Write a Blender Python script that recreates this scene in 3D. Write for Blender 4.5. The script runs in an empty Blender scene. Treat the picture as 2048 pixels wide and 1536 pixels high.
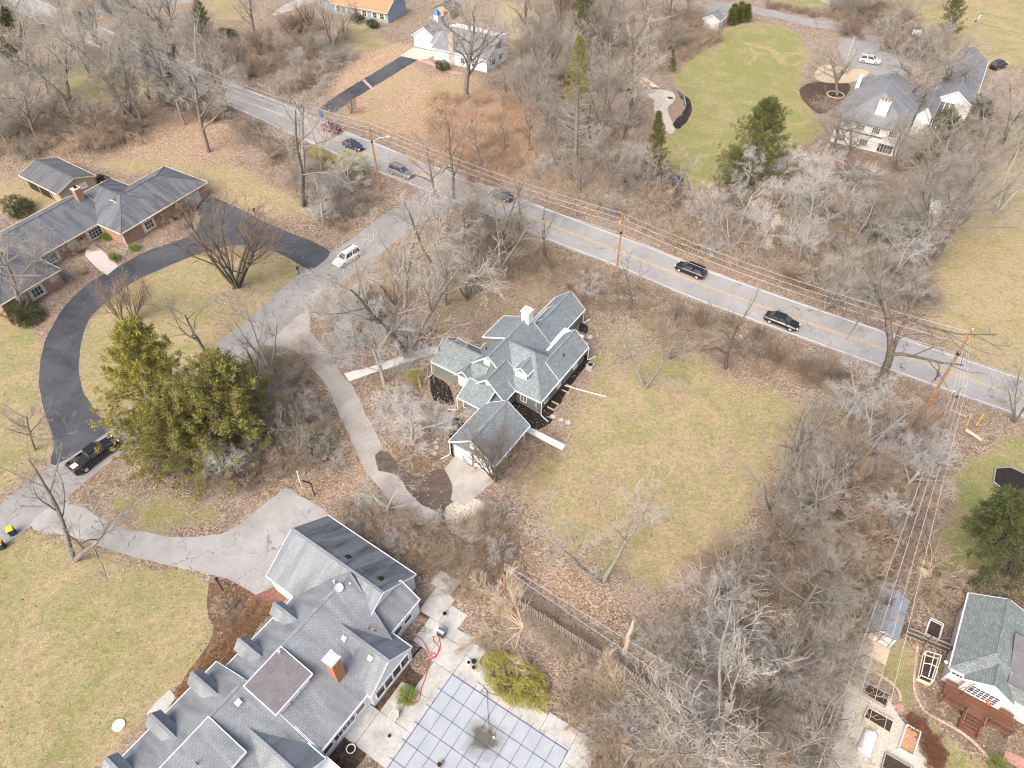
import bpy, bmesh, math, random
import numpy as np
from mathutils import Vector, Matrix

# ------------------------------------------------------------------ camera, sky, sun, exposure
FPX, PITCH, CAMH = 1420.0, math.radians(46), 67.0        # focal length in 2048-wide pixels, pitch down, height
scene = bpy.context.scene
COL = scene.collection
cam_d = bpy.data.cameras.new('camera'); cam = bpy.data.objects.new('camera', cam_d); COL.objects.link(cam)
cam.location = (0, 0, CAMH); cam.rotation_euler = (math.pi / 2 - PITCH, 0, 0)
cam_d.sensor_width = 36; cam_d.lens = FPX / 2048 * 36; cam_d.clip_end = 6000; cam_d.clip_start = 1
scene.camera = cam

SUN_AZ, SUN_EL = math.radians(215), math.radians(48)     # azimuth measured from +Y towards +X; light comes from behind left
world = bpy.data.worlds.new('World'); scene.world = world; world.use_nodes = True
wn = world.node_tree.nodes; wl = world.node_tree.links
sky = wn.new('ShaderNodeTexSky'); sky.sky_type = 'NISHITA'; sky.sun_disc = False
sky.sun_elevation = SUN_EL; sky.sun_rotation = SUN_AZ; sky.air_density = 1.0; sky.dust_density = 7.0; sky.ozone_density = 0.6
wl.new(sky.outputs[0], wn['Background'].inputs[0]); wn['Background'].inputs[1].default_value = 0.15
sd = bpy.data.lights.new('sun', 'SUN'); sd.energy = 0.85; sd.angle = math.radians(50); sd.color = (1, 0.99, 0.975)
sun = bpy.data.objects.new('sun', sd); COL.objects.link(sun)
sv = Vector((math.sin(SUN_AZ) * math.cos(SUN_EL), math.cos(SUN_AZ) * math.cos(SUN_EL), math.sin(SUN_EL)))
sun.rotation_euler = sv.to_track_quat('Z', 'Y').to_euler(); sun.location = (0, 0, 120)
vs = scene.view_settings
scene.display_settings.display_device = 'sRGB'
vs.view_transform = 'Standard'; vs.look = 'None'; vs.gamma = 1; vs.use_curve_mapping = False
vs.exposure = 0.9
scene.cycles.max_bounces = 5; scene.cycles.diffuse_bounces = 3; scene.cycles.glossy_bounces = 2
scene.cycles.transparent_max_bounces = 4; scene.cycles.use_denoising = True; scene.cycles.filter_width = 1.1

RNG = random.Random(7)
NR = np.random.default_rng(11)

# ------------------------------------------------------------------ photograph pixel -> place on the ground (or at a height z)
CP, SP = math.cos(PITCH), math.sin(PITCH)
def W(x, y, z=0.0):
    u = (x - 1024) / FPX; v = (768 - y) / FPX
    dz = -SP + v * CP; dy = CP + v * SP
    t = (z - CAMH) / dz
    return Vector((u * t, dy * t, z))
def depth_at(p): return p.y * CP - (p.z - CAMH) * SP
def proj(p):
    z = p.z - CAMH; d = p.y * CP - z * SP
    return 1024 + FPX * p.x / d, 768 - FPX * (p.y * SP + z * CP) / d
def height_to(base, ty):
    b = W(*base); lo, hi = 0.0, 50.0
    for _ in range(30):
        m = (lo + hi) / 2
        if proj(Vector((b.x, b.y, m)))[1] > ty: lo = m
        else: hi = m
    return lo

# ------------------------------------------------------------------ materials
def mk(name):
    m = bpy.data.materials.new(name); m.use_nodes = True
    nt = m.node_tree; b = nt.nodes['Principled BSDF']
    return m, nt, b
def nd(nt, t, **kw):
    n = nt.nodes.new(t)
    for k, v in kw.items():
        if k.startswith('i_'):
            key = k[2:]; key = int(key) if key.isdigit() else key.replace('_', ' ')
            n.inputs[key].default_value = v
        else: setattr(n, k, v)
    return n
def mixc(nt, f, a, b, blend='MIX'):
    n = nt.nodes.new('ShaderNodeMix'); n.data_type = 'RGBA'; n.blend_type = blend
    for s, v in ((0, f), (6, a), (7, b)):
        if hasattr(v, 'links') or isinstance(v, bpy.types.NodeSocket): nt.links.new(v, n.inputs[s])
        elif isinstance(v, tuple): n.inputs[s].default_value = v if len(v) == 4 else v + (1,)
        else: n.inputs[s].default_value = v
    return n.outputs[2]
def mth(nt, op, a, b=None, clamp=False):
    n = nt.nodes.new('ShaderNodeMath'); n.operation = op; n.use_clamp = clamp
    for i, v in ((0, a), (1, b)):
        if v is None: continue
        if isinstance(v, bpy.types.NodeSocket): nt.links.new(v, n.inputs[i])
        else: n.inputs[i].default_value = v
    return n.outputs[0]
def ramp(nt, f, stops):
    n = nt.nodes.new('ShaderNodeValToRGB'); e = n.color_ramp.elements
    while len(e) < len(stops): e.new(0.5)
    for el, (p, c) in zip(e, stops):
        el.position = p; el.color = (c, c, c, 1) if not isinstance(c, tuple) else (c + (1,) if len(c) == 3 else c)
    nt.links.new(f, n.inputs[0]); return n.outputs[0]
def coords(nt, kind='Object'):
    return nt.nodes.new('ShaderNodeTexCoord').outputs[kind]
def noise(nt, co, scale, detail=4, rough=0.6, dist=0.0):
    n = nd(nt, 'ShaderNodeTexNoise', i_Scale=scale, i_Detail=detail, i_Roughness=rough, i_Distortion=dist)
    nt.links.new(co, n.inputs['Vector']); return n.outputs[0]
def set_bump(nt, b, h, strength=0.4, dist=0.03):
    n = nd(nt, 'ShaderNodeBump', i_Strength=strength, i_Distance=dist)
    nt.links.new(h, n.inputs['Height']); nt.links.new(n.outputs[0], b.inputs['Normal'])
def rand_val(nt, col, amt):
    r = nt.nodes.new('ShaderNodeObjectInfo').outputs['Random']
    v = mth(nt, 'ADD', mth(nt, 'MULTIPLY', r, amt * 2), 1 - amt)
    h = nd(nt, 'ShaderNodeHueSaturation'); nt.links.new(col, h.inputs['Color']); nt.links.new(v, h.inputs['Value'])
    return h.outputs[0]

def noisy(name, c1, c2, scale=3.0, rough=0.9, bump=0.0, fine=None, rnd=0.0, detail=5, spec=0.3, co='Object', metallic=0.0, bscale=None):
    m, nt, b = mk(name); c = coords(nt, co)
    n = noise(nt, c, scale, detail)
    col = mixc(nt, ramp(nt, n, [(0.3, 0.0), (0.7, 1.0)]), c1, c2)
    if fine:
        f = noise(nt, c, fine[0], 2); g0, g1 = 1 - fine[1], 1 + fine[1]; col = mixc(nt, 1.0, col, ramp(nt, f, [(0.32, (g0, g0, g0)), (0.68, (g1, g1, g1))]), 'MULTIPLY')
    if rnd: col = rand_val(nt, col, rnd)
    nt.links.new(col, b.inputs['Base Color']); b.inputs['Roughness'].default_value = rough
    b.inputs['Specular IOR Level'].default_value = spec; b.inputs['Metallic'].default_value = metallic
    if bump: set_bump(nt, b, noise(nt, c, bscale or scale * 6, 4), bump)
    return m
def paint(name, c, rough=0.35, metallic=0.0, coat=0.0):
    m, nt, b = mk(name); co = coords(nt)
    n = noise(nt, co, 9, 4)
    col = mixc(nt, ramp(nt, n, [(0.35, 0.0), (0.75, 0.35)]), c, tuple(x * 0.72 + 0.02 for x in c))
    nt.links.new(col, b.inputs['Base Color']); b.inputs['Roughness'].default_value = rough
    b.inputs['Metallic'].default_value = metallic; b.inputs['Coat Weight'].default_value = coat
    return m
def glass(name, c=(0.03, 0.035, 0.04), rough=0.08):
    m, nt, b = mk(name); co = coords(nt)
    col = mixc(nt, noise(nt, co, 2.2, 3), c, tuple(x * 2.2 + 0.02 for x in c))
    nt.links.new(col, b.inputs['Base Color']); b.inputs['Roughness'].default_value = rough
    b.inputs['Specular IOR Level'].default_value = 0.7
    return m
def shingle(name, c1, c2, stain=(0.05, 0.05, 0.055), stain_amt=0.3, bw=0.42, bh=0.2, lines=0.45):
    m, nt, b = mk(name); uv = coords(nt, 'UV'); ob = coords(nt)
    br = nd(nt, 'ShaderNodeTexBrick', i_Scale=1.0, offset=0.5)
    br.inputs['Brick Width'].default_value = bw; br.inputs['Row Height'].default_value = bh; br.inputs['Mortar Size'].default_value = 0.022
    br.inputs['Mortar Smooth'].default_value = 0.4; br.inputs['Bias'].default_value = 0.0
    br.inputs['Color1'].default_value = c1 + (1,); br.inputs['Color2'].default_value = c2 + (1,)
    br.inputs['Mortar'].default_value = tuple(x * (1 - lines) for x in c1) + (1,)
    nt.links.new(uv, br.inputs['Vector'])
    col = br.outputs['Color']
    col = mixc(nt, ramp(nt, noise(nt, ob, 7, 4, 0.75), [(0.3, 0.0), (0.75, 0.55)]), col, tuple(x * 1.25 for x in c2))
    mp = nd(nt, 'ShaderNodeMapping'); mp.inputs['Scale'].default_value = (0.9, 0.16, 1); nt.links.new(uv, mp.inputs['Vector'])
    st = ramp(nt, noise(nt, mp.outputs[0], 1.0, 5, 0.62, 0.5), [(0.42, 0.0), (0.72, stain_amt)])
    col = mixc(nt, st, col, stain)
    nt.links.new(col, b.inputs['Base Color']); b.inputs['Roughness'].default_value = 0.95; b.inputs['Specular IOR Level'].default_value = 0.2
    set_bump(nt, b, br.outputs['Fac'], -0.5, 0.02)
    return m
def siding(name, c, lap=0.16, dirt=0.12):
    m, nt, b = mk(name); uv = coords(nt, 'UV'); ob = coords(nt)
    w = nd(nt, 'ShaderNodeTexWave', i_Scale=1 / lap / 6.283 * 3.1416, wave_type='BANDS', bands_direction='Y', wave_profile='SAW'); nt.links.new(uv, w.inputs['Vector'])
    col = mixc(nt, ramp(nt, w.outputs['Fac'], [(0.0, 0.3), (0.14, 0.0), (0.9, 0.0), (1.0, 0.28)]), c, tuple(x * 0.45 for x in c))
    col = mixc(nt, ramp(nt, noise(nt, ob, 1.5, 5), [(0.4, 0.0), (0.8, dirt)]), col, (0.1, 0.09, 0.07))
    nt.links.new(col, b.inputs['Base Color']); b.inputs['Roughness'].default_value = 0.7
    set_bump(nt, b, w.outputs['Fac'], 0.3, 0.02)
    return m
def brickwall(name, c1, c2, mortar, bw=0.22, bh=0.075):
    m, nt, b = mk(name); uv = coords(nt, 'UV'); ob = coords(nt)
    br = nd(nt, 'ShaderNodeTexBrick', i_Scale=1.0); br.inputs['Brick Width'].default_value = bw; br.inputs['Row Height'].default_value = bh
    br.inputs['Mortar Size'].default_value = 0.01
    br.inputs['Color1'].default_value = c1 + (1,); br.inputs['Color2'].default_value = c2 + (1,); br.inputs['Mortar'].default_value = mortar + (1,)
    nt.links.new(uv, br.inputs['Vector'])
    col = mixc(nt, ramp(nt, noise(nt, ob, 2, 5), [(0.35, 0.0), (0.8, 0.5)]), br.outputs['Color'], tuple(x * 0.6 for x in c1))
    nt.links.new(col, b.inputs['Base Color']); b.inputs['Roughness'].default_value = 0.9
    set_bump(nt, b, br.outputs['Fac'], -0.4, 0.01)
    return m
def planks(name, c1, c2, width=0.14, rough=0.85):
    m, nt, b = mk(name); ob = coords(nt)
    mp = nd(nt, 'ShaderNodeMapping'); mp.inputs['Scale'].default_value = (9, 9, 1.2); nt.links.new(ob, mp.inputs['Vector'])
    col = mixc(nt, ramp(nt, noise(nt, mp.outputs[0], 1.0, 5), [(0.3, 0.0), (0.7, 1.0)]), c1, c2)
    col = rand_val(nt, col, 0.2)
    nt.links.new(col, b.inputs['Base Color']); b.inputs['Roughness'].default_value = rough
    return m
def pavement(name, c1, c2, crack=0.5, speck=0.15, dark=(0.04, 0.04, 0.042), big=0.12, cscale=0.22, patch=None):
    m, nt, b = mk(name); ob = coords(nt)
    col = mixc(nt, ramp(nt, noise(nt, ob, big, 6, 0.65, 0.4), [(0.32, 0.0), (0.68, 1.0)]), c1, c2)
    f = noise(nt, ob, 14, 3, 0.8); col = mixc(nt, ramp(nt, f, [(0.3, speck), (0.5, 0.0)]), col, dark)
    col = mixc(nt, ramp(nt, f, [(0.55, 0.0), (0.8, speck)]), col, tuple(min(1, x * 1.5) for x in c2))
    col = mixc(nt, ramp(nt, noise(nt, ob, 0.55, 6, 0.7, 0.8), [(0.5, 0.0), (0.72, 0.38)]), col, tuple(x * 0.62 for x in c1))
    col = mixc(nt, ramp(nt, noise(nt, ob, 0.31, 5, 0.7, 0.5), [(0.54, 0.0), (0.75, 0.3)]), col, tuple(min(1, x * 1.25) for x in c2))
    warp = nd(nt, 'ShaderNodeTexNoise', i_Scale=0.9, i_Detail=4.0); nt.links.new(ob, warp.inputs['Vector'])
    wm = nd(nt, 'ShaderNodeVectorMath', operation='MULTIPLY_ADD'); nt.links.new(warp.outputs[1], wm.inputs[0]); wm.inputs[1].default_value = (2.6, 2.6, 0); nt.links.new(ob, wm.inputs[2])
    vo = nd(nt, 'ShaderNodeTexVoronoi', feature='DISTANCE_TO_EDGE', i_Scale=cscale); nt.links.new(wm.outputs[0], vo.inputs['Vector'])
    cr = mth(nt, 'MULTIPLY', ramp(nt, vo.outputs['Distance'], [(0.0, 1.0), (0.012, 0.0)]), ramp(nt, noise(nt, ob, 0.16, 2), [(0.42, 0.0), (0.6, crack)]))
    col = mixc(nt, cr, col, dark)
    nt.links.new(col, b.inputs['Base Color']); b.inputs['Roughness'].default_value = 0.95; b.inputs['Specular IOR Level'].default_value = 0.2
    set_bump(nt, b, f, 0.25, 0.01)
    return m
# ------------------------------------------------------------------ mesh helpers
class MB:
    """collects polygons, builds ONE mesh object with slope-aligned UVs"""
    def __init__(s): s.v = []; s.f = []; s.m = []
    def poly(s, pts, mi=0):
        i = len(s.v); s.v += [tuple(p) for p in pts]; s.f.append(tuple(range(i, i + len(pts)))); s.m.append(mi); return s
    def box(s, x0, x1, y0, y1, z0, z1, mi=0):
        i = len(s.v)
        s.v += [(x0, y0, z0), (x1, y0, z0), (x1, y1, z0), (x0, y1, z0), (x0, y0, z1), (x1, y0, z1), (x1, y1, z1), (x0, y1, z1)]
        for f in ((0, 3, 2, 1), (4, 5, 6, 7), (0, 1, 5, 4), (1, 2, 6, 5), (2, 3, 7, 6), (3, 0, 4, 7)):
            s.f.append(tuple(i + k for k in f)); s.m.append(mi)
        return s
    def hexa(s, bot, top, mi=0):
        i = len(s.v); n = len(bot); s.v += [tuple(p) for p in bot] + [tuple(p) for p in top]
        s.f.append(tuple(i + k for k in reversed(range(n)))); s.f.append(tuple(i + n + k for k in range(n))); s.m += [mi, mi]
        for k in range(n):
            s.f.append((i + k, i + (k + 1) % n, i + n + (k + 1) % n, i + n + k)); s.m.append(mi)
        return s
    def prism(s, poly, z0, z1, mi=0): return s.hexa([(x, y, z0) for x, y in poly], [(x, y, z1) for x, y in poly], mi)
    def bar(s, p, q, w, h=None, mi=0):
        p = Vector(p); q = Vector(q); h = h or w; d = (q - p).normalized()
        a = d.cross(Vector((0, 0, 1)))
        if a.length < 1e-3: a = Vector((1, 0, 0))
        a.normalize(); b = a.cross(d).normalized(); a *= w / 2; b *= h / 2
        return s.hexa([p - a - b, p + a - b, p + a + b, p - a + b], [q - a - b, q + a - b, q + a + b, q - a + b], mi)
    def tube(s, pts, r, n=8, caps=True, mi=0):
        pts = [Vector(p) for p in pts]; rs = r if isinstance(r, (list, tuple)) else [r] * len(pts); rings = []
        for k, p in enumerate(pts):
            d = (pts[min(k + 1, len(pts) - 1)] - pts[max(k - 1, 0)]).normalized()
            a = d.cross(Vector((0.31, 0.17, 0.93)));  a.normalize(); b = d.cross(a)
            i = len(s.v); s.v += [tuple(p + (a * math.cos(t) + b * math.sin(t)) * rs[k]) for t in [2 * math.pi * j / n for j in range(n)]]
            rings.append(i)
        for k in range(len(pts) - 1):
            for j in range(n):
                s.f.append((rings[k] + j, rings[k] + (j + 1) % n, rings[k + 1] + (j + 1) % n, rings[k + 1] + j)); s.m.append(mi)
        if caps:
            s.f.append(tuple(reversed(range(rings[0], rings[0] + n)))); s.f.append(tuple(range(rings[-1], rings[-1] + n))); s.m += [mi, mi]
        return s
    def lathe(s, prof, n=16, c=(0, 0), mi=0):
        rings = []
        for r, z in prof:
            i = len(s.v); s.v += [(c[0] + r * math.cos(2 * math.pi * j / n), c[1] + r * math.sin(2 * math.pi * j / n), z) for j in range(n)]; rings.append(i)
        for k in range(len(prof) - 1):
            for j in range(n):
                s.f.append((rings[k] + j, rings[k] + (j + 1) % n, rings[k + 1] + (j + 1) % n, rings[k + 1] + j)); s.m.append(mi)
        s.f.append(tuple(reversed(range(rings[0], rings[0] + n)))); s.f.append(tuple(range(rings[-1], rings[-1] + n))); s.m += [mi, mi]
        return s
    def mesh(s, name, mats, smooth=False):
        me = bpy.data.meshes.new(name); me.from_pydata(s.v, [], s.f)
        for m in (mats if isinstance(mats, (list, tuple)) else [mats]): me.materials.append(m)
        if any(s.m): me.polygons.foreach_set('material_index', s.m)
        uv = me.uv_layers.new(name='UVMap').data
        for p in me.polygons:
            n = p.normal; t = Vector((0, 0, 1)).cross(n)
            t = Vector((1, 0, 0)) if t.length < 1e-4 else t.normalized()
            b = n.cross(t)
            for li in p.loop_indices:
                co = me.vertices[me.loops[li].vertex_index].co; uv[li].uv = (co.dot(t), co.dot(b))
        if smooth: me.polygons.foreach_set('use_smooth', [True] * len(me.polygons))
        me.validate(); me.update(); return me
    def build(s, name, mats, parent=None, smooth=False, **kw):
        o = bpy.data.objects.new(name, s.mesh(name, mats, smooth)); COL.objects.link(o); o.parent = parent
        for k, v in kw.items(): o[k] = v
        return o
def put(name, me, parent=None, loc=(0, 0, 0), rz=0.0, **kw):
    o = bpy.data.objects.new(name, me); COL.objects.link(o); o.parent = parent; o.location = loc; o.rotation_euler = (0, 0, rz)
    for k, v in kw.items(): o[k] = v
    return o
def thing(name, label, cat, loc=(0, 0, 0), rz=0.0, group=None):
    o = bpy.data.objects.new(name, None); o.empty_display_size = 0.3; COL.objects.link(o)
    o.location = loc; o.rotation_euler = (0, 0, rz); o['label'] = label; o['category'] = cat
    if group: o['group'] = group
    return o
def tag(o, label, cat, group=None):
    o['label'] = label; o['category'] = cat
    if group: o['group'] = group
    return o
def copy_tree(root, loc, rz=0.0, label=None, scale=None, group=None, lean=(0, 0)):
    r = root.copy(); COL.objects.link(r); r.location = loc; r.rotation_euler = (lean[0], lean[1], rz)
    if scale: r.scale = scale if isinstance(scale, (tuple, list)) else (scale,) * 3
    if label: r['label'] = label
    if group: r['group'] = group
    for ch in list(root.children):
        c = ch.copy(); COL.objects.link(c); c.parent = r
        for g in ch.children:
            d = g.copy(); COL.objects.link(d); d.parent = c
    return r
def raw_mesh(name, verts, tris=None, quads=None, mats=(), midx=None, smooth=False):
    me = bpy.data.meshes.new(name); verts = np.asarray(verts, np.float32)
    me.vertices.add(len(verts)); me.vertices.foreach_set('co', verts.ravel())
    loops = []; starts = []; pos = 0
    if quads is not None and len(quads):
        q = np.asarray(quads, np.int32); loops.append(q.ravel()); starts.append(np.arange(len(q)) * 4 + pos); pos += q.size
    if tris is not None and len(tris):
        t = np.asarray(tris, np.int32); loops.append(t.ravel()); starts.append(np.arange(len(t)) * 3 + pos); pos += t.size
    loops = np.concatenate(loops); starts = np.concatenate(starts)
    me.loops.add(len(loops)); me.loops.foreach_set('vertex_index', loops)
    me.polygons.add(len(starts)); me.polygons.foreach_set('loop_start', starts.astype(np.int32))
    for m in mats: me.materials.append(m)
    if midx is not None: me.polygons.foreach_set('material_index', np.asarray(midx, np.int32))
    if smooth: me.polygons.foreach_set('use_smooth', np.ones(len(starts), bool))
    me.update(calc_edges=True); return me
def catmull(pts, closed, step):
    P = [np.array(p[:2], float) for p in pts]; n = len(P); out = []
    rng = range(n) if closed else range(n - 1)
    for i in rng:
        p1, p2 = P[i], P[(i + 1) % n]
        p0 = P[(i - 1) % n] if closed or i > 0 else 2 * p1 - p2
        p3 = P[(i + 2) % n] if closed or i + 2 < n else 2 * p2 - p1
        k = max(1, int(np.linalg.norm(p2 - p1) / step))
        for t in np.linspace(0, 1, k, endpoint=False):
            out.append(0.5 * ((2 * p1) + (-p0 + p2) * t + (2 * p0 - 5 * p1 + 4 * p2 - p3) * t * t + (-p0 + 3 * p1 - 3 * p2 + p3) * t ** 3))
    if not closed: out.append(P[-1])
    return np.array(out)
def poly_w(px): return [tuple(W(x, y))[:2] for x, y in px]
PAVED = []
def sheet(name, pts, z, m, smooth=True, jit=0.0, kind='structure', parent=None, step=0.9, thick=0.0, **kw):
    P = catmull(pts, True, step) if smooth else np.array(pts, float)
    if not smooth and jit:
        Q = []
        for i in range(len(P)):
            a, b = P[i], P[(i + 1) % len(P)]; k = max(1, int(np.linalg.norm(b - a) / step))
            Q += [a + (b - a) * t for t in np.linspace(0, 1, k, endpoint=False)]
        P = np.array(Q)
    if jit: P = P + NR.normal(0, jit, P.shape)
    if name not in ('mulch_bed', 'muddy_track', 'gravel_patch'): PAVED.append(P)
    mb = MB()
    if thick: mb.prism([tuple(p) for p in P], z - thick, z)
    else:
        a = sum(P[i][0] * P[(i + 1) % len(P)][1] - P[(i + 1) % len(P)][0] * P[i][1] for i in range(len(P)))
        mb.poly([(p[0], p[1], z) for p in (P if a > 0 else P[::-1])])
    o = mb.build(name, m, parent)
    if kind: o['kind'] = kind
    for k, v in kw.items(): o[k] = v
    return o
def ribbon(name, C, half_l, half_r, z, m, jit=0.0, parent=None, kind='structure'):
    C = np.array(C); T = np.gradient(C, axis=0); T /= np.linalg.norm(T, axis=1)[:, None]; N = np.stack([-T[:, 1], T[:, 0]], 1)
    L = C + N * (half_l + (NR.normal(0, jit, (len(C), 1)) if jit else 0)); R = C - N * (half_r + (NR.normal(0, jit, (len(C), 1)) if jit else 0))
    n = len(C); V = np.zeros((2 * n, 3)); V[:n, :2] = L; V[n:, :2] = R; V[:, 2] = z
    i = np.arange(n - 1); Q = np.stack([i + n, i + n + 1, i + 1, i], 1)
    o = bpy.data.objects.new(name, raw_mesh(name, V, quads=Q, mats=[m])); COL.objects.link(o); o.parent = parent
    if kind: o['kind'] = kind
    return o

# ------------------------------------------------------------------ ground sheet with painted zones (grass / straw / leaf litter / soil)
gx = np.concatenate([-1500 - np.zeros(1), np.linspace(-900, -160, 12), np.arange(-150, 150.1, 0.6), np.linspace(160, 900, 12), [1500]])
gy = np.concatenate([[-600], np.linspace(-300, -10, 8), np.arange(0, 235.1, 0.6), np.linspace(245, 900, 14), [2500]])
GX, GY = np.meshgrid(gx, gy)
def inside(poly, X, Y):
    r = np.zeros(X.shape, bool); n = len(poly)
    for i in range(n):
        x1, y1 = poly[i]; x2, y2 = poly[(i + 1) % n]
        if y1 == y2: continue
        c = ((y1 > Y) != (y2 > Y)) & (X < (x2 - x1) * (Y - y1) / (y2 - y1) + x1); r ^= c
    return r
def blur(a, k):
    for _ in range(k):
        p = np.pad(a, 1, mode='edge'); a = (p[:-2, 1:-1] + p[2:, 1:-1] + p[1:-1, :-2] + p[1:-1, 2:] + 2 * p[1:-1, 1:-1]) / 6
    return a
grass = np.zeros(GX.shape); green = np.full(GX.shape, 0.25); soil = np.zeros(GX.shape); peach = np.zeros(GX.shape)
def zone(px, g=None, gr=None, so=None, pe=None, soft=2):
    m = blur(inside(poly_w(px), GX, GY).astype(float), soft * 2)
    for arr, v in ((grass, g), (green, gr), (soil, so), (peach, pe)):
        if v is not None: arr[:] = arr * (1 - m) + v * m
LAWN_BL = [(-80, 1060), (60, 1075), (150, 1085), (300, 1132), (430, 1165), (425, 1230), (430, 1290), (345, 1400), (285, 1440), (200, 1560), (-200, 1560)]
LAWN_C = [(1140, 830), (1180, 770), (1230, 735), (1380, 700), (1450, 755), (1600, 790), (1605, 860), (1545, 950), (1500, 1050), (1440, 1125), (1300, 1170), (1190, 1150), (1110, 1080), (1070, 1000), (1090, 920), (1150, 880)]
LAWN_TR = [(1440, 58), (1500, 48), (1560, 52), (1605, 75), (1618, 120), (1600, 150), (1596, 180), (1625, 225), (1650, 260), (1590, 300), (1500, 350), (1390, 380), (1340, 350), (1325, 300), (1330, 270), (1380, 235), (1385, 205), (1350, 175), (1345, 150), (1370, 120), (1430, 95)]
FIELD_R = [(1990, 270), (2300, 240), (2300, 860), (2048, 770), (1920, 705), (1840, 610), (1880, 500), (1950, 400)]
GARDEN_R = [(2300, 840), (2048, 868), (1985, 900), (1925, 925), (1905, 1000), (1880, 1080), (1862, 1140), (1920, 1160), (2000, 1130), (2300, 1100)]
GARDEN_P = [(1735, 1315), (1805, 1275), (1838, 1300), (1832, 1370), (1840, 1420), (1890, 1460), (1960, 1500), (2000, 1560), (1880, 1560), (1850, 1480), (1800, 1420), (1790, 1380), (1760, 1345)]
CIRCLE = [(166, 778), (158, 720), (169, 660), (190, 625), (250, 575), (311, 543), (395, 509), (461, 493), (540, 501), (608, 534), (540, 610), (385, 725), (250, 830), (215, 838), (180, 805)]
zone([(640, 560), (760, 430), (860, 470), (1010, 590), (1100, 540), (1150, 600), (1060, 640), (960, 640), (860, 660)], 0.35, 0.3, soft=6)
zone([(1160, 700), (1290, 640), (1420, 700), (1330, 760), (1180, 800)], 0.45, 0.4, soft=6)
zone([(1000, 860), (1110, 840), (1150, 900), (1080, 1000), (1010, 960)], 0.2, 0.15, 0.5, soft=6)
zone(LAWN_BL, 0.93, 0.4, soft=3)
zone(LAWN_C, 0.84, 0.26, soft=12)
zone(LAWN_TR, 1, 0.8, soft=1)
zone([(1480, 70), (1580, 60), (1600, 150), (1480, 160), (1430, 130)], 1, 1.0, soft=8)
zone(FIELD_R, 1, 0.08, soft=6)
zone([(1540, 440), (1640, 400), (1700, 420), (1720, 470), (1600, 490)], 0.8, 0.7, soft=4)
zone(GARDEN_R, 1, 0.75, soft=2); zone(GARDEN_P, 1, 0.6, soft=1)
zone([(1880, 1230), (2300, 1150), (2300, 1560), (1990, 1560), (1880, 1450), (1830, 1400), (1850, 1300)], 0.0, 0.3, 0.45, soft=2)
zone(CIRCLE, 0.95, 0.33, 0, soft=1)
zone([(380, 590), (560, 560), (540, 610), (430, 690)], 0.5, 0.3, soft=4)
zone([(-200, 600), (60, 640), (85, 690), (80, 790), (110, 900), (100, 930), (-200, 1080)], 0.9, 0.42, soft=3)
zone([(190, 330), (330, 300), (480, 330), (600, 400), (640, 440), (520, 430), (400, 390), (330, 340), (250, 350)], 0.75, 0.15, soft=4, pe=0.3)
zone([(-100, 370), (60, 360), (150, 400), (110, 420), (20, 430), (-100, 450)], 0.7, 0.2, soft=2)
zone([(220, 990), (300, 1000), (440, 1010), (430, 1055), (300, 1060), (210, 1030)], 0.8, 0.75, soft=5)
zone([(60, 120), (220, 120), (330, 160), (300, 200), (110, 210)], 0.9, 0.65, soft=5)
zone([(1730, -40), (2300, -40), (2300, 140), (1960, 130), (1870, 80), (1760, 30)], 0.95, 0.3, soft=4)
zone([(1540, -40), (1730, -40), (1700, 15), (1560, 15)], 0.9, 0.6, soft=2)
zone([(660, 50), (730, 40), (780, 90), (720, 105), (670, 85)], 0.9, 0.2, soft=4)
zone([(1000, 0), (1080, 20), (1060, 90), (1010, 80)], 0.8, 0.1, soft=4, pe=0.3)
zone([(400, -20), (480, -20), (500, 40), (420, 40)], 0.7, 0.3, soft=4)
zone([(680, 190), (790, 95), (850, 150), (950, 150), (1000, 190), (950, 270), (860, 280), (700, 240)], 0.35, 0.1, 0, 0.9, soft=6)
zone([(700, 120), (790, 85), (830, 90), (660, 200)], 0.1, 0.1, 0, 1.0, soft=3)
zone([(860, 200), (1050, 210), (1080, 300), (960, 330), (860, 290)], 0, 0.1, 0, 0.9, soft=8)
zone([(330, 210), (450, 230), (480, 320), (330, 330), (250, 310)], 0.25, 0.1, 0, 0.75, soft=6)
zone([(1030, 1120), (1130, 1130), (1230, 1200), (1200, 1230), (1080, 1190)], 0, 0.1, 0.1, 0.7, soft=5)
zone([(840, 1100), (1000, 1180), (900, 1260), (840, 1220)], 0, 0.1, 0.2, 0.4, soft=5)
zone([(640, 820), (720, 880), (760, 960), (680, 1000), (600, 960)], 0.1, 0.1, 0.0, 0.55, soft=6)
zone([(760, 890), (850, 880), (905, 920), (885, 945), (850, 960), (800, 940)], 0, 0.1, 0.5, 0.1, soft=2)
zone([(1450, 755), (1620, 780), (1560, 740), (1460, 735)], 0.0, 0.5, 0.35, 0.2, soft=3)
zone([(0, 210), (120, 215), (250, 240), (230, 300), (120, 310), (0, 310)], 0.1, 0.5, 0.35, 0.0, soft=4)
zone([(1640, 800), (1860, 850), (1890, 940), (1800, 1150), (1700, 1200), (1640, 1400), (1450, 1500), (1330, 1380), (1370, 1200), (1520, 1080), (1600, 900)], 0.34, 0.75, 0.25, 0.0, soft=6)
for q_ in ([(1488, 84), (1535, 91), (1562, 108), (1555, 112), (1530, 98), (1488, 90)], [(1538, 108), (1605, 103), (1606, 108), (1570, 116), (1574, 134), (1566, 133), (1545, 114)], [(1495, 92), (1520, 108), (1500, 132), (1492, 130), (1508, 110)], [(1600, 118), (1575, 134), (1598, 130), (1622, 118)]): zone(q_, 1, 0.3, soft=0)
zone([(1560, 10), (1680, 25), (1700, 40), (1560, 30)], 0, 0, 0.3, 0.2, soft=1)
ny, nx = GX.shape
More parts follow.
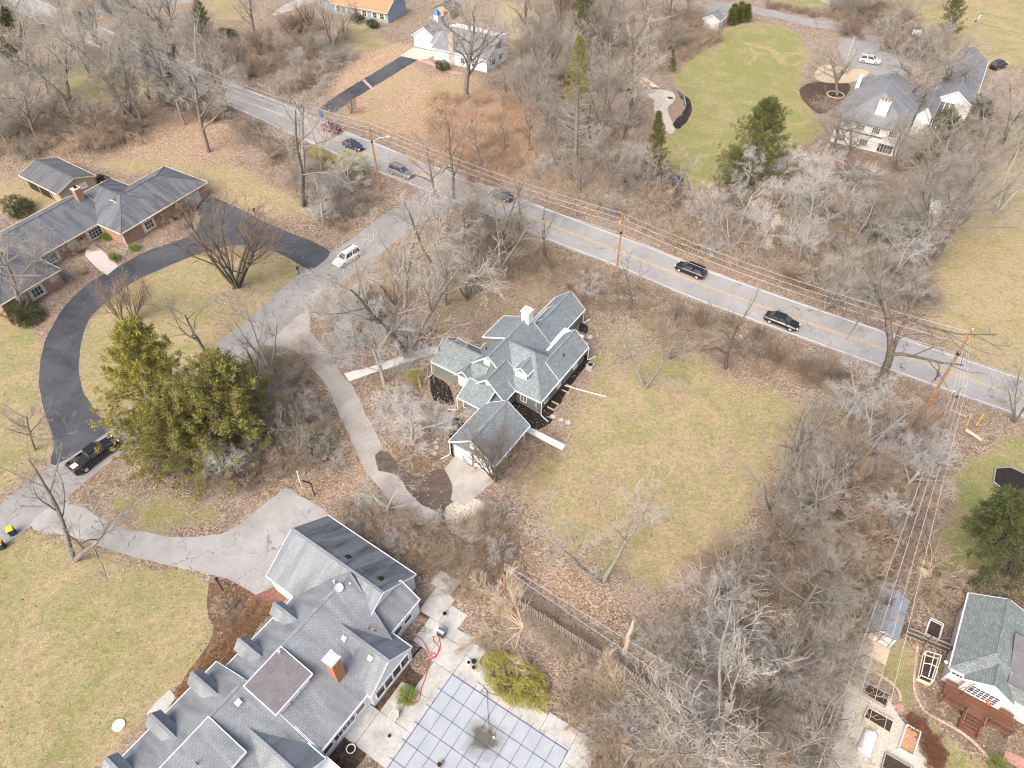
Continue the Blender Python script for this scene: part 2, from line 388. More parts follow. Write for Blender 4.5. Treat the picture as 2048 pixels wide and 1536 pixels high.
gv = np.stack([GX.ravel(), GY.ravel(), np.zeros(GX.size)], 1)
ii = (np.arange(ny - 1)[:, None] * nx + np.arange(nx - 1)[None, :]).ravel()
gme = raw_mesh('ground', gv, quads=np.stack([ii, ii + 1, ii + nx + 1, ii + nx], 1))
ga = gme.attributes.new('zones', 'FLOAT_COLOR', 'POINT')
ga.data.foreach_set('color', np.stack([grass.ravel(), green.ravel(), soil.ravel(), peach.ravel()], 1).astype(np.float32).ravel())

def ground_material():
    m, nt, b = mk('ground'); ob = coords(nt); L = nt.links
    at = nd(nt, 'ShaderNodeAttribute', attribute_name='zones'); sep = nd(nt, 'ShaderNodeSeparateColor'); L.new(at.outputs['Color'], sep.inputs[0])
    big = noise(nt, ob, 0.09, 5, 0.6, 0.6); mid = noise(nt, ob, 0.7, 5, 0.7, 0.4); fine = noise(nt, ob, 5.5, 4, 0.85); vfine = noise(nt, ob, 15, 2, 0.8)
    vo = nd(nt, 'ShaderNodeTexVoronoi', i_Scale=6.5); L.new(ob, vo.inputs['Vector'])
    # leaf litter: voronoi leaves in browns
    leaf = ramp(nt, nd_sep(nt, vo.outputs['Color']), [(0.05, (0.12, 0.09, 0.066)), (0.3, (0.22, 0.163, 0.12)), (0.55, (0.315, 0.247, 0.188)), (0.78, (0.41, 0.337, 0.265)), (0.97, (0.53, 0.455, 0.375))])
    lit = mixc(nt, ramp(nt, mid, [(0.35, 0.0), (0.75, 0.55)]), leaf, (0.13, 0.085, 0.055))
    lit = mixc(nt, ramp(nt, big, [(0.4, 0.0), (0.7, 0.5)]), lit, (0.30, 0.22, 0.165))
    lit = mixc(nt, ramp(nt, noise(nt, ob, 0.35, 4), [(0.55, 0.0), (0.72, 0.4)]), lit, (0.12, 0.115, 0.05))
    lit = mixc(nt, ramp(nt, noise(nt, ob, 0.14, 6, 0.7, 1.0), [(0.48, 0.0), (0.66, 0.55)]), lit, mixc(nt, vfine, (0.24, 0.20, 0.165), (0.42, 0.37, 0.32)))
    lit = mixc(nt, ramp(nt, noise(nt, ob, 0.4, 6, 0.75, 1.2), [(0.56, 0.0), (0.7, 0.6)]), lit, mixc(nt, vfine, (0.10, 0.075, 0.055), (0.19, 0.145, 0.11)))
    pch = ramp(nt, nd_sep(nt, vo.outputs['Color']), [(0.0, (0.24, 0.145, 0.092)), (0.4, (0.39, 0.26, 0.175)), (0.8, (0.50, 0.36, 0.25)), (1.0, (0.60, 0.47, 0.345))])
    lit = mixc(nt, mth(nt, 'MULTIPLY', at.outputs['Alpha'], ramp(nt, mid, [(0.2, 0.5), (0.6, 1.0)])), lit, pch)
    # grass: straw to green
    straw = ramp(nt, fine, [(0.25, (0.24, 0.18, 0.10)), (0.5, (0.41, 0.33, 0.20)), (0.75, (0.58, 0.50, 0.34))])
    grn = ramp(nt, fine, [(0.25, (0.115, 0.13, 0.045)), (0.5, (0.24, 0.262, 0.098)), (0.75, (0.40, 0.415, 0.195))])
    gm = mth(nt, 'ADD', sep.outputs[1], mth(nt, 'ADD', mth(nt, 'MULTIPLY', mth(nt, 'SUBTRACT', noise(nt, ob, 0.22, 7, 0.72, 0.8), 0.5), 3.6), mth(nt, 'MULTIPLY', mth(nt, 'SUBTRACT', noise(nt, ob, 2.2, 4, 0.7), 0.5), 1.8)), True)
    gr = mixc(nt, gm, straw, grn)
    gr = mixc(nt, ramp(nt, noise(nt, ob, 1.7, 5, 0.8), [(0.46, 0.0), (0.66, 0.65)]), gr, (0.20, 0.14, 0.078))
    gr = mixc(nt, ramp(nt, noise(nt, ob, 0.5, 6, 0.75), [(0.52, 0.0), (0.68, 0.55)]), gr, (0.27, 0.205, 0.115))
    gr = mixc(nt, ramp(nt, vfine, [(0.3, 0.45), (0.5, 0.0)]), gr, (0.09, 0.075, 0.025))
    gf = mth(nt, 'ADD', sep.outputs[0], mth(nt, 'ADD', mth(nt, 'MULTIPLY', mth(nt, 'SUBTRACT', mid, 0.5), 1.5), mth(nt, 'MULTIPLY', mth(nt, 'SUBTRACT', noise(nt, ob, 0.16, 6, 0.7, 0.6), 0.5), 2.0)), True)
    gf = ramp(nt, gf, [(0.22, 0.0), (0.75, 1.0)])
    col = mixc(nt, gf, lit, gr)
    sf = ramp(nt, mth(nt, 'ADD', sep.outputs[2], mth(nt, 'MULTIPLY', mth(nt, 'SUBTRACT', mid, 0.5), 0.9), True), [(0.25, 0.0), (0.7, 0.85)])
    col = mixc(nt, sf, col, mixc(nt, vfine, (0.06, 0.042, 0.028), (0.16, 0.115, 0.08)))
    L.new(col, b.inputs['Base Color']); b.inputs['Roughness'].default_value = 1; b.inputs['Specular IOR Level'].default_value = 0.05
    set_bump(nt, b, mth(nt, 'ADD', mth(nt, 'MULTIPLY', fine, 1.5), mth(nt, 'MULTIPLY', vo.outputs['Distance'], mth(nt, 'SUBTRACT', 1.0, gf))), 0.8, 0.08)
    return m
def nd_sep(nt, c):
    s = nd(nt, 'ShaderNodeSeparateColor'); nt.links.new(c, s.inputs[0]); return s.outputs[0]
gme.materials.append(ground_material())
ground = bpy.data.objects.new('ground', gme); COL.objects.link(ground); ground['kind'] = 'structure'
def zone_at(arr, x, y):
    i = np.searchsorted(gy, y).clip(0, ny - 1); j = np.searchsorted(gx, x).clip(0, nx - 1); return arr[i, j]

# ------------------------------------------------------------------ material library
M = {}
M['road'] = pavement('worn asphalt', (0.275, 0.268, 0.26), (0.36, 0.352, 0.342), 0.8, 0.22, cscale=0.16)
M['lane'] = pavement('lane asphalt', (0.235, 0.23, 0.23), (0.315, 0.305, 0.30), 0.5, 0.2, cscale=0.12)
M['black'] = pavement('sealed asphalt', (0.042, 0.046, 0.054), (0.098, 0.103, 0.113), 0.35, 0.08, (0.02, 0.02, 0.022))
M['drive'] = pavement('old grey driveway', (0.255, 0.25, 0.245), (0.40, 0.39, 0.38), 0.85, 0.25, cscale=0.2)
M['concrete'] = pavement('weathered concrete', (0.30, 0.28, 0.255), (0.41, 0.385, 0.36), 0.6, 0.25, (0.12, 0.10, 0.085), big=0.25)
M['newconc'] = pavement('fresh concrete', (0.62, 0.61, 0.585), (0.72, 0.71, 0.69), 0.1, 0.1, (0.3, 0.28, 0.25), big=0.6)
M['patio'] = pavement('patio concrete', (0.30, 0.295, 0.27), (0.56, 0.555, 0.53), 0.3, 0.4, (0.12, 0.115, 0.10), big=0.55)
M['gravel'] = noisy('pale gravel', (0.38, 0.35, 0.29), (0.56, 0.53, 0.46), 5, 0.95, 0.6, (22, 0.4))
M['mud'] = noisy('wet mud', (0.075, 0.058, 0.047), (0.135, 0.107, 0.088), 1.2, 0.8, 0.4, (9, 0.35))
M['mulch'] = noisy('black mulch', (0.012, 0.011, 0.012), (0.035, 0.03, 0.028), 6, 0.95, 0.6, (18, 0.3))
M['redmulch'] = noisy('red brown mulch', (0.055, 0.034, 0.028), (0.125, 0.082, 0.06), 5, 0.95, 0.6, (16, 0.35))
M['yellow'] = noisy('yellow road paint', (0.52, 0.35, 0.12), (0.46, 0.37, 0.22), 0.8, 0.8, fine=(5, 0.35))
M['white_line'] = noisy('white road paint', (0.46, 0.455, 0.45), (0.72, 0.715, 0.70), 0.8, 0.8, fine=(7, 0.3))
M['white'] = noisy('white trim', (0.72, 0.72, 0.72), (0.82, 0.82, 0.82), 2, 0.6)
M['glass'] = glass('window glass')
M['blind'] = noisy('window blind', (0.55, 0.56, 0.56), (0.7, 0.71, 0.72), 12, 0.4)
M['bark'] = noisy('grey brown bark', (0.125, 0.11, 0.095), (0.29, 0.265, 0.235), 5, 0.95, 0.5, (20, 0.3), rnd=0.25)
M['darkbark'] = noisy('dark bark', (0.085, 0.07, 0.06), (0.21, 0.18, 0.155), 5, 0.95, 0.5, (20, 0.3), rnd=0.25)
M['palebark'] = noisy('lichen grey bark', (0.24, 0.225, 0.195), (0.47, 0.455, 0.40), 4, 0.95, 0.5, (14, 0.35), rnd=0.2)
M['twig'] = noisy('grey twigs', (0.26, 0.235, 0.20), (0.47, 0.435, 0.385), 0.7, 0.95, rnd=0.25)
M['twig_pale'] = noisy('pale lichen twigs', (0.38, 0.365, 0.345), (0.60, 0.585, 0.565), 0.7, 0.95, rnd=0.15)
M['twig_brown'] = noisy('brown twigs', (0.20, 0.145, 0.105), (0.37, 0.29, 0.225), 0.7, 0.95, rnd=0.3)
M['twig_tan'] = noisy('tan twigs', (0.34, 0.265, 0.19), (0.54, 0.44, 0.335), 0.7, 0.95, rnd=0.2)
M['twig_red'] = noisy('red brown dry stems', (0.19, 0.085, 0.055), (0.32, 0.165, 0.11), 0.9, 0.95, rnd=0.15)
M['dryleaf'] = noisy('dry tan leaves', (0.30, 0.16, 0.085), (0.52, 0.34, 0.21), 2.5, 0.9)
M['pole'] = noisy('orange brown pole wood', (0.30, 0.145, 0.055), (0.46, 0.25, 0.11), 3, 0.85, 0.3, (12, 0.35))
M['greypole'] = noisy('weathered grey wood', (0.24, 0.22, 0.20), (0.38, 0.36, 0.33), 3, 0.9, 0.3, (12, 0.3))
M['metal'] = noisy('galvanised metal', (0.45, 0.46, 0.47), (0.6, 0.61, 0.62), 4, 0.45, metallic=0.3)
M['wire'] = noisy('aluminium cable', (0.46, 0.46, 0.48), (0.58, 0.58, 0.60), 2, 0.5)
M['blackmetal'] = noisy('black metal', (0.012, 0.012, 0.014), (0.035, 0.035, 0.038), 4, 0.5)
M['fence'] = planks('weathered fence wood', (0.17, 0.15, 0.13), (0.31, 0.28, 0.25))
M['paleplank'] = planks('pale new timber', (0.50, 0.39, 0.27), (0.66, 0.55, 0.41))
M['deckwood'] = planks('stained deck boards', (0.105, 0.045, 0.026), (0.19, 0.09, 0.055))
M['rubber'] = noisy('tyre rubber', (0.012, 0.012, 0.012), (0.03, 0.03, 0.03), 8, 0.8)
# ------------------------------------------------------------------ roads, drives, paths
ROAD_C = catmull([W(x, y) for x, y in [(-330, -150), (-120, -65), (66, 16), (171, 62), (303, 119), (454, 185), (540, 221), (627, 261), (764, 319), (900, 371), (1000, 409), (1132, 462), (1264, 512), (1395, 566), (1508, 607), (1772, 700), (2035, 791), (2300, 880)]], False, 1.5)
main_road = ribbon('main_road', ROAD_C, 4.0, 4.0, 0.018, M['road'], 0.07)
ribbon('edge_line', ROAD_C, 3.62, -3.48, 0.023, M['white_line'], 0.008, main_road, None)
ribbon('edge_line', ROAD_C, -3.48, 3.62, 0.023, M['white_line'], 0.008, main_road, None)
ribbon('centre_line', ROAD_C, 0.24, -0.08, 0.023, M['yellow'], 0.008, main_road, None)
ribbon('centre_line', ROAD_C, -0.08, 0.24, 0.023, M['yellow'], 0.008, main_road, None)
SIDE_L = [(905, 330), (850, 375), (787, 417), (753, 440), (690, 487), (613, 537), (538, 600), (500, 636), (382, 725), (310, 780), (243, 828), (175, 877), (111, 923), (50, 972), (-60, 1055), (-200, 1160)]
SIDE_R = [(975, 400), (905, 420), (860, 437), (819, 459), (766, 504), (700, 553), (616, 617), (560, 665), (500, 710), (400, 785), (330, 838), (264, 888), (169, 966), (100, 1022), (26, 1078), (-40, 1130), (-160, 1230)]
sheet('side_road', poly_w(SIDE_L) + poly_w(SIDE_R[::-1]), 0.010, M['lane'], jit=0.05)
BLK_O = [(110, 930), (109, 884), (90, 826), (79, 778), (80, 730), (90, 683), (113, 638), (140, 601), (185, 562), (237, 533), (298, 501), (374, 474), (400, 440), (390, 405), (422, 394), (480, 418), (538, 448), (632, 487), (660, 508)]
BLK_I = [(622, 540), (608, 534), (563, 509), (540, 501), (514, 491), (461, 492), (395, 509), (311, 543), (250, 575), (190, 625), (169, 660), (158, 720), (162, 770), (179, 805), (200, 834), (227, 842), (235, 850)]
sheet('black_driveway', poly_w(BLK_O) + poly_w(BLK_I), 0.014, M['black'], jit=0.03)
CD = [(616, 618), (619, 657), (637, 683), (663, 710), (679, 744), (706, 773), (722, 805), (737, 836), (765, 896), (758, 903), (750, 910), (756, 942), (775, 944), (790, 947), (806, 968), (822, 989), (843, 1010), (880, 1030), (830, 1050), (795, 1018), (764, 981), (732, 942), (698, 871), (663, 792), (644, 760), (621, 733), (598, 706), (565, 694), (530, 690), (560, 664)]
sheet('concrete_driveway', poly_w(CD), 0.022, M['concrete'], jit=0.06)
sheet('muddy_track', poly_w([(752, 900), (775, 905), (800, 930), (830, 955), (888, 938), (905, 965), (908, 1000), (940, 1020), (930, 1060), (870, 1040), (820, 1000), (790, 955), (752, 945)]), 0.006, M['mud'], jit=0.1)
sheet('garage_apron', poly_w([(909, 912), (900, 926), (888, 939), (895, 955), (906, 971), (903, 1000), (930, 1010), (960, 990), (990, 960)]), 0.026, M['concrete'], smooth=False, jit=0.07)
sheet('gravel_patch', poly_w([(905, 1005), (960, 1000), (975, 1040), (960, 1085), (920, 1075), (890, 1045)]), 0.012, M['gravel'], jit=0.12)
GD = [(169, 1016), (219, 1045), (290, 1066), (340, 1073), (382, 1075), (443, 1067), (480, 1047), (515, 1018), (553, 990), (571, 974), (598, 992), (632, 1010), (660, 1035), (620, 1100), (565, 1185), (540, 1195), (517, 1193), (480, 1170), (453, 1157), (316, 1126), (219, 1100), (148, 1074), (92, 1066), (60, 1050), (110, 1010)]
sheet('grey_driveway', poly_w(GD), 0.026, M['drive'], jit=0.05)
sheet('front_path', poly_w([(688, 747), (699, 763), (740, 748), (800, 730), (842, 716), (885, 702), (890, 688), (880, 690), (840, 700), (795, 716), (730, 737)]), 0.030, M['newconc'], smooth=False, jit=0.01)
sheet('back_path', [tuple(W(1049, 849))[:2], tuple(W(1131, 890))[:2], tuple(W(1124, 901))[:2], tuple(W(1040, 857))[:2]], 0.030, M['newconc'], smooth=False, jit=0.01)
sheet('top_driveway', poly_w([(640, 215), (690, 180), (724, 160), (800, 114), (822, 100), (850, 108), (838, 118), (760, 166), (700, 203), (668, 228)]), 0.012, M['black'], smooth=False, jit=0.08)
sheet('driveway_band', poly_w([(724, 161), (744, 180), (748, 178), (729, 158)]), 0.017, M['concrete'], smooth=False)
sheet('garage_forecourt', poly_w([(800, 112), (826, 95), (878, 105), (856, 118), (838, 120)]), 0.020, M['gravel'], smooth=False)
sheet('brick_path', poly_w([(832, 121), (850, 126), (880, 138), (905, 148), (925, 150), (925, 145), (905, 142), (880, 132), (855, 120)]), 0.020, noisy('pink brick paving', (0.38, 0.22, 0.19), (0.48, 0.31, 0.27), 3, 0.9, 0.2, (9, 0.25)), smooth=False, jit=0.05)
sheet('north_drive', poly_w([(1418, 18), (1470, 22), (1540, 33), (1610, 50), (1680, 62), (1740, 70), (1740, 55), (1680, 46), (1610, 36), (1540, 20), (1470, 8), (1418, 5)]), 0.012, M['lane'], jit=0.08)
sheet('court_yard', poly_w([(1690, 70), (1790, 75), (1850, 95), (1840, 140), (1760, 150), (1700, 135), (1680, 100)]), 0.014, M['lane'], jit=0.1)
sheet('tan_terrace', poly_w([(1633, 140), (1650, 130), (1690, 135), (1730, 140), (1735, 150), (1700, 165), (1650, 165), (1630, 155)]), 0.018, noisy('tan paving', (0.42, 0.33, 0.22), (0.52, 0.42, 0.30), 2, 0.9, 0.2, (9, 0.3)), jit=0.05)
sheet('sport_court', poly_w([(1610, -14), (1670, 15), (1740, 2), (1760, -30), (1690, -50)]), 0.010, noisy('green court paint', (0.26, 0.36, 0.26), (0.32, 0.42, 0.32), 2, 0.8), smooth=False)
sheet('far_side_road', poly_w([(195, 28), (215, 20), (260, 15), (310, 14), (350, 9), (390, 0), (390, -20), (300, -6), (220, 0), (180, 20)]), 0.010, M['lane'], jit=0.1)
sheet('far_drive', poly_w([(560, 28), (600, 14), (640, -5), (650, -20), (620, -20), (590, 0), (560, 15), (545, 30)]), 0.010, M['concrete'], jit=0.08)
sheet('entrance_walk', poly_w([(172, 498), (185, 488), (200, 498), (225, 520), (237, 533), (214, 551), (190, 532), (170, 512)]), 0.018, noisy('pinkish concrete', (0.48, 0.42, 0.39), (0.58, 0.52, 0.49), 2, 0.9, 0.2, (10, 0.2)), smooth=False, jit=0.04)
sheet('mulch_bed', poly_w([(1600, 178), (1622, 166), (1660, 164), (1700, 168), (1690, 195), (1670, 215), (1640, 228), (1620, 215), (1603, 196)]), 0.010, M['redmulch'], jit=0.06)
for px in [[(860, 745), (868, 800), (905, 810), (900, 772), (872, 755)],
           [(1085, 835), (1103, 832), (1148, 762), (1180, 720), (1172, 708), (1088, 806)],
           [(1028, 800), (1082, 830), (1108, 838), (1070, 862), (1050, 850), (1010, 818)],
           [(908, 835), (930, 850), (922, 885), (905, 915), (898, 895)],
           [(1160, 645), (1176, 651), (1172, 668), (1158, 662)], [(1048, 885), (1060, 882), (1008, 945), (990, 962)]]:
    sheet('mulch_bed', poly_w(px), 0.008, M['mulch'], jit=0.05)
sheet('mulch_bed', poly_w([(420, 1165), (440, 1158), (490, 1165), (515, 1190), (505, 1215), (520, 1230), (440, 1330), (400, 1380), (350, 1425), (330, 1410), (395, 1320), (425, 1270), (415, 1215)]), 0.008, noisy('leafy mulch', (0.045, 0.033, 0.028), (0.22, 0.14, 0.08), 3, 0.95, 0.5, (14, 0.4)), jit=0.08)
sheet('mulch_bed', poly_w([(815, 1325), (850, 1355), (838, 1378), (800, 1420), (770, 1465), (710, 1536), (670, 1580), (650, 1520), (750, 1400), (830, 1310), (870, 1245), (835, 1230), (845, 1215), (880, 1245), (850, 1290)]), 0.008, noisy('dark leafy mulch', (0.02, 0.018, 0.018), (0.16, 0.10, 0.06), 2.2, 0.95, 0.5, (14, 0.4)), jit=0.08)
sheet('brick_walk', poly_w([(500, 1196), (520, 1186), (560, 1168), (578, 1180), (570, 1200), (535, 1215), (515, 1212)]), 0.030, noisy('red brick walk', (0.17, 0.075, 0.06), (0.26, 0.13, 0.105), 3, 0.9, 0.2, (10, 0.3)), smooth=False)
sheet('side_step', poly_w([(293, 1428), (310, 1405), (340, 1380), (352, 1395), (330, 1425), (300, 1438)]), 0.030, M['patio'], smooth=False)
sheet('gravel_yard', poly_w([(1700, 1355), (1740, 1365), (1775, 1395), (1800, 1440), (1835, 1475), (1850, 1510), (1855, 1600), (1660, 1600), (1680, 1450)]), 0.010, M['gravel'], jit=0.06)
sheet('gravel_patch', poly_w([(1290, 180), (1315, 178), (1345, 185), (1350, 200), (1335, 215), (1340, 235), (1350, 258), (1338, 268), (1325, 240), (1308, 220), (1308, 200), (1290, 192)]), 0.008, M['gravel'], jit=0.1)
sheet('mulch_bed', poly_w([(1352, 180), (1375, 195), (1384, 215), (1378, 235), (1358, 258), (1345, 248), (1365, 225), (1368, 205)]), 0.009, M['mulch'], jit=0.07)

# ------------------------------------------------------------------ house kit (local frame: x along the house, y across)
def bars_mesh(loop, w, h): 
    mb = MB()
    for i in range(len(loop) - 1): mb.bar(loop[i], loop[i + 1], w, h)
    return mb
def roof_block(H, x0, x1, y0, y1, ze, zr, axis='x', hip=(0, 0), rf=None, wm=None, trim=None, zb=0.0, ridge=None, inset=0.38, t=0.16, walls=True, rf2=None):
    """rectangular block: eave rectangle x0..x1 / y0..y1 at ze (second eave zr-dependent), ridge along axis; hip = run of the hip at each end (0 = gable)"""
    sw = axis == 'y'
    if sw: a0, a1, b0, b1 = y0, y1, x0, x1
    else: a0, a1, b0, b1 = x0, x1, y0, y1
    br = (b0 + b1) / 2 if ridge is None else ridge
    P = (lambda a, b, z: (b, a, z)) if sw else (lambda a, b, z: (a, b, z))
    r0, r1 = a0 + hip[0], a1 - hip[1]
    A, B, Cc, D = P(a0, b0, ze), P(a1, b0, ze), P(a1, b1, ze), P(a0, b1, ze)
    R0, R1 = P(r0, br, zr), P(r1, br, zr)
    faces = [[A, B, R1, R0], [Cc, D, R0, R1]]
    if hip[0]: faces.append([D, A, R0])
    if hip[1]: faces.append([B, Cc, R1])
    if sw: faces = [f[::-1] for f in faces]
    mb = MB(); dn = lambda p: (p[0], p[1], p[2] - t)
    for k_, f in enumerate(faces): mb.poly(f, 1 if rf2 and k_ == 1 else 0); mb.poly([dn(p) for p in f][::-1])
    loop = [A, B] + ([] if hip[1] else [R1]) + [Cc, D] + ([] if hip[0] else [R0])
    for i in range(len(loop)):
        p, q = loop[i], loop[(i + 1) % len(loop)]; f = [dn(p), dn(q), q, p]; mb.poly(f if not sw else f[::-1])
    roof = mb.build('roof', [rf, rf2] if rf2 else rf, H)
    cap = MB(); cap.bar((R0[0], R0[1], R0[2] + 0.005), (R1[0], R1[1], R1[2] + 0.005), 0.28, 0.05)
    for k, (E0, E1, R) in enumerate(((D, A, R0), (B, Cc, R1))):
        if hip[k]: cap.bar(E0, R, 0.2, 0.04); cap.bar(E1, R, 0.2, 0.04)
    cap.build('ridge_cap', rf, roof)
    if trim:
        tb = MB(); off = 0.053
        out = lambda p, da, db: tuple(np.array(p) + np.array(P(da, db, -t / 2 - 0.005)))
        tb.bar(out(A, -0.01, -off), out(B, 0.01, -off), 0.1, 0.17); tb.bar(out(D, -0.01, off), out(Cc, 0.01, off), 0.1, 0.17)
        for k, (E0, E1, R, s) in enumerate(((A, D, R0, -1), (B, Cc, R1, 1))):
            if hip[k]: tb.bar(out(E0, s * off, 0.05), out(E1, s * off, -0.05), 0.13, 0.17)
            else:
                for E in (E0, E1): tb.bar(out(E, s * 0.028, 0), out(R, s * 0.028, 0), 0.05, 0.19)
        tb.build('fascia', trim, roof)
    if walls and wm:
        s0 = (zr - ze) / (br - b0); s1 = (zr - ze) / (b1 - br); i = inset
        w0 = a0 + (i if hip[0] else min(0.22, i)); w1 = a1 - (i if hip[1] else min(0.22, i))
        h0 = ze + s0 * i - t - 0.02; h1 = ze + s1 * i - t - 0.02
        if hip[0] or hip[1]: h0 = h1 = min(h0, h1, ze + 0.02)
        wb = MB(); ht = zr - t - 0.03
        for a, k, fl in ((w0, 0, True), (w1, 1, False)):
            pts = [P(a, b0 + i, zb), P(a, b1 - i, zb), P(a, b1 - i, h1)] + ([] if hip[k] else [P(a, br, ht)]) + [P(a, b0 + i, h0)]
            wb.poly(pts[::-1] if fl != sw else pts)
        f = [P(w0, b0 + i, zb), P(w1, b0 + i, zb), P(w1, b0 + i, h0), P(w0, b0 + i, h0)]; wb.poly(f if not sw else f[::-1])
        f = [P(w1, b1 - i, zb), P(w0, b1 - i, zb), P(w0, b1 - i, h1), P(w1, b1 - i, h1)]; wb.poly(f if not sw else f[::-1])
        wb.build('wall', wm, H)
    return roof
def slab_roof(H, pts, t, rf, trim=None, name='roof'):
    """flat or sloping slab through four corner points"""
    mb = MB(); mb.hexa([(p[0], p[1], p[2] - t) for p in pts], pts); o = mb.build(name, rf, H)
    if trim:
        tb = MB()
        c = np.mean(np.array(pts), axis=0)
        for i in range(len(pts)):
            p, q = np.array(pts[i]), np.array(pts[(i + 1) % len(pts)])
            dp = (p - c) * np.array([1, 1, 0]); dq = (q - c) * np.array([1, 1, 0])
            p = p + dp / np.linalg.norm(dp) * 0.03; q = q + dq / np.linalg.norm(dq) * 0.03
            tb.bar((p[0], p[1], p[2] - t / 2), (q[0], q[1], q[2] - t / 2), 0.08, t + 0.04)
        tb.build('fascia', trim, o)
    return o
WIN = {}
def window(H, x, y, z, face, w, h, cols=2, rows=2, gm='glass', fm='white', name='window', arch=False):
    """window unit on a wall; face = direction angle (degrees, local) the wall looks to; z = sill height"""
    key = (round(w, 2), round(h, 2), cols, rows, gm, fm)
    if key not in WIN:
        f = MB(); t = 0.09
        f.box(-w / 2 - t, -w / 2, -0.02, 0.07, -t, h + t); f.box(w / 2, w / 2 + t, -0.02, 0.07, -t, h + t)
        f.box(-w / 2, w / 2, -0.02, 0.07, h, h + t); f.box(-w / 2, w / 2, -0.02, 0.10, -t, 0)
        p = MB(); p.box(-w / 2, w / 2, 0.0, 0.03, 0, h)
        g = MB()
        for i in range(1, cols): g.box(-w / 2 + w * i / cols - 0.025, -w / 2 + w * i / cols + 0.025, 0.028, 0.055, 0, h)
        for j in range(1, rows): g.box(-w / 2, w / 2, 0.028, 0.05, h * j / rows - 0.02, h * j / rows + 0.02)
        WIN[key] = (f.mesh('window_frame', M[fm]), p.mesh('pane', M[gm]), g.mesh('muntin', M[fm]) if g.v else None)
    fm_, pm, gm_ = WIN[key]
    o = put(name, fm_, H, (x, y, z), math.radians(face) - math.pi / 2)
    put('pane', pm, o)
    if gm_: put('muntin', gm_, o)
    return o
def wallbox(H, x0, x1, y0, y1, z0, z1, m, name='wall'): return MB().box(x0, x1, y0, y1, z0, z1).build(name, m, H)
def downspout(H, x, y, z, dx, dy, L=1.3, m=None):
    mb = MB(); mb.tube([(x, y, z), (x, y, 0.22), (x + dx * 0.25, y + dy * 0.25, 0.1), (x + dx * L, y + dy * L, 0.07)], 0.065, 6)
    mb.build('downspout', m or M['white'], H)
def pipe_vent(H, x, y, z, m, r=0.07, h=0.4): MB().lathe([(r, z - 0.25), (r, z + h), (r * 1.5, z + h), (r * 1.5, z + h + 0.06), (r * 0.6, z + h + 0.07)], 8, (x, y)).build('vent_pipe', m, H)

# materials for the houses
M['sg_green'] = shingle('blue grey architectural shingles', (0.135, 0.165, 0.178), (0.265, 0.30, 0.315), stain_amt=0.15, bw=0.34, bh=0.16)
M['sg_grey'] = shingle('grey tab shingles', (0.21, 0.23, 0.252), (0.27, 0.29, 0.31), (0.085, 0.085, 0.09), 0.6, lines=0.6)
M['sg_dark'] = shingle('charcoal shingles', (0.085, 0.088, 0.096), (0.125, 0.13, 0.14), (0.3, 0.31, 0.33), 0.2)
M['sg_left'] = shingle('slate grey shingles', (0.15, 0.16, 0.175), (0.21, 0.22, 0.24), (0.33, 0.35, 0.37), 0.35)
M['sg_slate'] = shingle('dark slate shingles', (0.082, 0.088, 0.10), (0.12, 0.127, 0.142), (0.30, 0.32, 0.34), 0.4)
M['sg_teal'] = shingle('green grey shingles', (0.125, 0.148, 0.15), (0.22, 0.247, 0.248), (0.09, 0.085, 0.08), 0.35)
M['sg_orange'] = shingle('rust orange shingles', (0.42, 0.20, 0.11), (0.50, 0.27, 0.16), (0.3, 0.16, 0.1), 0.3)
M['membrane'] = noisy('dark roof membrane', (0.135, 0.128, 0.135), (0.185, 0.178, 0.185), 1.2, 0.85, 0.1, (10, 0.15))
M['sd_green'] = siding('sage green siding', (0.185, 0.22, 0.198))
M['sd_white'] = siding('white siding', (0.66, 0.675, 0.70), 0.18, 0.08)
M['sd_pinkwhite'] = siding('off white siding', (0.62, 0.59, 0.60), 0.16, 0.08)
M['sd_blue'] = siding('pale blue siding', (0.28, 0.36, 0.44))
M['stucco'] = noisy('white stucco', (0.68, 0.68, 0.69), (0.78, 0.78, 0.79), 1.5, 0.9)
M['brick'] = brickwall('pink brown brick', (0.36, 0.175, 0.13), (0.44, 0.24, 0.185), (0.40, 0.33, 0.28))
M['chimbrick'] = brickwall('orange chimney brick', (0.36, 0.12, 0.05), (0.50, 0.22, 0.075), (0.30, 0.22, 0.17))
M['tan'] = siding('tan board siding', (0.42, 0.35, 0.25), 0.3)
M['cream'] = noisy('cream trim', (0.62, 0.56, 0.40), (0.70, 0.64, 0.48), 3, 0.7)
M['whitemetal'] = noisy('bright white metal', (0.80, 0.80, 0.80), (0.88, 0.88, 0.88), 3, 0.5)
M['blackwood'] = noisy('dark timber', (0.04, 0.035, 0.03), (0.08, 0.07, 0.06), 6, 0.8)

# ---- centre house
o = W(990, 957)
H = thing('green_house', 'sage green sided house with blue grey cross gabled roof and attached double garage', 'house', o, math.radians(56.4))
RF, WM, TR = M['sg_green'], M['sd_green'], M['white']
roof_block(H, -0.1, 7.3, -0.1, 6.5, 2.45, 4.85, 'x', rf=RF, wm=WM, trim=TR)                         # garage
roof_block(H, 11.1, 20.4, 4.55, 12.6, 2.5, 6.2, 'x', ridge=8.55, rf=RF, wm=WM, trim=TR)                # main ridge
roof_block(H, 11.15, 19.2, 0.78, 8.6, 2.5, 5.9, 'y', hip=(3.6, 0), ridge=15.2, rf=RF, wm=WM, trim=TR)  # right hipped block
roof_block(H, 15.6, 23.1, 0.775, 5.0, 2.512, 4.62, 'x', ridge=2.95, rf=RF, wm=WM, trim=TR)
roof_block(H, 19.6, 29.6, 5.0, 9.85, 2.505, 4.75, 'x', rf=RF, wm=WM, trim=TR)                         # north wing
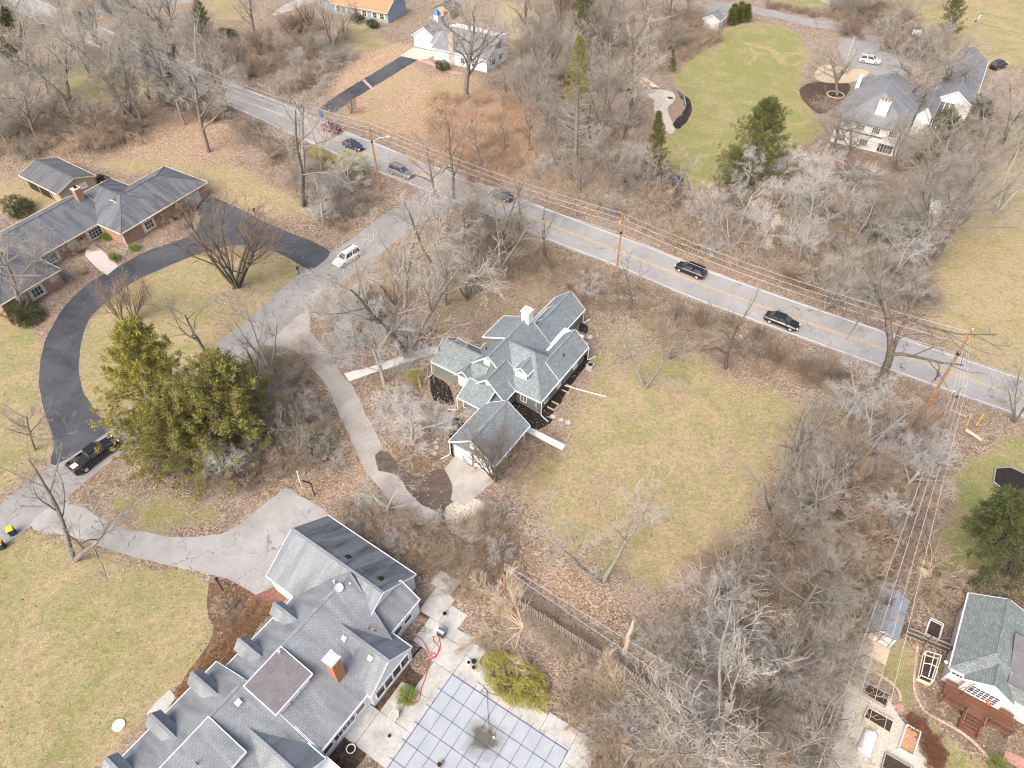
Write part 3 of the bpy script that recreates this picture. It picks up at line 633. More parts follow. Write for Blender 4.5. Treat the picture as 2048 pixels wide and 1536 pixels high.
roof_block(H, 9.4, 14.85, 8.8, 16.45, 2.495, 4.6, 'y', rf=RF, wm=WM, trim=TR)                         # west wing
roof_block(H, 8.7, 13.0, 4.53, 9.85, 2.49, 5.0, 'x', ridge=7.15, rf=RF, wm=WM, trim=TR)                  # front gable
roof_block(H, 9.15, 12.2, 9.95, 12.55, 2.52, 3.75, 'x', rf=RF, wm=WM, trim=TR)                        # bay gable
slab_roof(H, [(6.15, 9.9, 2.45), (6.15, 6.0, 2.45), (8.95, 6.0, 3.55), (8.95, 9.9, 3.55)], 0.16, RF, TR)
wallbox(H, 6.5, 9.4, 5.0, 9.55, 0, 2.42, WM); wallbox(H, 6.2, 11.5, 4.95, 8.6, 0, 2.45, WM)
slab_roof(H, [(15.3, 12.45, 4.4), (15.3, 8.5, 6.16), (20.3, 8.5, 6.16), (20.3, 12.45, 4.4)], 0.16, RF, TR)   # shed dormer
wallbox(H, 15.55, 20.1, 9.0, 12.1, 3.0, 4.36, WM)
MB().hexa([(15.54, 9.0, 4.3), (20.1, 9.0, 4.3), (20.1, 12.1, 4.3), (15.54, 12.1, 4.3)], [(15.54, 9.0, 5.72), (20.1, 9.0, 5.72), (20.1, 12.1, 4.40), (15.54, 12.1, 4.40)]).build('wall', WM, H)
roof_block(H, 12.35, 15.4, 3.5, 5.6, 4.6, 5.42, 'x', rf=RF, wm=WM, trim=TR, zb=3.2, inset=0.14)        # white faced dormer
roof_block(H, 22.5, 26.0, 6.55, 8.95, 3.45, 4.5, 'x', rf=RF, wm=WM, trim=TR, zb=2.6)
MB().box(21.6, 24.4, 2.2, 5.25, 2.72, 2.84).build('flat_roof', M['whitemetal'], H); wallbox(H, 21.8, 24.2, 2.4, 5.2, 0, 2.7, WM)
MB().box(19.2, 22.6, 4.55, 5.15, 2.75, 2.9).build('valley_gutter', M['whitemetal'], H)
c = MB(); c.box(19.3, 20.4, 7.9, 9.0, 4.5, 7.5); c.box(19.2, 20.5, 7.8, 9.1, 7.5, 7.65); c.box(19.5, 20.2, 8.1, 8.8, 7.65, 7.95)
c.build('chimney', M['whitemetal'], H)
def garage_door(H, x, y, face, w, h, m, cols=4, rows=4):
    d = MB(); d.box(-w / 2 - 0.09, w / 2 + 0.09, -0.05, 0.03, 0, h + 0.09); o = put('door_frame', d.mesh('door_frame', M['white']), H, (x, y, 0.02), math.radians(face) - math.pi / 2)
    for r in range(rows):
        for k in range(cols):
            q = MB(); q.box(-w / 2 + w * k / cols + 0.03, -w / 2 + w * (k + 1) / cols - 0.03, 0.03, 0.055, h * r / rows + 0.025, h * (r + 1) / rows - 0.025); q.build('panel', m, o)
M['doorwhite'] = noisy('white door panel', (0.74, 0.745, 0.75), (0.82, 0.82, 0.83), 1, 0.5)
garage_door(H, 0.11, 4.6, 180, 2.35, 2.05, M['doorwhite']); garage_door(H, 0.11, 1.75, 180, 2.35, 2.05, M['doorwhite'])
window(H, 0.11, 3.2, 3.35, 180, 0.35, 0.5, 1, 1, 'blind', name='gable_vent')
window(H, 3.2, 0.27, 0.9, 270, 0.8, 1.2)
window(H, 11.52, 3.5, 0.75, 180, 0.75, 1.35, 2, 4); window(H, 9.6, 4.92, 0.9, 270, 0.8, 1.2, 2, 2)
for x, w_, g in ((13.1, 0.75, 'glass'), (16.2, 0.8, 'blind'), (20.4, 0.9, 'blind')): window(H, x, 1.15, 0.7, 270, w_, 1.4, 2, 4, g)
window(H, 6.48, 8.75, 0.95, 180, 0.85, 1.05, 1, 2); window(H, 6.48, 7.35, 0.95, 180, 0.85, 1.05, 1, 2)
window(H, 8.9, 7.15, 3.95, 180, 0.35, 0.5, 1, 1, 'blind', name='gable_vent')
window(H, 11.3, 8.9, 4.55, 180, 0.75, 0.75, 1, 2, 'blind'); window(H, 12.46, 4.55, 3.72, 180, 1.55, 0.75, 4, 3, 'blind')
window(H, 9.35, 11.25, 0.9, 180, 1.5, 1.3, 3, 2, 'blind'); window(H, 22.7, 7.75, 3.75, 180, 0.3, 0.45, 1, 1, 'blind', name='gable_vent')
window(H, 26.5, 5.36, 0.9, 270, 0.8, 1.2); window(H, 12.1, 16.25, 0.9, 90, 1.2, 1.2)
for a in ((-0.05, 6.4, 2.4, -0.9, 0.45), (6.1, -0.05, 2.4, 0.3, -1.0), (11.2, 0.7, 2.45, -0.3, -1.0), (23.1, 0.7, 2.45, 1.0, -0.4), (29.4, 5.0, 2.4, 1.0, -0.3), (9.3, 16.5, 2.4, -1, 0.3), (6.1, 9.9, 2.4, -0.4, 0.9)): downspout(H, *a)
MB().tube([(17.3, 0.9, 0.1), (18.0, -2.2, 0.08), (18.6, -4.6, 0.07)], 0.07, 6).build('drain_pipe', M['white'], H)
for (x, y) in ((13.4, 0.45), (17.0, 0.45), (8.0, 9.8)):
    mb = MB(); mb.box(x - 0.6, x + 0.6, y - 0.75, y - 0.68, 0, 0.25); mb.box(x - 0.6, x - 0.53, y - 0.68, y + 0.35, 0, 0.25); mb.box(x + 0.53, x + 0.6, y - 0.68, y + 0.35, 0, 0.25); mb.build('window_well', noisy('tan metal rim', (0.45, 0.38, 0.25), (0.55, 0.46, 0.32), 4, 0.6), H)
for (x, y, z) in ((14.4, 6.6, 4.5), (13.6, 10.6, 4.3), (18.6, 2.0, 3.75)): pipe_vent(H, x, y, z, M['blackmetal'])
mb = MB(); mb.tube([(11.35, 1.5, 0), (11.35, 1.5, 4.2)], 0.035, 6); mb.box(11.2, 11.42, 1.4, 1.65, 1.2, 1.6); mb.build('power_mast', M['metal'], H)
AC = thing('air_conditioner', 'grey box air conditioner unit beside the sage green house wall', 'air conditioner', H.matrix_basis @ Vector((22.0, -0.3, 0)), math.radians(56.4))
mb = MB(); mb.box(-0.42, 0.42, -0.42, 0.42, 0.06, 0.78); mb.build('casing', noisy('grey grille', (0.32, 0.31, 0.30), (0.45, 0.44, 0.42), 12, 0.6), AC)
mb = MB(); mb.lathe([(0.34, 0.775), (0.34, 0.80), (0.1, 0.83)], 16); mb.build('fan_guard', M['blackmetal'], AC)
mb = MB(); mb.box(-0.55, 0.55, -0.55, 0.55, 0.0, 0.06); mb.build('pad', M['concrete'], AC)

# ---- bottom house
o2 = W(500 + 930 / 3.793, 1136 + 1030 / 3.793)
H = thing('white_dormered_house', 'large white house with long grey roof, row of roof dormers and orange brick chimney', 'house', o2, math.radians(55.27))
RF, WM, TR = M['sg_grey'], M['sd_white'], M['white']
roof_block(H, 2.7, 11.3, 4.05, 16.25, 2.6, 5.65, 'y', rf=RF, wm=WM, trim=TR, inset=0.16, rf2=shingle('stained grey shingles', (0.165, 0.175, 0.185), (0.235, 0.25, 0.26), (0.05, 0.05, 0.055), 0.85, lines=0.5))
roof_block(H, -5.9, 4.3, 0.0, 12.3, 2.6, 5.95, 'x', hip=(0, -2.3), ridge=7.8, rf=RF, wm=WM, trim=TR, inset=0.1)
roof_block(H, -22.5, -5.85, -0.02, 13.35, 2.59, 6.05, 'x', ridge=8.15, rf=RF, wm=WM, trim=TR, inset=0.1)
roof_block(H, -0.15, 5.35, -0.45, 7.6, 2.61, 4.95, 'y', rf=RF, wm=WM, trim=TR, inset=0.1, rf2=None)
roof_block(H, -10.5, -6.1, -0.9, 5.6, 3.1, 4.85, 'y', rf=RF, wm=WM, trim=TR)
slab_roof(H, [(4.3, 2.0, 2.62), (9.45, 2.0, 2.62), (9.45, 4.25, 4.05), (4.3, 4.25, 4.05)], 0.16, RF, TR)
wallbox(H, 4.45, 9.3, 2.12, 4.3, 0, 2.5, WM)
for k, u in enumerate((0.55, -3.65, -8.0, -12.2, -16.3)):
    e = 12.0 if k < 2 else 12.95
    roof_block(H, u - 0.78, u + 0.78, 8.9, e, 4.3, 5.15, 'y', rf=RF, wm=WM, trim=None, zb=2.8, inset=0.12, t=0.1)
    window(H, u, e - 0.2, 3.45, 90, 0.8, 0.8)
slab_roof(H, [(-6.25, 4.1, 5.3), (-2.1, 4.1, 5.3), (-2.1, 7.75, 6.06), (-6.25, 7.75, 6.06)], 0.16, M['membrane'], TR)
MB().hexa([(-6.15, 4.3, 3.6), (-2.2, 4.3, 3.6), (-2.2, 7.4, 3.6), (-6.15, 7.4, 3.6)], [(-6.15, 4.3, 5.17), (-2.2, 4.3, 5.17), (-2.2, 7.4, 5.80), (-6.15, 7.4, 5.80)]).build('wall', WM, H)
for u in (-5.2, -4.1, -3.0): window(H, u, 4.28, 4.55, 270, 0.85, 0.42, 1, 1, 'blind')
slab_roof(H, [(-18.5, 4.0, 5.1), (-9.6, 4.0, 5.1), (-9.6, 8.15, 6.16), (-18.5, 8.15, 6.16)], 0.16, RF, TR)
MB().hexa([(-18.3, 4.25, 3.6), (-9.7, 4.25, 3.6), (-9.7, 7.6, 3.6), (-18.3, 7.6, 3.6)], [(-18.3, 4.25, 4.98), (-9.7, 4.25, 4.98), (-9.7, 7.6, 5.82), (-18.3, 7.6, 5.82)]).build('wall', WM, H)
ch = MB(); ch.box(-1.05, -0.1, 2.35, 3.3, 3.2, 7.1); chim = ch.build('chimney', M['chimbrick'], H)
ch = MB(); ch.box(-1.15, 0.0, 2.25, 3.4, 7.1, 7.35); ch.box(-1.0, -0.15, 2.4, 3.25, 7.35, 7.6); ch.build('chimney_cap', M['whitemetal'], chim)
for k in range(4): window(H, 0.92 + 1.12 * k, -0.37, 0.75, 270, 0.96, 1.45, 1, 1, 'glass')
window(H, -1.2, 0.09, 1.1, 270, 1.0, 0.85, 1, 1); window(H, -5.2, 0.09, 1.1, 270, 1.0, 0.85, 1, 1); window(H, -3.2, 0.09, 1.0, 270, 2.4, 1.0, 5, 1)
window(H, 7.6, 2.1, 1.1, 270, 0.95, 0.85, 1, 1); window(H, 6.2, 2.1, 1.1, 270, 0.95, 0.85, 1, 1)
window(H, -8.3, -0.68, 2.6, 270, 1.5, 0.9, 2, 1)
slab_roof(H, [(-9.6, -3.2, 2.5), (-5.9, -3.2, 2.5), (-5.9, -0.7, 2.75), (-9.6, -0.7, 2.75)], 0.14, noisy('grey flat roof', (0.42, 0.45, 0.48), (0.5, 0.53, 0.56), 2, 0.8), TR)
wallbox(H, -9.4, -6.1, -3.0, -0.7, 0, 2.4, WM)
garage_door(H, 2.83, 14.6, 180, 2.3, 2.0, M['doorwhite'])
for (x, y, z) in ((5.2, 8.6, 5.6), (5.9, 7.2, 5.5)): pipe_vent(H, x, y, z - 0.2, M['whitemetal'])
for (x, y, z) in ((4.0, 3.4, 4.1), (4.2, 2.9, 3.9), (-12.4, 6.2, 5.9)): pipe_vent(H, x, y, z, noisy('rusty pipe', (0.3, 0.12, 0.07), (0.4, 0.2, 0.12), 6, 0.8))
def roof_vent(H, x, y, z, tilt, m):
    mb = MB(); mb.box(-0.24, 0.24, -0.24, 0.24, -0.05, 0.14); mb.box(-0.19, 0.19, -0.19, 0.19, 0.14, 0.2); o = put('roof_vent', mb.mesh('roof_vent', m), H, (x, y, z)); o.rotation_euler = tilt
roof_vent(H, 8.1, 9.8, 4.85, (0, 0.6, 0), M['blackmetal']); roof_vent(H, 8.2, 5.6, 4.8, (0, 0.6, 0), M['blackmetal'])
roof_vent(H, 2.0, 1.2, 4.5, (0, -0.6, 0), M['metal']); roof_vent(H, 2.0, 4.4, 4.5, (0, -0.6, 0), M['metal']); roof_vent(H, -7.4, 7.2, 5.8, (0.45, 0, 0), M['whitemetal'])
roof_vent(H, 5.3, 5.7, 4.5, (0, -0.6, 0), M['whitemetal'])
mb = MB(); mb.tube([(4.9, 7.6, 5.3), (4.9, 7.6, 6.1)], 0.05, 6); d = mb.build('dish_mast', M['metal'], H)
mb = MB(); mb.lathe([(0.05, 0.0), (0.28, 0.06), (0.42, 0.16), (0.40, 0.17), (0.27, 0.08), (0.02, 0.03)], 18); q = put('dish', mb.mesh('dish', noisy('grey dish', (0.5, 0.53, 0.55), (0.6, 0.62, 0.64), 3, 0.5)), d, (4.9, 7.6, 6.05)); q.rotation_euler = (0.7, -0.3, 0)
mb = MB(); mb.tube([(-2.6, 7.3, 6.3), (-2.6, 7.3, 6.6)], 0.12, 8); mb.build('vent_pipe', M['metal'], H)

# ---- left brick house
o3 = W(1235 / 5.12, 300 + 920 / 5.12)
H = thing('brick_house', 'long low brick house with slate grey hipped roof beside the black driveway', 'house', o3, math.radians(59.7))
RF, WM, TR = M['sg_slate'], M['brick'], M['cream']
roof_block(H, -0.9, 9.6, -2.7, 13.1, 2.6, 5.35, 'y', hip=(5.2, 5.2), rf=RF, wm=WM, trim=TR)
roof_block(H, 3.0, 17.2, -2.65, 8.3, 2.62, 5.0, 'x', hip=(0, 5.3), rf=RF, wm=WM, trim=TR)
roof_block(H, -14.0, 2.0, 2.95, 14.3, 2.58, 5.1, 'x', hip=(0, 0), rf=RF, wm=WM, trim=TR)
roof_block(H, -21.5, -11.6, -2.7, 14.4, 2.61, 5.2, 'y', hip=(4.9, 4.9), rf=RF, wm=WM, trim=TR)
ch = MB(); ch.box(0.2, 1.3, 7.4, 8.3, 3.6, 6.6); chim = ch.build('chimney', M['brick'], H)
ch = MB(); ch.box(0.1, 1.4, 7.3, 8.4, 6.6, 6.75); ch.build('chimney_cap', M['cream'], chim); ch = MB(); ch.lathe([(0.25, 6.75), (0.25, 7.1), (0.32, 7.12)], 10, (0.75, 7.85)); ch.build('flue', M['blackmetal'], chim)
for x, y, w_ in ((-1.7, 3.3, 2.1), (-9.9, 3.3, 2.2)):
    MB().box(x - w_ / 2 - 0.5, x + w_ / 2 + 0.5, y - 0.04, y + 0.02, 0.25, 2.35).build('window_panel', M['cream'], H); window(H, x, y - 0.06, 0.55, 270, w_, 1.5, 4, 3)
for x, y, w_ in ((4.3, -2.3, 1.5), (-16.0, -2.3, 1.5)):
    MB().box(x - w_ / 2 - 0.45, x + w_ / 2 + 0.45, y - 0.04, y + 0.02, 0.2, 2.35).build('window_panel', M['cream'], H); window(H, x, y - 0.06, 0.6, 270, w_, 1.35, 3, 2)
MB().box(-6.6, -5.0, 3.22, 3.34, 0.02, 2.3).build('door', noisy('cream entry door', (0.5, 0.46, 0.4), (0.6, 0.55, 0.48), 3, 0.6), H)
garage_door(H, 12.7, -2.32, 270, 4.6, 2.15, noisy('pinkish garage door', (0.55, 0.50, 0.47), (0.63, 0.58, 0.55), 2, 0.6), 6, 4)
MB().box(-4.2, -4.05, 3.2, 3.28, 1.4, 1.9).build('wall_lamp', M['blackmetal'], H)
downspout(H, -0.6, -2.4, 2.4, -0.2, -1.0, 0.8); downspout(H, -0.7, 2.6, 2.4, -1, 0, 0.6)
pipe_vent(H, 6.5, 10.5, 3.8, M['metal'])
# ---- tan shed behind it
o4 = W(580 / 5.12, 300 + 540 / 5.12)
H = thing('open_garage', 'tan board garage with charcoal gable roof behind the brick house', 'garage', o4, math.radians(146.5))
roof_block(H, -2.2, 9.3, -7.3, 0.1, 2.45, 3.75, 'x', rf=M['sg_dark'], wm=M['tan'], trim=M['cream'])
window(H, -1.96, -4.6, 1.3, 180, 1.2, 0.8, 2, 1, 'blind'); MB().box(1.2, 7.8, -0.3, -0.22, 0.05, 1.9).build('dark_bay_panel', M['blackmetal'], H)  # black panel on the wall stands in for the shade inside the open bay
for x in (0.9, 4.5, 8.2): MB().box(x - 0.1, x + 0.1, -0.24, -0.1, 0, 2.3).build('post', M['tan'], H)

# ---- right garden house
o5 = W(1728 + 1190 / 6.4, 1120 + 630 / 6.4)
H = thing('garden_house', 'off white house with green grey hipped roof and stained timber deck', 'house', o5, math.radians(55.7))
RF, WM, TR = M['sg_teal'], M['sd_pinkwhite'], M['white']
roof_block(H, -8.75, 0.1, -7.2, 0.2, 3.0, 4.75, 'x', hip=(2.6, 0), ridge=-2.6, rf=RF, wm=WM, trim=TR)
roof_block(H, -9.15, -5.0, -5.1, -1.0, 3.05, 4.3, 'x', rf=RF, wm=WM, trim=TR)
slab_roof(H, [(-7.9, -9.5, 3.9), (-7.9, -4.0, 4.05), (-3.2, -3.6, 4.75), (-3.2, -9.5, 4.7)], 0.15, M['membrane'], None)
wallbox(H, -8.4, -0.3, -9.4, -6.5, 0, 3.85, WM)
window(H, -8.42, -0.95, 1.9, 180, 1.3, 0.75, 4, 2); window(H, -8.97, -3.05, 1.25, 180, 2.3, 1.35, 6, 4)
for y0 in (-2.2, -3.2): window(H, y0, -0.14, 1.7, 90, 0.55, 0.9, 1, 1)
window(H, -1.2, -0.14, 1.4, 90, 0.6, 0.6, 1, 1, 'blind')
MB().lathe([(0.15, 1.2), (0.2, 1.3), (0.1, 1.45)], 10, (-7.2, 0.1)).build('wall_vent', M['white'], H)
deck = thing('timber_deck', 'dark brown stained deck with steps and slatted rails behind the off white house', 'deck', o5, math.radians(55.7))
for k in range(15):
    x = -8.62 - k * 0.145; MB().box(x - 0.135, x, -6.0, -0.35, 0.92, 0.96).build('deck_board', M['deckwood'], deck)
MB().box(-10.7, -8.6, -5.9, -0.45, 0.75, 0.90).build('joist_frame', M['deckwood'], deck)
for y in (-5.9, -4.2, -2.3, -0.5): MB().box(-10.72, -10.6, y - 0.06, y + 0.06, 0, 1.95).build('post', M['deckwood'], deck)
for k in range(5):
    MB().box(-10.8 - 0.27 * (k + 1), -10.8 - 0.27 * k, -3.75, -2.35, 0.77 - 0.17 * k - 0.05, 0.77 - 0.17 * k).build('tread', M['deckwood'], deck)
for y in (-3.82, -2.28):
    mb = MB(); mb.bar((-10.75, y, 0.75), (-12.2, y, 0.02), 0.07, 0.25); mb.bar((-10.7, y, 1.75), (-12.15, y, 0.85), 0.1, 0.06); mb.bar((-12.1, y, 0), (-12.1, y, 0.95), 0.09); mb.build('stair_stringer', M['deckwood'], deck)
for (ya, yb) in ((-2.2, -0.5), (-5.9, -3.9)):
    mb = MB(); mb.bar((-10.66, ya, 1.85), (-10.66, yb, 1.85), 0.12, 0.06); mb.bar((-10.66, ya, 1.1), (-10.66, yb, 1.1), 0.08, 0.05); mb.build('rail', M['deckwood'], deck)
    n = int((yb - ya) / 0.15)
    for j in range(n): MB().box(-10.68, -10.64, ya + 0.1 + j * 0.15, ya + 0.15 + j * 0.15, 1.1, 1.85).build('baluster', M['deckwood'], deck)
# ---- white building behind the evergreen at the right
o6 = W(2040, 1235)
H = thing('white_outbuilding', 'low white building half hidden behind the dark evergreen by the garden house', 'building', o6 + Vector((2.5, 0.6, 0)), math.radians(55.7))
roof_block(H, -2.4, 5, -3, 1.0, 2.6, 3.6, 'y', rf=M['sg_teal'], wm=M['sd_pinkwhite'], trim=TR); window(H, -2.0, -0.8, 1.0, 180, 0.8, 1.0)

# ---- garden shed
o7 = o5 + Matrix.Rotation(math.radians(55.7), 3, 'Z') @ Vector((-8.0, 5.8, 0))
H = thing('garden_shed', 'small blue grey roofed shed with white panelled door front beside timber trellis', 'shed', o7, math.radians(57))
roof_block(H, -0.2, 4.7, -1.35, 1.35, 2.0, 2.75, 'x', rf=shingle('blue grey shed shingles', (0.20, 0.24, 0.28), (0.26, 0.30, 0.34), stain_amt=0.15), wm=M['sd_white'], trim=None, inset=0.12)
for s in (-1, 1):
    for r in range(2): MB().box(-0.14, -0.115, s * 0.5 - 0.42, s * 0.5 + 0.42, 0.15 + r * 0.85, 0.92 + r * 0.85).build('door_panel', M['doorwhite'], H)
MB().box(-0.115, -0.085, -1.0, 1.0, 0.1, 1.9).build('door', noisy('dark green door', (0.02, 0.05, 0.045), (0.03, 0.07, 0.06), 3, 0.6), H)
MB().box(-1.9, -0.15, -1.3, 1.2, 0.0, 0.08).build('ramp', M['paleplank'], H)

# ---- top right tudor house
o8 = W(1648 + 75 / 5.12, 80 + 1040 / 5.12)
H = thing('white_two_storey_house', 'white two storey house with steep grey roof and dark timber band', 'house', o8, math.radians(-31))
RF, WM, TR = M['sg_left'], M['stucco'], None
roof_block(H, -0.6, 12.2, -0.4, 19.5, 5.0, 8.9, 'y', hip=(6.4, 3), rf=RF, wm=WM, trim=TR)
MB().box(-0.28, 8.6, -0.06, 0.0, 2.75, 3.0).build('timber_band', M['blackwood'], H)
for x in (1.6, 4.2, 7.0, 10.0): window(H, x, -0.03, 3.5, 270, 1.3, 1.0, 4, 2)
for x, w_ in ((1.6, 1.2), (5.6, 1.3)): window(H, x, -0.03, 0.7, 270, w_, 1.2, 4, 2)
window(H, 9.6, -0.03, 0.3, 270, 2.6, 1.6, 5, 2)
ch = MB(); ch.box(5.6, 7.6, 1.6, 3.2, 5.6, 8.6); chim = ch.build('chimney', M['stucco'], H)
for k in range(3): MB().lathe([(0.2, 8.6), (0.2, 9.1), (0.25, 9.15)], 8, (6.0 + 0.6 * k, 2.4)).build('chimney_pot', M['chimbrick'], chim)
MB().box(-0.4, 0.3, 14, 15.6, 4.6, 7.6).build('chimney', M['stucco'], H)
roof_block(H, 12.0, 15.5, 10, 24, 4.2, 6.4, 'y', rf=RF, wm=WM, trim=TR)
roof_block(H, 14.0, 21.4, 19.5, 46, 4.2, 6.6, 'y', rf=RF, wm=WM, trim=M['white'])
slab_roof(H, [(14.4, 8.3, 2.8), (18.4, 8.3, 2.8), (18.4, 19.6, 4.1), (14.4, 19.6, 4.1)], 0.1, M['glass'], M['white'], 'glass_roof'); wallbox(H, 14.6, 18.2, 8.6, 19.6, 0, 2.7, M['stucco'])
for k in range(5): MB().bar((14.4 + 0.9 * k + 0.2, 8.3, 2.86), (14.4 + 0.9 * k + 0.2, 19.6, 4.16), 0.1, 0.08).build('glazing_bar', M['white'], H)

# ---- top white house
o9 = W(780 + 1230 / 6.4, 930 / 6.4)
H = thing('white_cupola_house', 'white house with grey gable roof, white rear dormer and garage topped by blue capped cupola', 'house', o9, math.radians(60.2))
RF, WM, TR = M['sg_left'], M['sd_white'], M['white']
roof_block(H, -0.3, 9.6, -0.4, 14.5, 2.9, 6.0, 'y', ridge=5.6, rf=RF, wm=WM, trim=TR)
MB().hexa([(6.0, 0.0, 4.2), (9.5, 0.0, 4.2), (9.5, 13.5, 4.2), (6.0, 13.5, 4.2)], [(6.0, 0.0, 6.05), (9.6, 0.0, 5.4), (9.6, 13.5, 5.4), (6.0, 13.5, 6.05)]).build('rear_dormer', M['whitemetal'], H)
roof_block(H, 4.4, 13.0, 16.2, 23.5, 2.6, 5.0, 'x', rf=RF, wm=WM, trim=TR); wallbox(H, 3.0, 9, 14.0, 16.6, 0, 2.6, WM)
roof_block(H, 2.6, 9.4, 13.8, 17.0, 2.62, 4.2, 'y', rf=RF, wm=None, walls=False)
garage_door(H, 4.6, 19.9, 180, 4.8, 2.2, M['doorwhite'], 6, 4)
cu = MB(); cu.box(9.6, 10.8, 19.2, 20.4, 4.6, 6.2); cup = cu.build('cupola', M['white'], H)
MB().hexa([(9.45, 19.05, 6.2), (10.95, 19.05, 6.2), (10.95, 20.55, 6.2), (9.45, 20.55, 6.2)], [(10.1, 19.7, 7.4), (10.3, 19.7, 7.4), (10.3, 19.9, 7.4), (10.1, 19.9, 7.4)]).build('cupola_roof', paint('blue metal', (0.05, 0.18, 0.42)), cup)
for x, z in ((2.6, 0.9), (6.4, 0.9), (5.4, 3.6)):
    window(H, x, -0.2, z, 270, 0.9, 1.3); 
    for s in (-1, 1): MB().box(x + s * 0.75 - 0.18, x + s * 0.75 + 0.18, -0.22, -0.17, z, z + 1.3).build('shutter', M['blackmetal'], H)
for y in (3.0, 6.2, 9.5): window(H, 0.06, y, 0.8, 180, 1.0, 1.2)
MB().box(0.0, 0.7, 8.6, 10.0, 0, 6.9).build('chimney', noisy('tan stone', (0.36, 0.31, 0.25), (0.5, 0.44, 0.37), 3, 0.9, 0.4), H)
# ---- top blue house
o10 = W(500 + 1040 / 3.793, 170 / 3.793)
H = thing('blue_house', 'pale blue house with rust orange roof, red door and cream shutters', 'house', o10, math.radians(-25.9))
roof_block(H, -17.0, 1.0, -0.9, 8.5, 2.6, 5.4, 'x', rf=M['sg_orange'], wm=M['sd_blue'], trim=M['cream']); roof_block(H, -23, -15.5, 1.0, 8.0, 2.58, 4.8, 'x', rf=M['sg_orange'], wm=M['sd_blue'], trim=M['cream'])
for x in (-14.6, -12.9, -6.4, -3.2, -1.0):
    window(H, x, -0.54, 0.8, 270, 1.1, 1.2, 2, 2, 'glass', 'cream')
    for s in (-1, 1): MB().box(x + s * 0.85 - 0.2, x + s * 0.85 + 0.2, -0.58, -0.53, 0.8, 2.0).build('shutter', M['cream'], H)
MB().box(-9.6, -8.6, -0.6, -0.52, 0, 2.1).build('door', paint('red door', (0.35, 0.02, 0.03)), H)
# ---- small sheds at the top
H = thing('lawn_shed', 'small pale shed with blue grey roof at the end of the green lawn', 'shed', W(1425, 54), math.radians(60))
roof_block(H, -2.2, 2.6, -2.3, 2.3, 2.3, 3.6, 'x', rf=M['sg_left'], wm=M['sd_white'], trim=M['white']); MB().box(-2.02, -1.96, -0.9, 0.9, 0.05, 1.9).build('door', M['doorwhite'], H)
H = thing('dark_shed', 'dark roofed tan shed on the lawn beyond the white cupola house', 'shed', W(893, 32), math.radians(60))
roof_block(H, -2.2, 3.2, -2.6, 2.6, 2.2, 3.5, 'x', rf=M['sg_dark'], wm=M['tan'], trim=None); MB().box(-2.05, -1.98, -1.9, -0.6, 0.05, 1.9).build('door', paint('dark red door', (0.16, 0.04, 0.04)), H)
# ------------------------------------------------------------------ vegetation kit
def tubes(branches, sides):
    """branches: list of (points, radii); returns verts, quads"""
    V = []; Q = []; base = 0; byn = {}
    for p, r in branches: byn.setdefault(len(p), []).append((p, r))
    for n, bl in byn.items():
        P = np.array([b[0] for b in bl], np.float32); R = np.array([b[1] for b in bl], np.float32); B = len(bl)
        T = np.gradient(P, axis=1); T /= np.linalg.norm(T, axis=2, keepdims=True) + 1e-9
        ref = np.array([0.37, 0.21, 0.9], np.float32); A = np.cross(T, ref); A /= np.linalg.norm(A, axis=2, keepdims=True) + 1e-9; C = np.cross(T, A)
        ang = np.arange(sides) * 2 * np.pi / sides
        ring = P[:, :, None, :] + R[:, :, None, None] * (A[:, :, None, :] * np.cos(ang)[None, None, :, None] + C[:, :, None, :] * np.sin(ang)[None, None, :, None])
        V.append(ring.reshape(-1, 3))
        idx = base + np.arange(B * n * sides).reshape(B, n, sides)
        a = idx[:, :-1, :]; b = idx[:, 1:, :]
        Q.append(np.stack([a, np.roll(a, -1, 2), np.roll(b, -1, 2), b], -1).reshape(-1, 4)); base += B * n * sides
    return np.concatenate(V), np.concatenate(Q)
def rvec(rg): 
    z = rg.uniform(-1, 1); t = rg.uniform(0, 6.2832); s = math.sqrt(1 - z * z); return Vector((s * math.cos(t), s * math.sin(t), z))
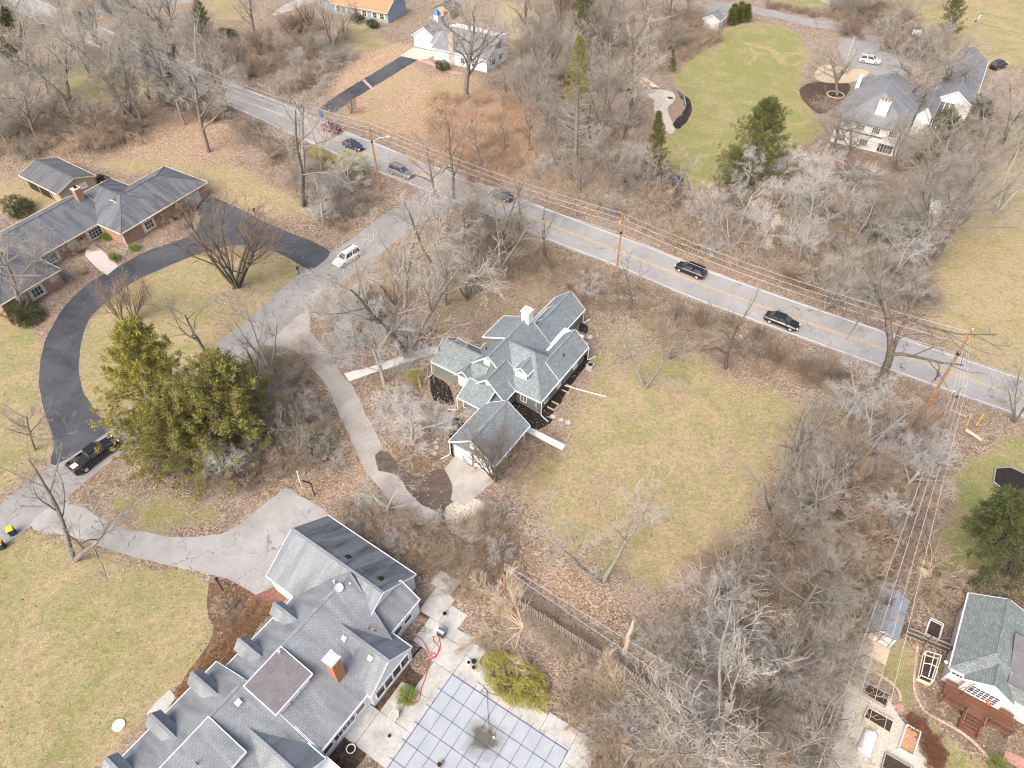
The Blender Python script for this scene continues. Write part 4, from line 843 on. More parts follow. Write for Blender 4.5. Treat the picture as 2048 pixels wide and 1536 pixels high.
def grow(rg, spec, stems):
    """stems: list of (p0, dir, length, radius). spec: per level dict(n, seg, wob, up, kids, at, ang, lr, rr)"""
    out = [[] for _ in spec]
    todo = [(Vector(p), Vector(d).normalized(), L, r, 0) for p, d, L, r in stems]
    while todo:
        p, d, L, r, lv = todo.pop(); sp = spec[lv]; n = sp['seg']; pts = [tuple(p)]; rad = [r]; dirs = []
        tip = sp.get('tip', 0.35)
        for k in range(n):
            d = (d + rvec(rg) * sp['wob'] + Vector((0, 0, sp['up']))).normalized(); p = p + d * (L / n)
            pts.append(tuple(p)); rad.append(r * (1 - (1 - tip) * (k + 1) / n)); dirs.append(d)
        out[lv].append((pts, rad))
        if lv + 1 < len(spec):
            kids = sp['kids']; kids = int(kids * rg.uniform(0.75, 1.25) + 0.5)
            off = rg.uniform(0, 6.28)
            for j in range(kids):
                t = sp['at'] + (1 - sp['at']) * ((j + rg.uniform(0.2, 1.0)) / kids)
                f = min(t, 0.999) * n; i = int(f); q = Vector(pts[i]).lerp(Vector(pts[i + 1]), f - i); dd = dirs[i]
                a = dd.cross(rvec(rg)); a = a.normalized() if a.length > 1e-4 else Vector((1, 0, 0))
                if sp.get('spin'): 
                    ref = dd.cross(Vector((0, 0, 1))); ref = ref.normalized() if ref.length > 1e-3 else Vector((1, 0, 0))
                    a = Matrix.Rotation(off + j * 2.4, 3, dd) @ ref
                an = math.radians(sp['ang'] * rg.uniform(0.7, 1.3)); nd_ = (dd * math.cos(an) + a * math.sin(an)).normalized()
                rr = rad[i] * (1 - (f - i)) + rad[i + 1] * (f - i)
                todo.append((q, nd_, L * sp['lr'] * rg.uniform(0.7, 1.25) * (1.15 - 0.45 * t), min(max(rr * sp['rr'], 0.012), rr), lv + 1))
    return out
def make_tree(name, rg, spec, stems, mats, trunk_levels=2, leaf=None, min_r=0.0):
    br = grow(rg, spec, stems); t = Bunch()
    lo = [b for l in br[:trunk_levels] for b in l]; hi = [b for l in br[trunk_levels:] for b in l]
    if min_r: hi = [(p, [max(x, min_r * (1 if k < len(r) - 1 else 0.55)) for k, x in enumerate(r)]) for p, r in hi]
    v, q = tubes(lo, 7); t.trunk = raw_mesh(name + '_trunk', v, quads=q, mats=[mats[0]], smooth=True)
    v, q = tubes(hi, 3); t.crown = raw_mesh(name + '_crown', v, quads=q, mats=[mats[1]])
    t.h = max(p[2] for l in br for b in l for p in b[0]); t.leaf = None
    if leaf:
        tips = np.array([b[0][-1] for b in br[-1]]); t.leaf = leaf_mesh(name + '_leaves', tips, *leaf)
    return t
class Bunch: pass
def leaf_mesh(name, tips, per, spread, size, mat, seed=3):
    rg = np.random.default_rng(seed); C = np.repeat(tips, per, 0) + rg.normal(0, spread, (len(tips) * per, 3)); n = len(C)
    a = rg.normal(size=(n, 3)); a /= np.linalg.norm(a, axis=1, keepdims=True); b = np.cross(a, rg.normal(size=(n, 3))); b /= np.linalg.norm(b, axis=1, keepdims=True)
    s = (size * rg.uniform(0.6, 1.3, (n, 1))); V = np.stack([C - a * s, C + b * s * 0.55, C + a * s, C - b * s * 0.55], 1).reshape(-1, 3)
    return raw_mesh(name, V, quads=np.arange(4 * n).reshape(n, 4), mats=[mat])
S = lambda seg, wob, up, kids=0, at=0.3, ang=45, lr=0.6, rr=0.6, **k: dict(seg=seg, wob=wob, up=up, kids=kids, at=at, ang=ang, lr=lr, rr=rr, **k)
PROTO = {}
def proto(kind, k, t): PROTO.setdefault(kind, []).append(t)
MR = 0.0115
for k in range(3):   # spreading oak-like
    rg = random.Random(100 + k)
    proto('oak', k, make_tree('oak', rg, [S(6, 0.10, 0.06, 9, 0.28, 48, 0.62, 0.55, spin=1, tip=0.4), S(7, 0.17, 0.03, 8, 0.22, 46, 0.50, 0.52), S(5, 0.22, 0.03, 7, 0.15, 44, 0.50, 0.55), S(4, 0.26, 0.02, 4, 0.1, 42, 0.55, 0.6), S(3, 0.25, 0.02)],
        [((0, 0, -0.2), (0.05, 0, 1), 11.5, 0.36)], (M['bark'], M['twig']), 3, min_r=MR))
for k in range(3):   # forked upright tree with several heavy limbs
    rg = random.Random(200 + k); st = []
    for j in range(3 + k % 2):
        a = 6.28 * j / 3.5 + rg.uniform(-.4, .4); st.append(((0, 0, -0.2), (math.cos(a) * 0.32, math.sin(a) * 0.32, 1), 12 * rg.uniform(0.8, 1.1), 0.22))
    proto('fork', k, make_tree('fork', rg, [S(8, 0.09, 0.03, 8, 0.3, 38, 0.42, 0.5, spin=1, tip=0.25), S(6, 0.16, 0.05, 8, 0.2, 42, 0.5, 0.5), S(4, 0.22, 0.05, 6, 0.12, 42, 0.52, 0.58), S(3, 0.25, 0.03, 3, 0.2, 40, 0.6, 0.7), S(2, 0.25, 0.02)],
        st, (M['bark'], M['twig']), 2, min_r=MR))
for k in range(3):   # open crowned forked tree: one can see the ground through it
    rg = random.Random(250 + k); st = []
    for j in range(2 + k % 2):
        a = 6.28 * j / 2.6 + rg.uniform(-.4, .4); st.append(((0, 0, -0.2), (math.cos(a) * 0.35, math.sin(a) * 0.35, 1), 11 * rg.uniform(0.8, 1.1), 0.23))
    proto('open', k, make_tree('open', rg, [S(8, 0.10, 0.03, 6, 0.3, 42, 0.45, 0.5, spin=1, tip=0.22), S(6, 0.18, 0.04, 6, 0.2, 44, 0.5, 0.5), S(5, 0.24, 0.04, 5, 0.15, 44, 0.5, 0.55), S(4, 0.26, 0.03, 4, 0.2, 40, 0.55, 0.6), S(2, 0.25, 0.02)],
        st, (M['palebark'] if k == 1 else M['bark'], M['twig']), 2, min_r=0.0105))
for k in range(2):   # vase shaped multi stem
    rg = random.Random(300 + k); st = [((rg.uniform(-.2, .2), rg.uniform(-.2, .2), -0.1), (math.cos(j * 0.9) * rg.uniform(0.2, 0.6), math.sin(j * 0.9) * rg.uniform(0.2, 0.6), 1), rg.uniform(6, 8.5), 0.13) for j in range(8)]
    proto('vase', k, make_tree('vase', rg, [S(6, 0.08, 0.06, 7, 0.3, 30, 0.45, 0.55, tip=0.3), S(5, 0.13, 0.08, 6, 0.2, 34, 0.5, 0.6), S(3, 0.18, 0.06, 6, 0.15, 36, 0.55, 0.75), S(3, 0.2, 0.05)], st, (M['darkbark'], M['twig_brown']), 2, min_r=0.010))
for k in range(3):   # pale lichen tree, wide and fine
    rg = random.Random(400 + k)
    proto('pale', k, make_tree('pale', rg, [S(5, 0.14, 0.05, 8, 0.3, 52, 0.75, 0.55, spin=1, tip=0.45), S(6, 0.2, 0.03, 8, 0.2, 48, 0.5, 0.45), S(4, 0.25, 0.03, 7, 0.12, 46, 0.5, 0.5), S(3, 0.28, 0.02, 5, 0.1, 45, 0.6, 0.7), S(2, 0.28, 0.02)],
        [((0, 0, -0.2), (0.06, 0.04, 1), 6.0, 0.18)], (M['palebark'], M['twig_pale']), 2, min_r=0.009))
for k in range(2):   # tree holding brown leaves
    rg = random.Random(500 + k)
    proto('leafy', k, make_tree('leafy', rg, [S(7, 0.1, 0.05, 9, 0.3, 45, 0.5, 0.55, spin=1, tip=0.3), S(6, 0.17, 0.03, 7, 0.2, 45, 0.5, 0.55), S(4, 0.22, 0.03, 6, 0.1, 44, 0.52, 0.65), S(3, 0.25, 0.02)],
        [((0, 0, -0.2), (0.05, 0, 1), 11, 0.26)], (M['bark'], M['twig_tan']), 2, leaf=(3, 0.25, 0.10, M['dryleaf']), min_r=MR))
for k in range(3):   # open gnarled tree, fewer heavy limbs, dark
    rg = random.Random(600 + k)
    proto('gnarl', k, make_tree('gnarl', rg, [S(7, 0.16, 0.05, 7, 0.3, 50, 0.7, 0.6, spin=1, tip=0.4), S(7, 0.27, 0.03, 6, 0.25, 48, 0.45, 0.5), S(5, 0.3, 0.02, 5, 0.2, 46, 0.5, 0.55), S(4, 0.3, 0.0, 4, 0.2, 44, 0.5, 0.7), S(2, 0.3, 0)],
        [((0, 0, -0.2), (0.1, 0.05, 1), 10, 0.3)], (M['darkbark'], M['twig']), 3, min_r=0.010))
def make_shrub(rg, nst, hgt, mats, arch, spread=0.5, up=-0.02):
    st = [((rg.uniform(-.35, .35), rg.uniform(-.35, .35), -0.05), (math.cos(j * 2.4) * spread * rg.uniform(0.3, 1.5), math.sin(j * 2.4) * spread * rg.uniform(0.3, 1.5), 1), hgt * rg.uniform(0.65, 1.1), 0.035) for j in range(nst)]
    return make_tree('shrub', rg, [S(6, 0.12, up, 6, 0.2, 38, 0.45, 0.6, tip=0.4), S(4, 0.2, arch, 6, 0.15, 40, 0.55, 0.7), S(3, 0.25, arch, 4, 0.15, 40, 0.6, 0.8), S(2, 0.25, 0)], st, mats, 1, min_r=0.009)
for k in range(2):
    proto('shrub_grey', k, make_shrub(random.Random(700 + k), 17, 3.2, (M['bark'], M['twig']), -0.03, 0.75, -0.05))
    proto('shrub_brown', k, make_shrub(random.Random(710 + k), 17, 2.6, (M['darkbark'], M['twig_brown']), -0.04, 0.8, -0.05))
    proto('shrub_tan', k, make_shrub(random.Random(720 + k), 18, 3.0, (M['twig_tan'], M['twig_tan']), -0.05, 0.85, -0.07))
    proto('shrub_pale', k, make_shrub(random.Random(730 + k), 14, 3.6, (M['palebark'], M['twig_pale']), 0.0, 0.7, -0.04))
proto('hedge_red', 0, make_shrub(random.Random(790), 16, 1.0, (M['twig_red'], M['twig_red']), 0.0, 0.5, 0.0))
# weeping, side-spreading shrub tree
for k in range(1):
    rg = random.Random(740 + k); st = [((0, 0, 0), (math.cos(a) * 1.0, math.sin(a) * 1.0, 0.75), 4.2 * rg.uniform(0.8, 1.2), 0.05) for a in np.linspace(-1.2, 1.2, 9)]
    proto('weeping', k, make_tree('weeping', rg, [S(6, 0.16, -0.03, 12, 0.15, 26, 0.5, 0.5, tip=0.3), S(5, 0.12, -0.06, 9, 0.15, 28, 0.55, 0.6), S(4, 0.14, -0.09, 6, 0.15, 25, 0.65, 0.8), S(3, 0.15, -0.1)], st, (M['twig_tan'], M['twig_tan']), 1, min_r=0.012))

# ---- evergreens: trunk + boughs carrying needle sprays
def needle_mat(name, c1, c2, rnd=0.1):
    return noisy(name, c1, c2, 1.6, 0.8, fine=(9, 0.35), rnd=rnd)
M['nd_dark'] = needle_mat('dark green needles', (0.035, 0.05, 0.018), (0.10, 0.115, 0.038))
M['nd_mid'] = needle_mat('olive green needles', (0.075, 0.082, 0.022), (0.18, 0.18, 0.055))
M['nd_yellow'] = needle_mat('yellow green needles', (0.19, 0.18, 0.036), (0.46, 0.415, 0.11))
M['nd_olive'] = needle_mat('pale olive needles', (0.125, 0.122, 0.034), (0.32, 0.29, 0.09))
M['nd_gold'] = needle_mat('golden foliage', (0.28, 0.21, 0.045), (0.46, 0.36, 0.10))
M['nd_bright'] = needle_mat('bright green leaves', (0.12, 0.17, 0.02), (0.30, 0.36, 0.06))
def sprays(rg, pts, dirs, size, per, droop=0.1):
    """flat sprays of thin needle triangles round bough points"""
    P = np.repeat(np.array(pts, np.float32), per, 0); D = np.repeat(np.array(dirs, np.float32), per, 0); n = len(P)
    d = D + rg.normal(0, 0.75, (n, 3)); d[:, 2] -= droop; d /= np.linalg.norm(d, axis=1, keepdims=True) + 1e-6
    s = np.cross(d, rg.normal(size=(n, 3))); s /= np.linalg.norm(s, axis=1, keepdims=True) + 1e-6
    L = size * rg.uniform(0.5, 1.25, (n, 1)); P = P + rg.normal(0, size * 0.35, (n, 3))
    V = np.stack([P, P + d * L * 0.55 + s * L * 0.10, P + d * L, P + d * L * 0.55 - s * L * 0.10], 1).reshape(-1, 3)
    return V, np.arange(4 * n).reshape(n, 4)
def make_conifer(name, seed, h, r, mats, nb=70, per=9, size=0.4, low=0.05, shape=1.0, bare=0.0, droop=0.15):
    rg = random.Random(seed); ng = np.random.default_rng(seed); t = Bunch(); t.h = h; t.leaf = None
    lo = [([(0, 0, -0.2), (0.05, 0.02, h * 0.5), (0, 0, h * 0.97)], [r * 0.09 + 0.05, r * 0.06 + 0.03, 0.02])]; hi = []; pts = []; dirs = []
    for k in range(nb):
        z = low + (1 - low) * (k + rg.random()) / nb; a = k * 2.399 + rg.uniform(-.4, .4)
        L = r * (1 - z) ** shape * rg.uniform(0.7, 1.15) + 0.25; d = Vector((math.cos(a), math.sin(a), rg.uniform(-0.15, 0.35) + 0.5 * z)).normalized()
        p = Vector((0, 0, z * h)); bp = [tuple(p)]; n = 5
        for j in range(n):
            d = (d + Vector((0, 0, 0.04)) + rvec(rg) * 0.08).normalized(); p = p + d * (L / n); bp.append(tuple(p))
            if z > bare and j > 0:
                for s in range(3):
                    q = p + rvec(rg) * (0.10 + 0.16 * L * (1 - j / n)); pts.append(tuple(q)); dirs.append(tuple(d))
        hi.append((bp, [0.05 * (1 - 0.15 * j) for j in range(n + 1)]))
        if z <= bare:
            for j in range(6):
                i = rg.randint(1, n - 1); q = Vector(bp[i]); e = (Vector(bp[i + 1]) - q).normalized(); e = (e + rvec(rg) * 0.5).normalized()
                hi.append(([tuple(q), tuple(q + e * L * 0.2), tuple(q + e * L * 0.38 + Vector((0, 0, -0.1)))] + [tuple(q + e * L * 0.42)] * 0, [0.025, 0.02, 0.012]))
    byl = {}
    v, q = tubes(lo, 7); t.trunk = raw_mesh(name + '_trunk', v, quads=q, mats=[mats[0]], smooth=True)
    v1, q1 = tubes(hi, 3); v2, q2 = sprays(ng, pts, dirs, size, per, droop)
    t.crown = raw_mesh(name + '_crown', np.concatenate([v1, v2]), quads=np.concatenate([q1, q2 + len(v1)]), mats=[mats[0] if bare == 0 else mats[2], mats[1]], midx=np.concatenate([np.zeros(len(q1)), np.ones(len(q2))]))
    return t
def make_bushy(name, seed, rx, h, mats, n=420, per=10, size=0.3, lobes=7):
    """rounded evergreen built of leaf sprays on the skin of several lobes"""
    rg = random.Random(seed); ng = np.random.default_rng(seed); t = Bunch(); t.h = h; t.leaf = None; pts = []; dirs = []; hi = []
    L = [(Vector((0, 0, h * 0.45)), 0.75)] + [(Vector((math.cos(j * 2.4) * rx * rg.uniform(0.25, 0.55), math.sin(j * 2.4) * rx * rg.uniform(0.25, 0.55), h * rg.uniform(0.25, 0.75))), rg.uniform(0.35, 0.6)) for j in range(lobes)]
    for k in range(n):
        c, s = L[k % len(L)] if k % 3 else L[0]; d = rvec(rg); f = rg.uniform(0.55, 1.0) ** 0.5
        p = c + Vector((d.x * rx * s * f, d.y * rx * s * f, d.z * h * 0.5 * s * f))
        if p.z < 0.08: p.z = rg.uniform(0.08, 0.4)
        pts.append(tuple(p)); dirs.append((d.x, d.y, d.z + 0.3))
        if k % 9 == 0: hi.append(([(0, 0, 0.0), tuple(p * 0.5 + Vector((0, 0, h * 0.05))), tuple(p)], [0.05, 0.03, 0.012]))
    v, q = tubes(hi, 3); t.trunk = raw_mesh(name + '_trunk', v, quads=q, mats=[mats[0]])
    v2, q2 = sprays(ng, pts, dirs, size, per, 0.0); t.crown = raw_mesh(name + '_crown', v2, quads=q2, mats=[mats[1]])
    return t
proto('spruce', 0, make_conifer('spruce', 1, 12, 3.2, (M['darkbark'], M['nd_mid']), 120, 20, 0.24))
proto('pine', 0, make_conifer('pine', 2, 14, 4.6, (M['darkbark'], M['nd_dark']), 110, 24, 0.28, 0.12, 0.7))
proto('pine_mid', 0, make_conifer('pine_mid', 3, 13, 4.8, (M['bark'], M['nd_mid']), 110, 22, 0.28, 0.1, 0.65))
proto('cedar_yellow', 0, make_conifer('cedar_yellow', 4, 11, 4.8, (M['bark'], M['nd_yellow']), 150, 28, 0.27, 0.03, 0.6))
proto('cedar_mid', 0, make_conifer('cedar_mid', 14, 9, 4.6, (M['bark'], M['nd_mid']), 120, 24, 0.24, 0.03, 0.6))
proto('cedar_olive', 0, make_conifer('cedar_olive', 15, 9, 4.8, (M['bark'], M['nd_olive']), 140, 28, 0.27, 0.03, 0.55))
proto('halfdead', 0, make_conifer('halfdead', 5, 17, 4.4, (M['bark'], M['nd_olive'], M['palebark']), 130, 11, 0.28, 0.06, 0.7, bare=0.55))
proto('column', 0, make_conifer('column', 6, 4, 0.75, (M['bark'], M['nd_mid']), 90, 7, 0.26, 0.0, 0.45, droop=-0.5))
proto('yew', 0, make_bushy('yew', 7, 2.6, 2.2, (M['bark'], M['nd_yellow']), 1500, 14, 0.16))
proto('roundbush', 0, make_bushy('roundbush', 8, 1.1, 1.3, (M['bark'], M['nd_bright']), 420, 12, 0.12, 4))
proto('darkbush', 0, make_bushy('darkbush', 9, 2.0, 2.2, (M['bark'], M['nd_dark']), 600, 14, 0.18))
proto('ivybush', 0, make_bushy('ivybush', 10, 2.2, 3.2, (M['bark'], M['nd_mid']), 420, 12, 0.18, 9))
proto('goldbush', 0, make_bushy('goldbush', 11, 2.4, 5.5, (M['bark'], M['nd_gold']), 700, 12, 0.2, 9))
proto('bamboo', 0, make_bushy('bamboo', 12, 2.6, 3.6, (M['twig_tan'], M['nd_yellow']), 480, 12, 0.2, 9))
proto('mound', 0, make_bushy('mound', 13, 0.55, 0.7, (M['darkbark'], M['dryleaf']), 130, 7, 0.13, 3))

COUNTS = {}; HMAX = dict(yew=2.3, roundbush=1.25, bamboo=4.0, darkbush=2.6, ivybush=3.6, weeping=4.5, shrub_tan=3.4, pine=14, goldbush=7)
def plant(kind, loc, h, label, cat, name, group=None, wf=1.0, lean=(0, 0), var=None, rz=None):
    P = PROTO[kind]; i = COUNTS.get(kind, 0); COUNTS[kind] = i + 1; t = P[(i if var is None else var) % len(P)]
    s = h / t.h; r = thing(name, label, cat, loc, 0, group)
    r.rotation_euler = (lean[0], lean[1], RNG.uniform(0, 6.28) if rz is None else rz); r.scale = (s * wf, s * wf, s)
    put('trunk', t.trunk, r); put('crown', t.crown, r)
    if t.leaf: put('dry_leaves', t.leaf, r)
    return r
def plant_px(kind, base, top, label, name='bare_tree', group=None, wf=1.0, cat='tree', var=None, rz=None, hmax=28):
    b = W(*base); h = min(max(height_to(base, top[1]), 0.5), HMAX.get(kind, hmax)); q = proj(Vector((b.x, b.y, h)))
    dx = (top[0] - q[0]) * depth_at(Vector((b.x, b.y, h))) / FPX; ry = max(-0.5, min(0.5, math.atan2(dx, h)))
    z = RNG.uniform(0, 6.28) if rz is None else rz
    r = plant(kind, b, h / max(0.75, math.cos(ry)), label, cat, name, group, wf, var=var)
    r.rotation_mode = 'QUATERNION'; r.rotation_quaternion = Matrix.Rotation(ry, 3, 'Y').to_quaternion() @ Matrix.Rotation(z, 3, 'Z').to_quaternion()
    return r
def scatter_px(poly, n, mind=1.2):
    P = poly_w(poly); xs = [p[0] for p in P]; ys = [p[1] for p in P]; out = []; tries = 0
    while len(out) < n and tries < n * 60:
        tries += 1; x = RNG.uniform(min(xs), max(xs)); y = RNG.uniform(min(ys), max(ys))
        if not inside(P, np.array([x]), np.array([y]))[0]: continue
        if any((x - a) ** 2 + (y - b) ** 2 < mind * mind for a, b in out): continue
        out.append((x, y))
    return out
WORD = dict(shrub_grey='grey', shrub_brown='dark brown', shrub_tan='tan', shrub_pale='pale grey', oak='spreading', fork='forked', open='open crowned', vase='vase shaped', pale='pale twigged', gnarl='gnarled', leafy='leafy')
def sized(h, hr):
    f = (h - hr[0]) / (hr[1] - hr[0]); return 'low' if f < 0.33 else ('tall' if f > 0.67 else 'middling')
def shrubs(poly, n, kinds, label, group, hr=(2.0, 4.0), wr=(0.9, 1.4), mind=1.3, name='bare_shrub'):
    for (x, y) in scatter_px(poly, n, mind):
        k = RNG.choice(kinds); h = RNG.uniform(*hr); w = sized(h, hr) + ' ' + WORD[k]
        plant(k, (x, y, 0), h, w + ' ' + label, 'shrub', name, w + ' ' + group, RNG.uniform(*wr))
def undergrowth(poly, n, mats, label, hr=(0.6, 2.2), name='undergrowth', rad=0.012, lay=0.9):
    """uncountable tangle of thin stems over an area: one object"""
    P = poly_w(poly); A = np.array(P); lo, hi = A.min(0), A.max(0); xy = np.zeros((0, 2))
    while len(xy) < n:
        c = NR.uniform(lo, hi, (n * 2, 2)); xy = np.concatenate([xy, c[inside(P, c[:, 0], c[:, 1])]])
    clump = NR.uniform(0, 1, n) < 0.75; cc = xy[NR.integers(0, max(n // 28, 1), n)]; xy = np.where(clump[:, None], cc + NR.normal(0, 0.45, (n, 2)), xy[:n])
    h = NR.uniform(hr[0], hr[1], n); a = NR.uniform(0, 6.283, n); d = np.stack([np.cos(a), np.sin(a)], 1) * (h * NR.uniform(0.1, lay, n))[:, None]
    p0 = np.concatenate([xy, np.zeros((n, 1))], 1); p1 = np.concatenate([xy + d * 0.35 + NR.normal(0, 0.08, (n, 2)), (h * 0.6)[:, None]], 1); p2 = np.concatenate([xy + d * 1.0 + NR.normal(0, 0.15, (n, 2)), (h * NR.uniform(0.75, 1.0, n))[:, None]], 1)
    p3 = np.concatenate([p2[:, :2] + d * 0.55 + NR.normal(0, 0.2, (n, 2)), (p2[:, 2] * NR.uniform(0.7, 1.1, n))[:, None]], 1)
    V, Q = tubes([(p, (rad, rad * 0.9, rad * 0.8, rad * 0.4)) for p in np.stack([p0, p1, p2, p3], 1)], 3)
    mi = np.repeat(NR.integers(0, len(mats), n), 9)
    o = bpy.data.objects.new(name, raw_mesh(name, V, quads=Q, mats=mats, midx=mi)); COL.objects.link(o); o['kind'] = 'stuff'; o['label'] = label; o['category'] = 'undergrowth'
    return o
# ------------------------------------------------------------------ single trees one can point to
for kind, base, top, wf, label in [
    ('fork', (814, 712), (790, 410), 1.15, 'tall forked bare tree rising beside the white front path'),
    ('open', (862, 525), (880, 360), 1.2, 'bare tree leaning over the side road corner above the front lawn'),
    ('pale', (827, 889), (805, 790), 1.6, 'pale twigged tree between the concrete driveway and the sage green house'),
    ('pale', (770, 770), (750, 650), 1.5, 'low pale twigged tree just south of the white front path'),
    ('pale', (705, 690), (690, 590), 1.5, 'pale twigged small tree where the concrete driveway leaves the side road'),
    ('vase', (472, 576), (450, 370), 1.3, 'dark brown many stemmed tree on the lawn circle inside the black driveway'),
    ('vase', (245, 645), (205, 545), 0.8, 'slender brown tree at the inner edge of the curved black driveway'),
    ('vase', (268, 642), (270, 535), 0.7, 'thin upright brown tree beside the dark lamp post on the lawn circle'),
    ('gnarl', (410, 705), (370, 590), 1.0, 'crooked bare tree on the lawn circle beside the side road'),
    ('open', (540, 745), (505, 560), 0.8, 'slim pale stemmed tree at the side road edge facing the brick house'),
    ('open', (148, 1121), (110, 930), 1.0, 'twin trunked bare tree at the mouth of the grey driveway'),
    ('open', (604, 412), (560, 110), 1.1, 'large lichen limbed tree on the leaf strewn slope below the main road'),
    ('open', (640, 306), (632, 180), 0.8, 'bare tree rising from the yellow green thicket by the main road'),
    ('oak', (932, 196), (940, -40), 1.25, 'great spreading bare tree in front of the white cupola house'),
    ('vase', (703, 228), (700, 185), 0.9, 'small bare tree beside the straight dark driveway by the road'),
    ('oak', (1261, 219), (1270, -20), 1.1, 'tall grey trunked tree beside the pale picnic table'),
    ('oak', (1822, 240), (1810, 70), 1.35, 'big dark limbed tree overhanging the roof of the white two storey house'),
    ('oak', (1674, 190), (1670, 65), 1.25, 'bare tree in a stone ring on the red brown mulch bed'),
    ('gnarl', (1758, 780), (1805, 545), 1.5, 'wide dark open limbed tree beside the main road near the leaning pole'),
    ('gnarl', (1451, 738), (1510, 530), 0.75, 'scarred leaning trunk with broken limbs at the lawn edge by the road'),
    ('open', (1290, 775), (1310, 620), 1.0, 'brown twiggy tree on the lawn east of the sage green house'),
    ('gnarl', (1264, 615), (1235, 500), 0.9, 'curly limbed dark tree close to the orange brown pole by the road'),
    ('gnarl', (1103, 545), (1070, 420), 0.8, 'gnarled tree by the road among ivy north of the sage green house'),
    ('fork', (1860, 530), (1985, 270), 1.3, 'heavy grey trunk leaning out over the tan field'),
    ('fork', (1742, 460), (1775, 330), 1.0, 'thick grey leaning trunk among the pale thicket north of the road'),
    ('fork', (1959, 345), (2030, 180), 1.1, 'dark leaning trunk beside the wooden pole near the tan field'),
    ('oak', (1425, 1520), (1535, 1330), 1.25, 'large pale green grey forked tree growing through the timber fence end'),
    ('open', (1204, 1166), (1225, 1030), 1.35, 'lone pale bare tree at the bottom of the straw coloured lawn'),
    ('open', (774, 1020), (735, 930), 1.4, 'pale limbed tree between the concrete driveway and the grey roofed garage'),
    ('vase', (991, 962), (990, 850), 1.1, 'small twiggy tree at the corner of the double garage'),
    ('fork', (258, 238), (195, 0), 1.15, 'tall dark tree with ivy on the brushy slope below the main road'),
    ('oak', (417, 304), (365, 60), 1.0, 'dark trunked tree standing on the leaf strewn yard behind the brick house'),
    ('fork', (195, 90), (150, -40), 1.0, 'dark tree at the edge of the far main road'),
    ('oak', (343, 56), (330, -60), 1.0, 'multi limbed tree beside the far side road junction'),
    ('oak', (511, 76), (500, -60), 1.1, 'tall tree on the far yard left of the blue house'),
    ('fork', (665, 100), (655, -40), 0.9, 'tall bare tree in front of the pale blue house'),
    ('gnarl', (1012, 185), (990, 130), 1.1, 'low bare tree on the leafy yard east of the white cupola house'),
    ('oak', (100, 200), (80, 80), 1.0, 'leaning tree beside the small green yard at the far left'),
    ('pale', (35, 235), (35, 105), 1.0, 'whitish fuzzy crowned tree at the far left of the brushy slope'),
    ('fork', (1090, 178), (1085, 20), 0.9, 'pale stemmed tree in the wood right of the white cupola house'),
    ('fork', (1219, 130), (1225, -40), 0.9, 'slim dark trunk in the wood behind the picnic table'),
    ('oak', (1116, 315), (1110, 150), 0.9, 'grey tree beside the half bare conifer'),
    ('fork', (1890, 20), (1900, -60), 1.0, 'bare tree on the far yard beyond the white two storey house'),
    ('fork', (1805, 60), (1840, -30), 1.0, 'leaning bare trunk above the far basketball hoop'),
    ('fork', (2005, 290), (2040, 130), 1.2, 'bare tree filling the corner of the tan field beside the wood'),
    ('pale', (1690, 445), (1705, 330), 1.0, 'pale tree on the mossy clearing below the white two storey house'),
    ('pale', (1615, 450), (1625, 340), 1.0, 'thin dark trunked tree on the mossy clearing in the wood'),
    ('fork', (2030, 845), (2048, 720), 0.6, 'slim pale roadside tree beside the yellow marker posts'),
    ('oak', (70, 900), (50, 800), 0.9, 'small bare tree on the verge left of the black driveway mouth'),
    ('oak', (40, 620), (30, 430), 1.1, 'pale branched tree hanging over the left wing of the brick house'),
]: plant_px(kind, base, top, label, wf=wf)
tb = plant_px('weeping', (1048, 1254), (1000, 1200), 'tan weeping tree leaning over the yew beside the pool', name='weeping_tree', rz=math.pi * 0.95, wf=1.5)
tb.scale = (1.2, 1.2, 0.8)
tb = plant_px('weeping', (1250, 1410), (1200, 1360), 'tan weeping tree leaning away from the timber fence', name='weeping_tree', rz=math.pi * 0.95); tb.scale = (1.0, 1.0, 0.75)
tb = plant_px('shrub_tan', (1851, 1160), (1851, 1100), 'broad tan fountain shaped shrub between the shed and the garden house', name='fountain_shrub', cat='shrub', wf=1.5)
# trees holding brown leaves beside the road
for base, top in [((875, 397), (840, 230)), ((907, 397), (905, 175)), ((960, 330), (950, 190)), ((1010, 300), (1005, 200)), ((1060, 300), (1065, 190)), ((1040, 430), (1040, 320)), ((1085, 440), (1090, 330))]:
    plant_px('leafy', base, top, 'bare tree holding dry tan leaves beside the road junction', name='leafy_tree', group='tan leaved trees at the junction', wf=1.1)
# trees in the thickets, told apart only by place
def grove(kinds, spots, label, group, hr=(7, 12), wf=(0.85, 1.2), name='bare_tree'):
    for x, y in spots:
        k = RNG.choice(kinds); h = RNG.uniform(*hr); w = sized(h, hr) + ' ' + WORD[k]
        plant(k, W(x, y), h, w + ' ' + label, 'tree', name, w + ' ' + group, RNG.uniform(*wf))
grove(['pale', 'fork', 'gnarl'], [(1590, 940), (1640, 1010), (1720, 930), (1760, 1050), (1560, 1090), (1650, 1150), (1700, 1270), (1620, 1330), (1500, 1200), (1420, 1240), (1560, 1440), (1660, 1470), (1520, 1520), (1480, 1330), (1800, 980), (1680, 850)], 'bare tree in the thicket between the lawn and the garden shed', 'trees of the garden thicket', (5.5, 11), (0.9, 1.4))
grove(['open', 'vase', 'oak'], [(1450, 1180), (1540, 1020), (1610, 1080), (1680, 1000), (1740, 880), (1590, 1230), (1670, 1360), (1530, 1380), (1600, 1500), (1780, 900), (1620, 880), (1480, 1440)], 'bare tree rising above the thicket by the garden shed', 'taller trees above the garden thicket', (8, 12), (0.9, 1.3))
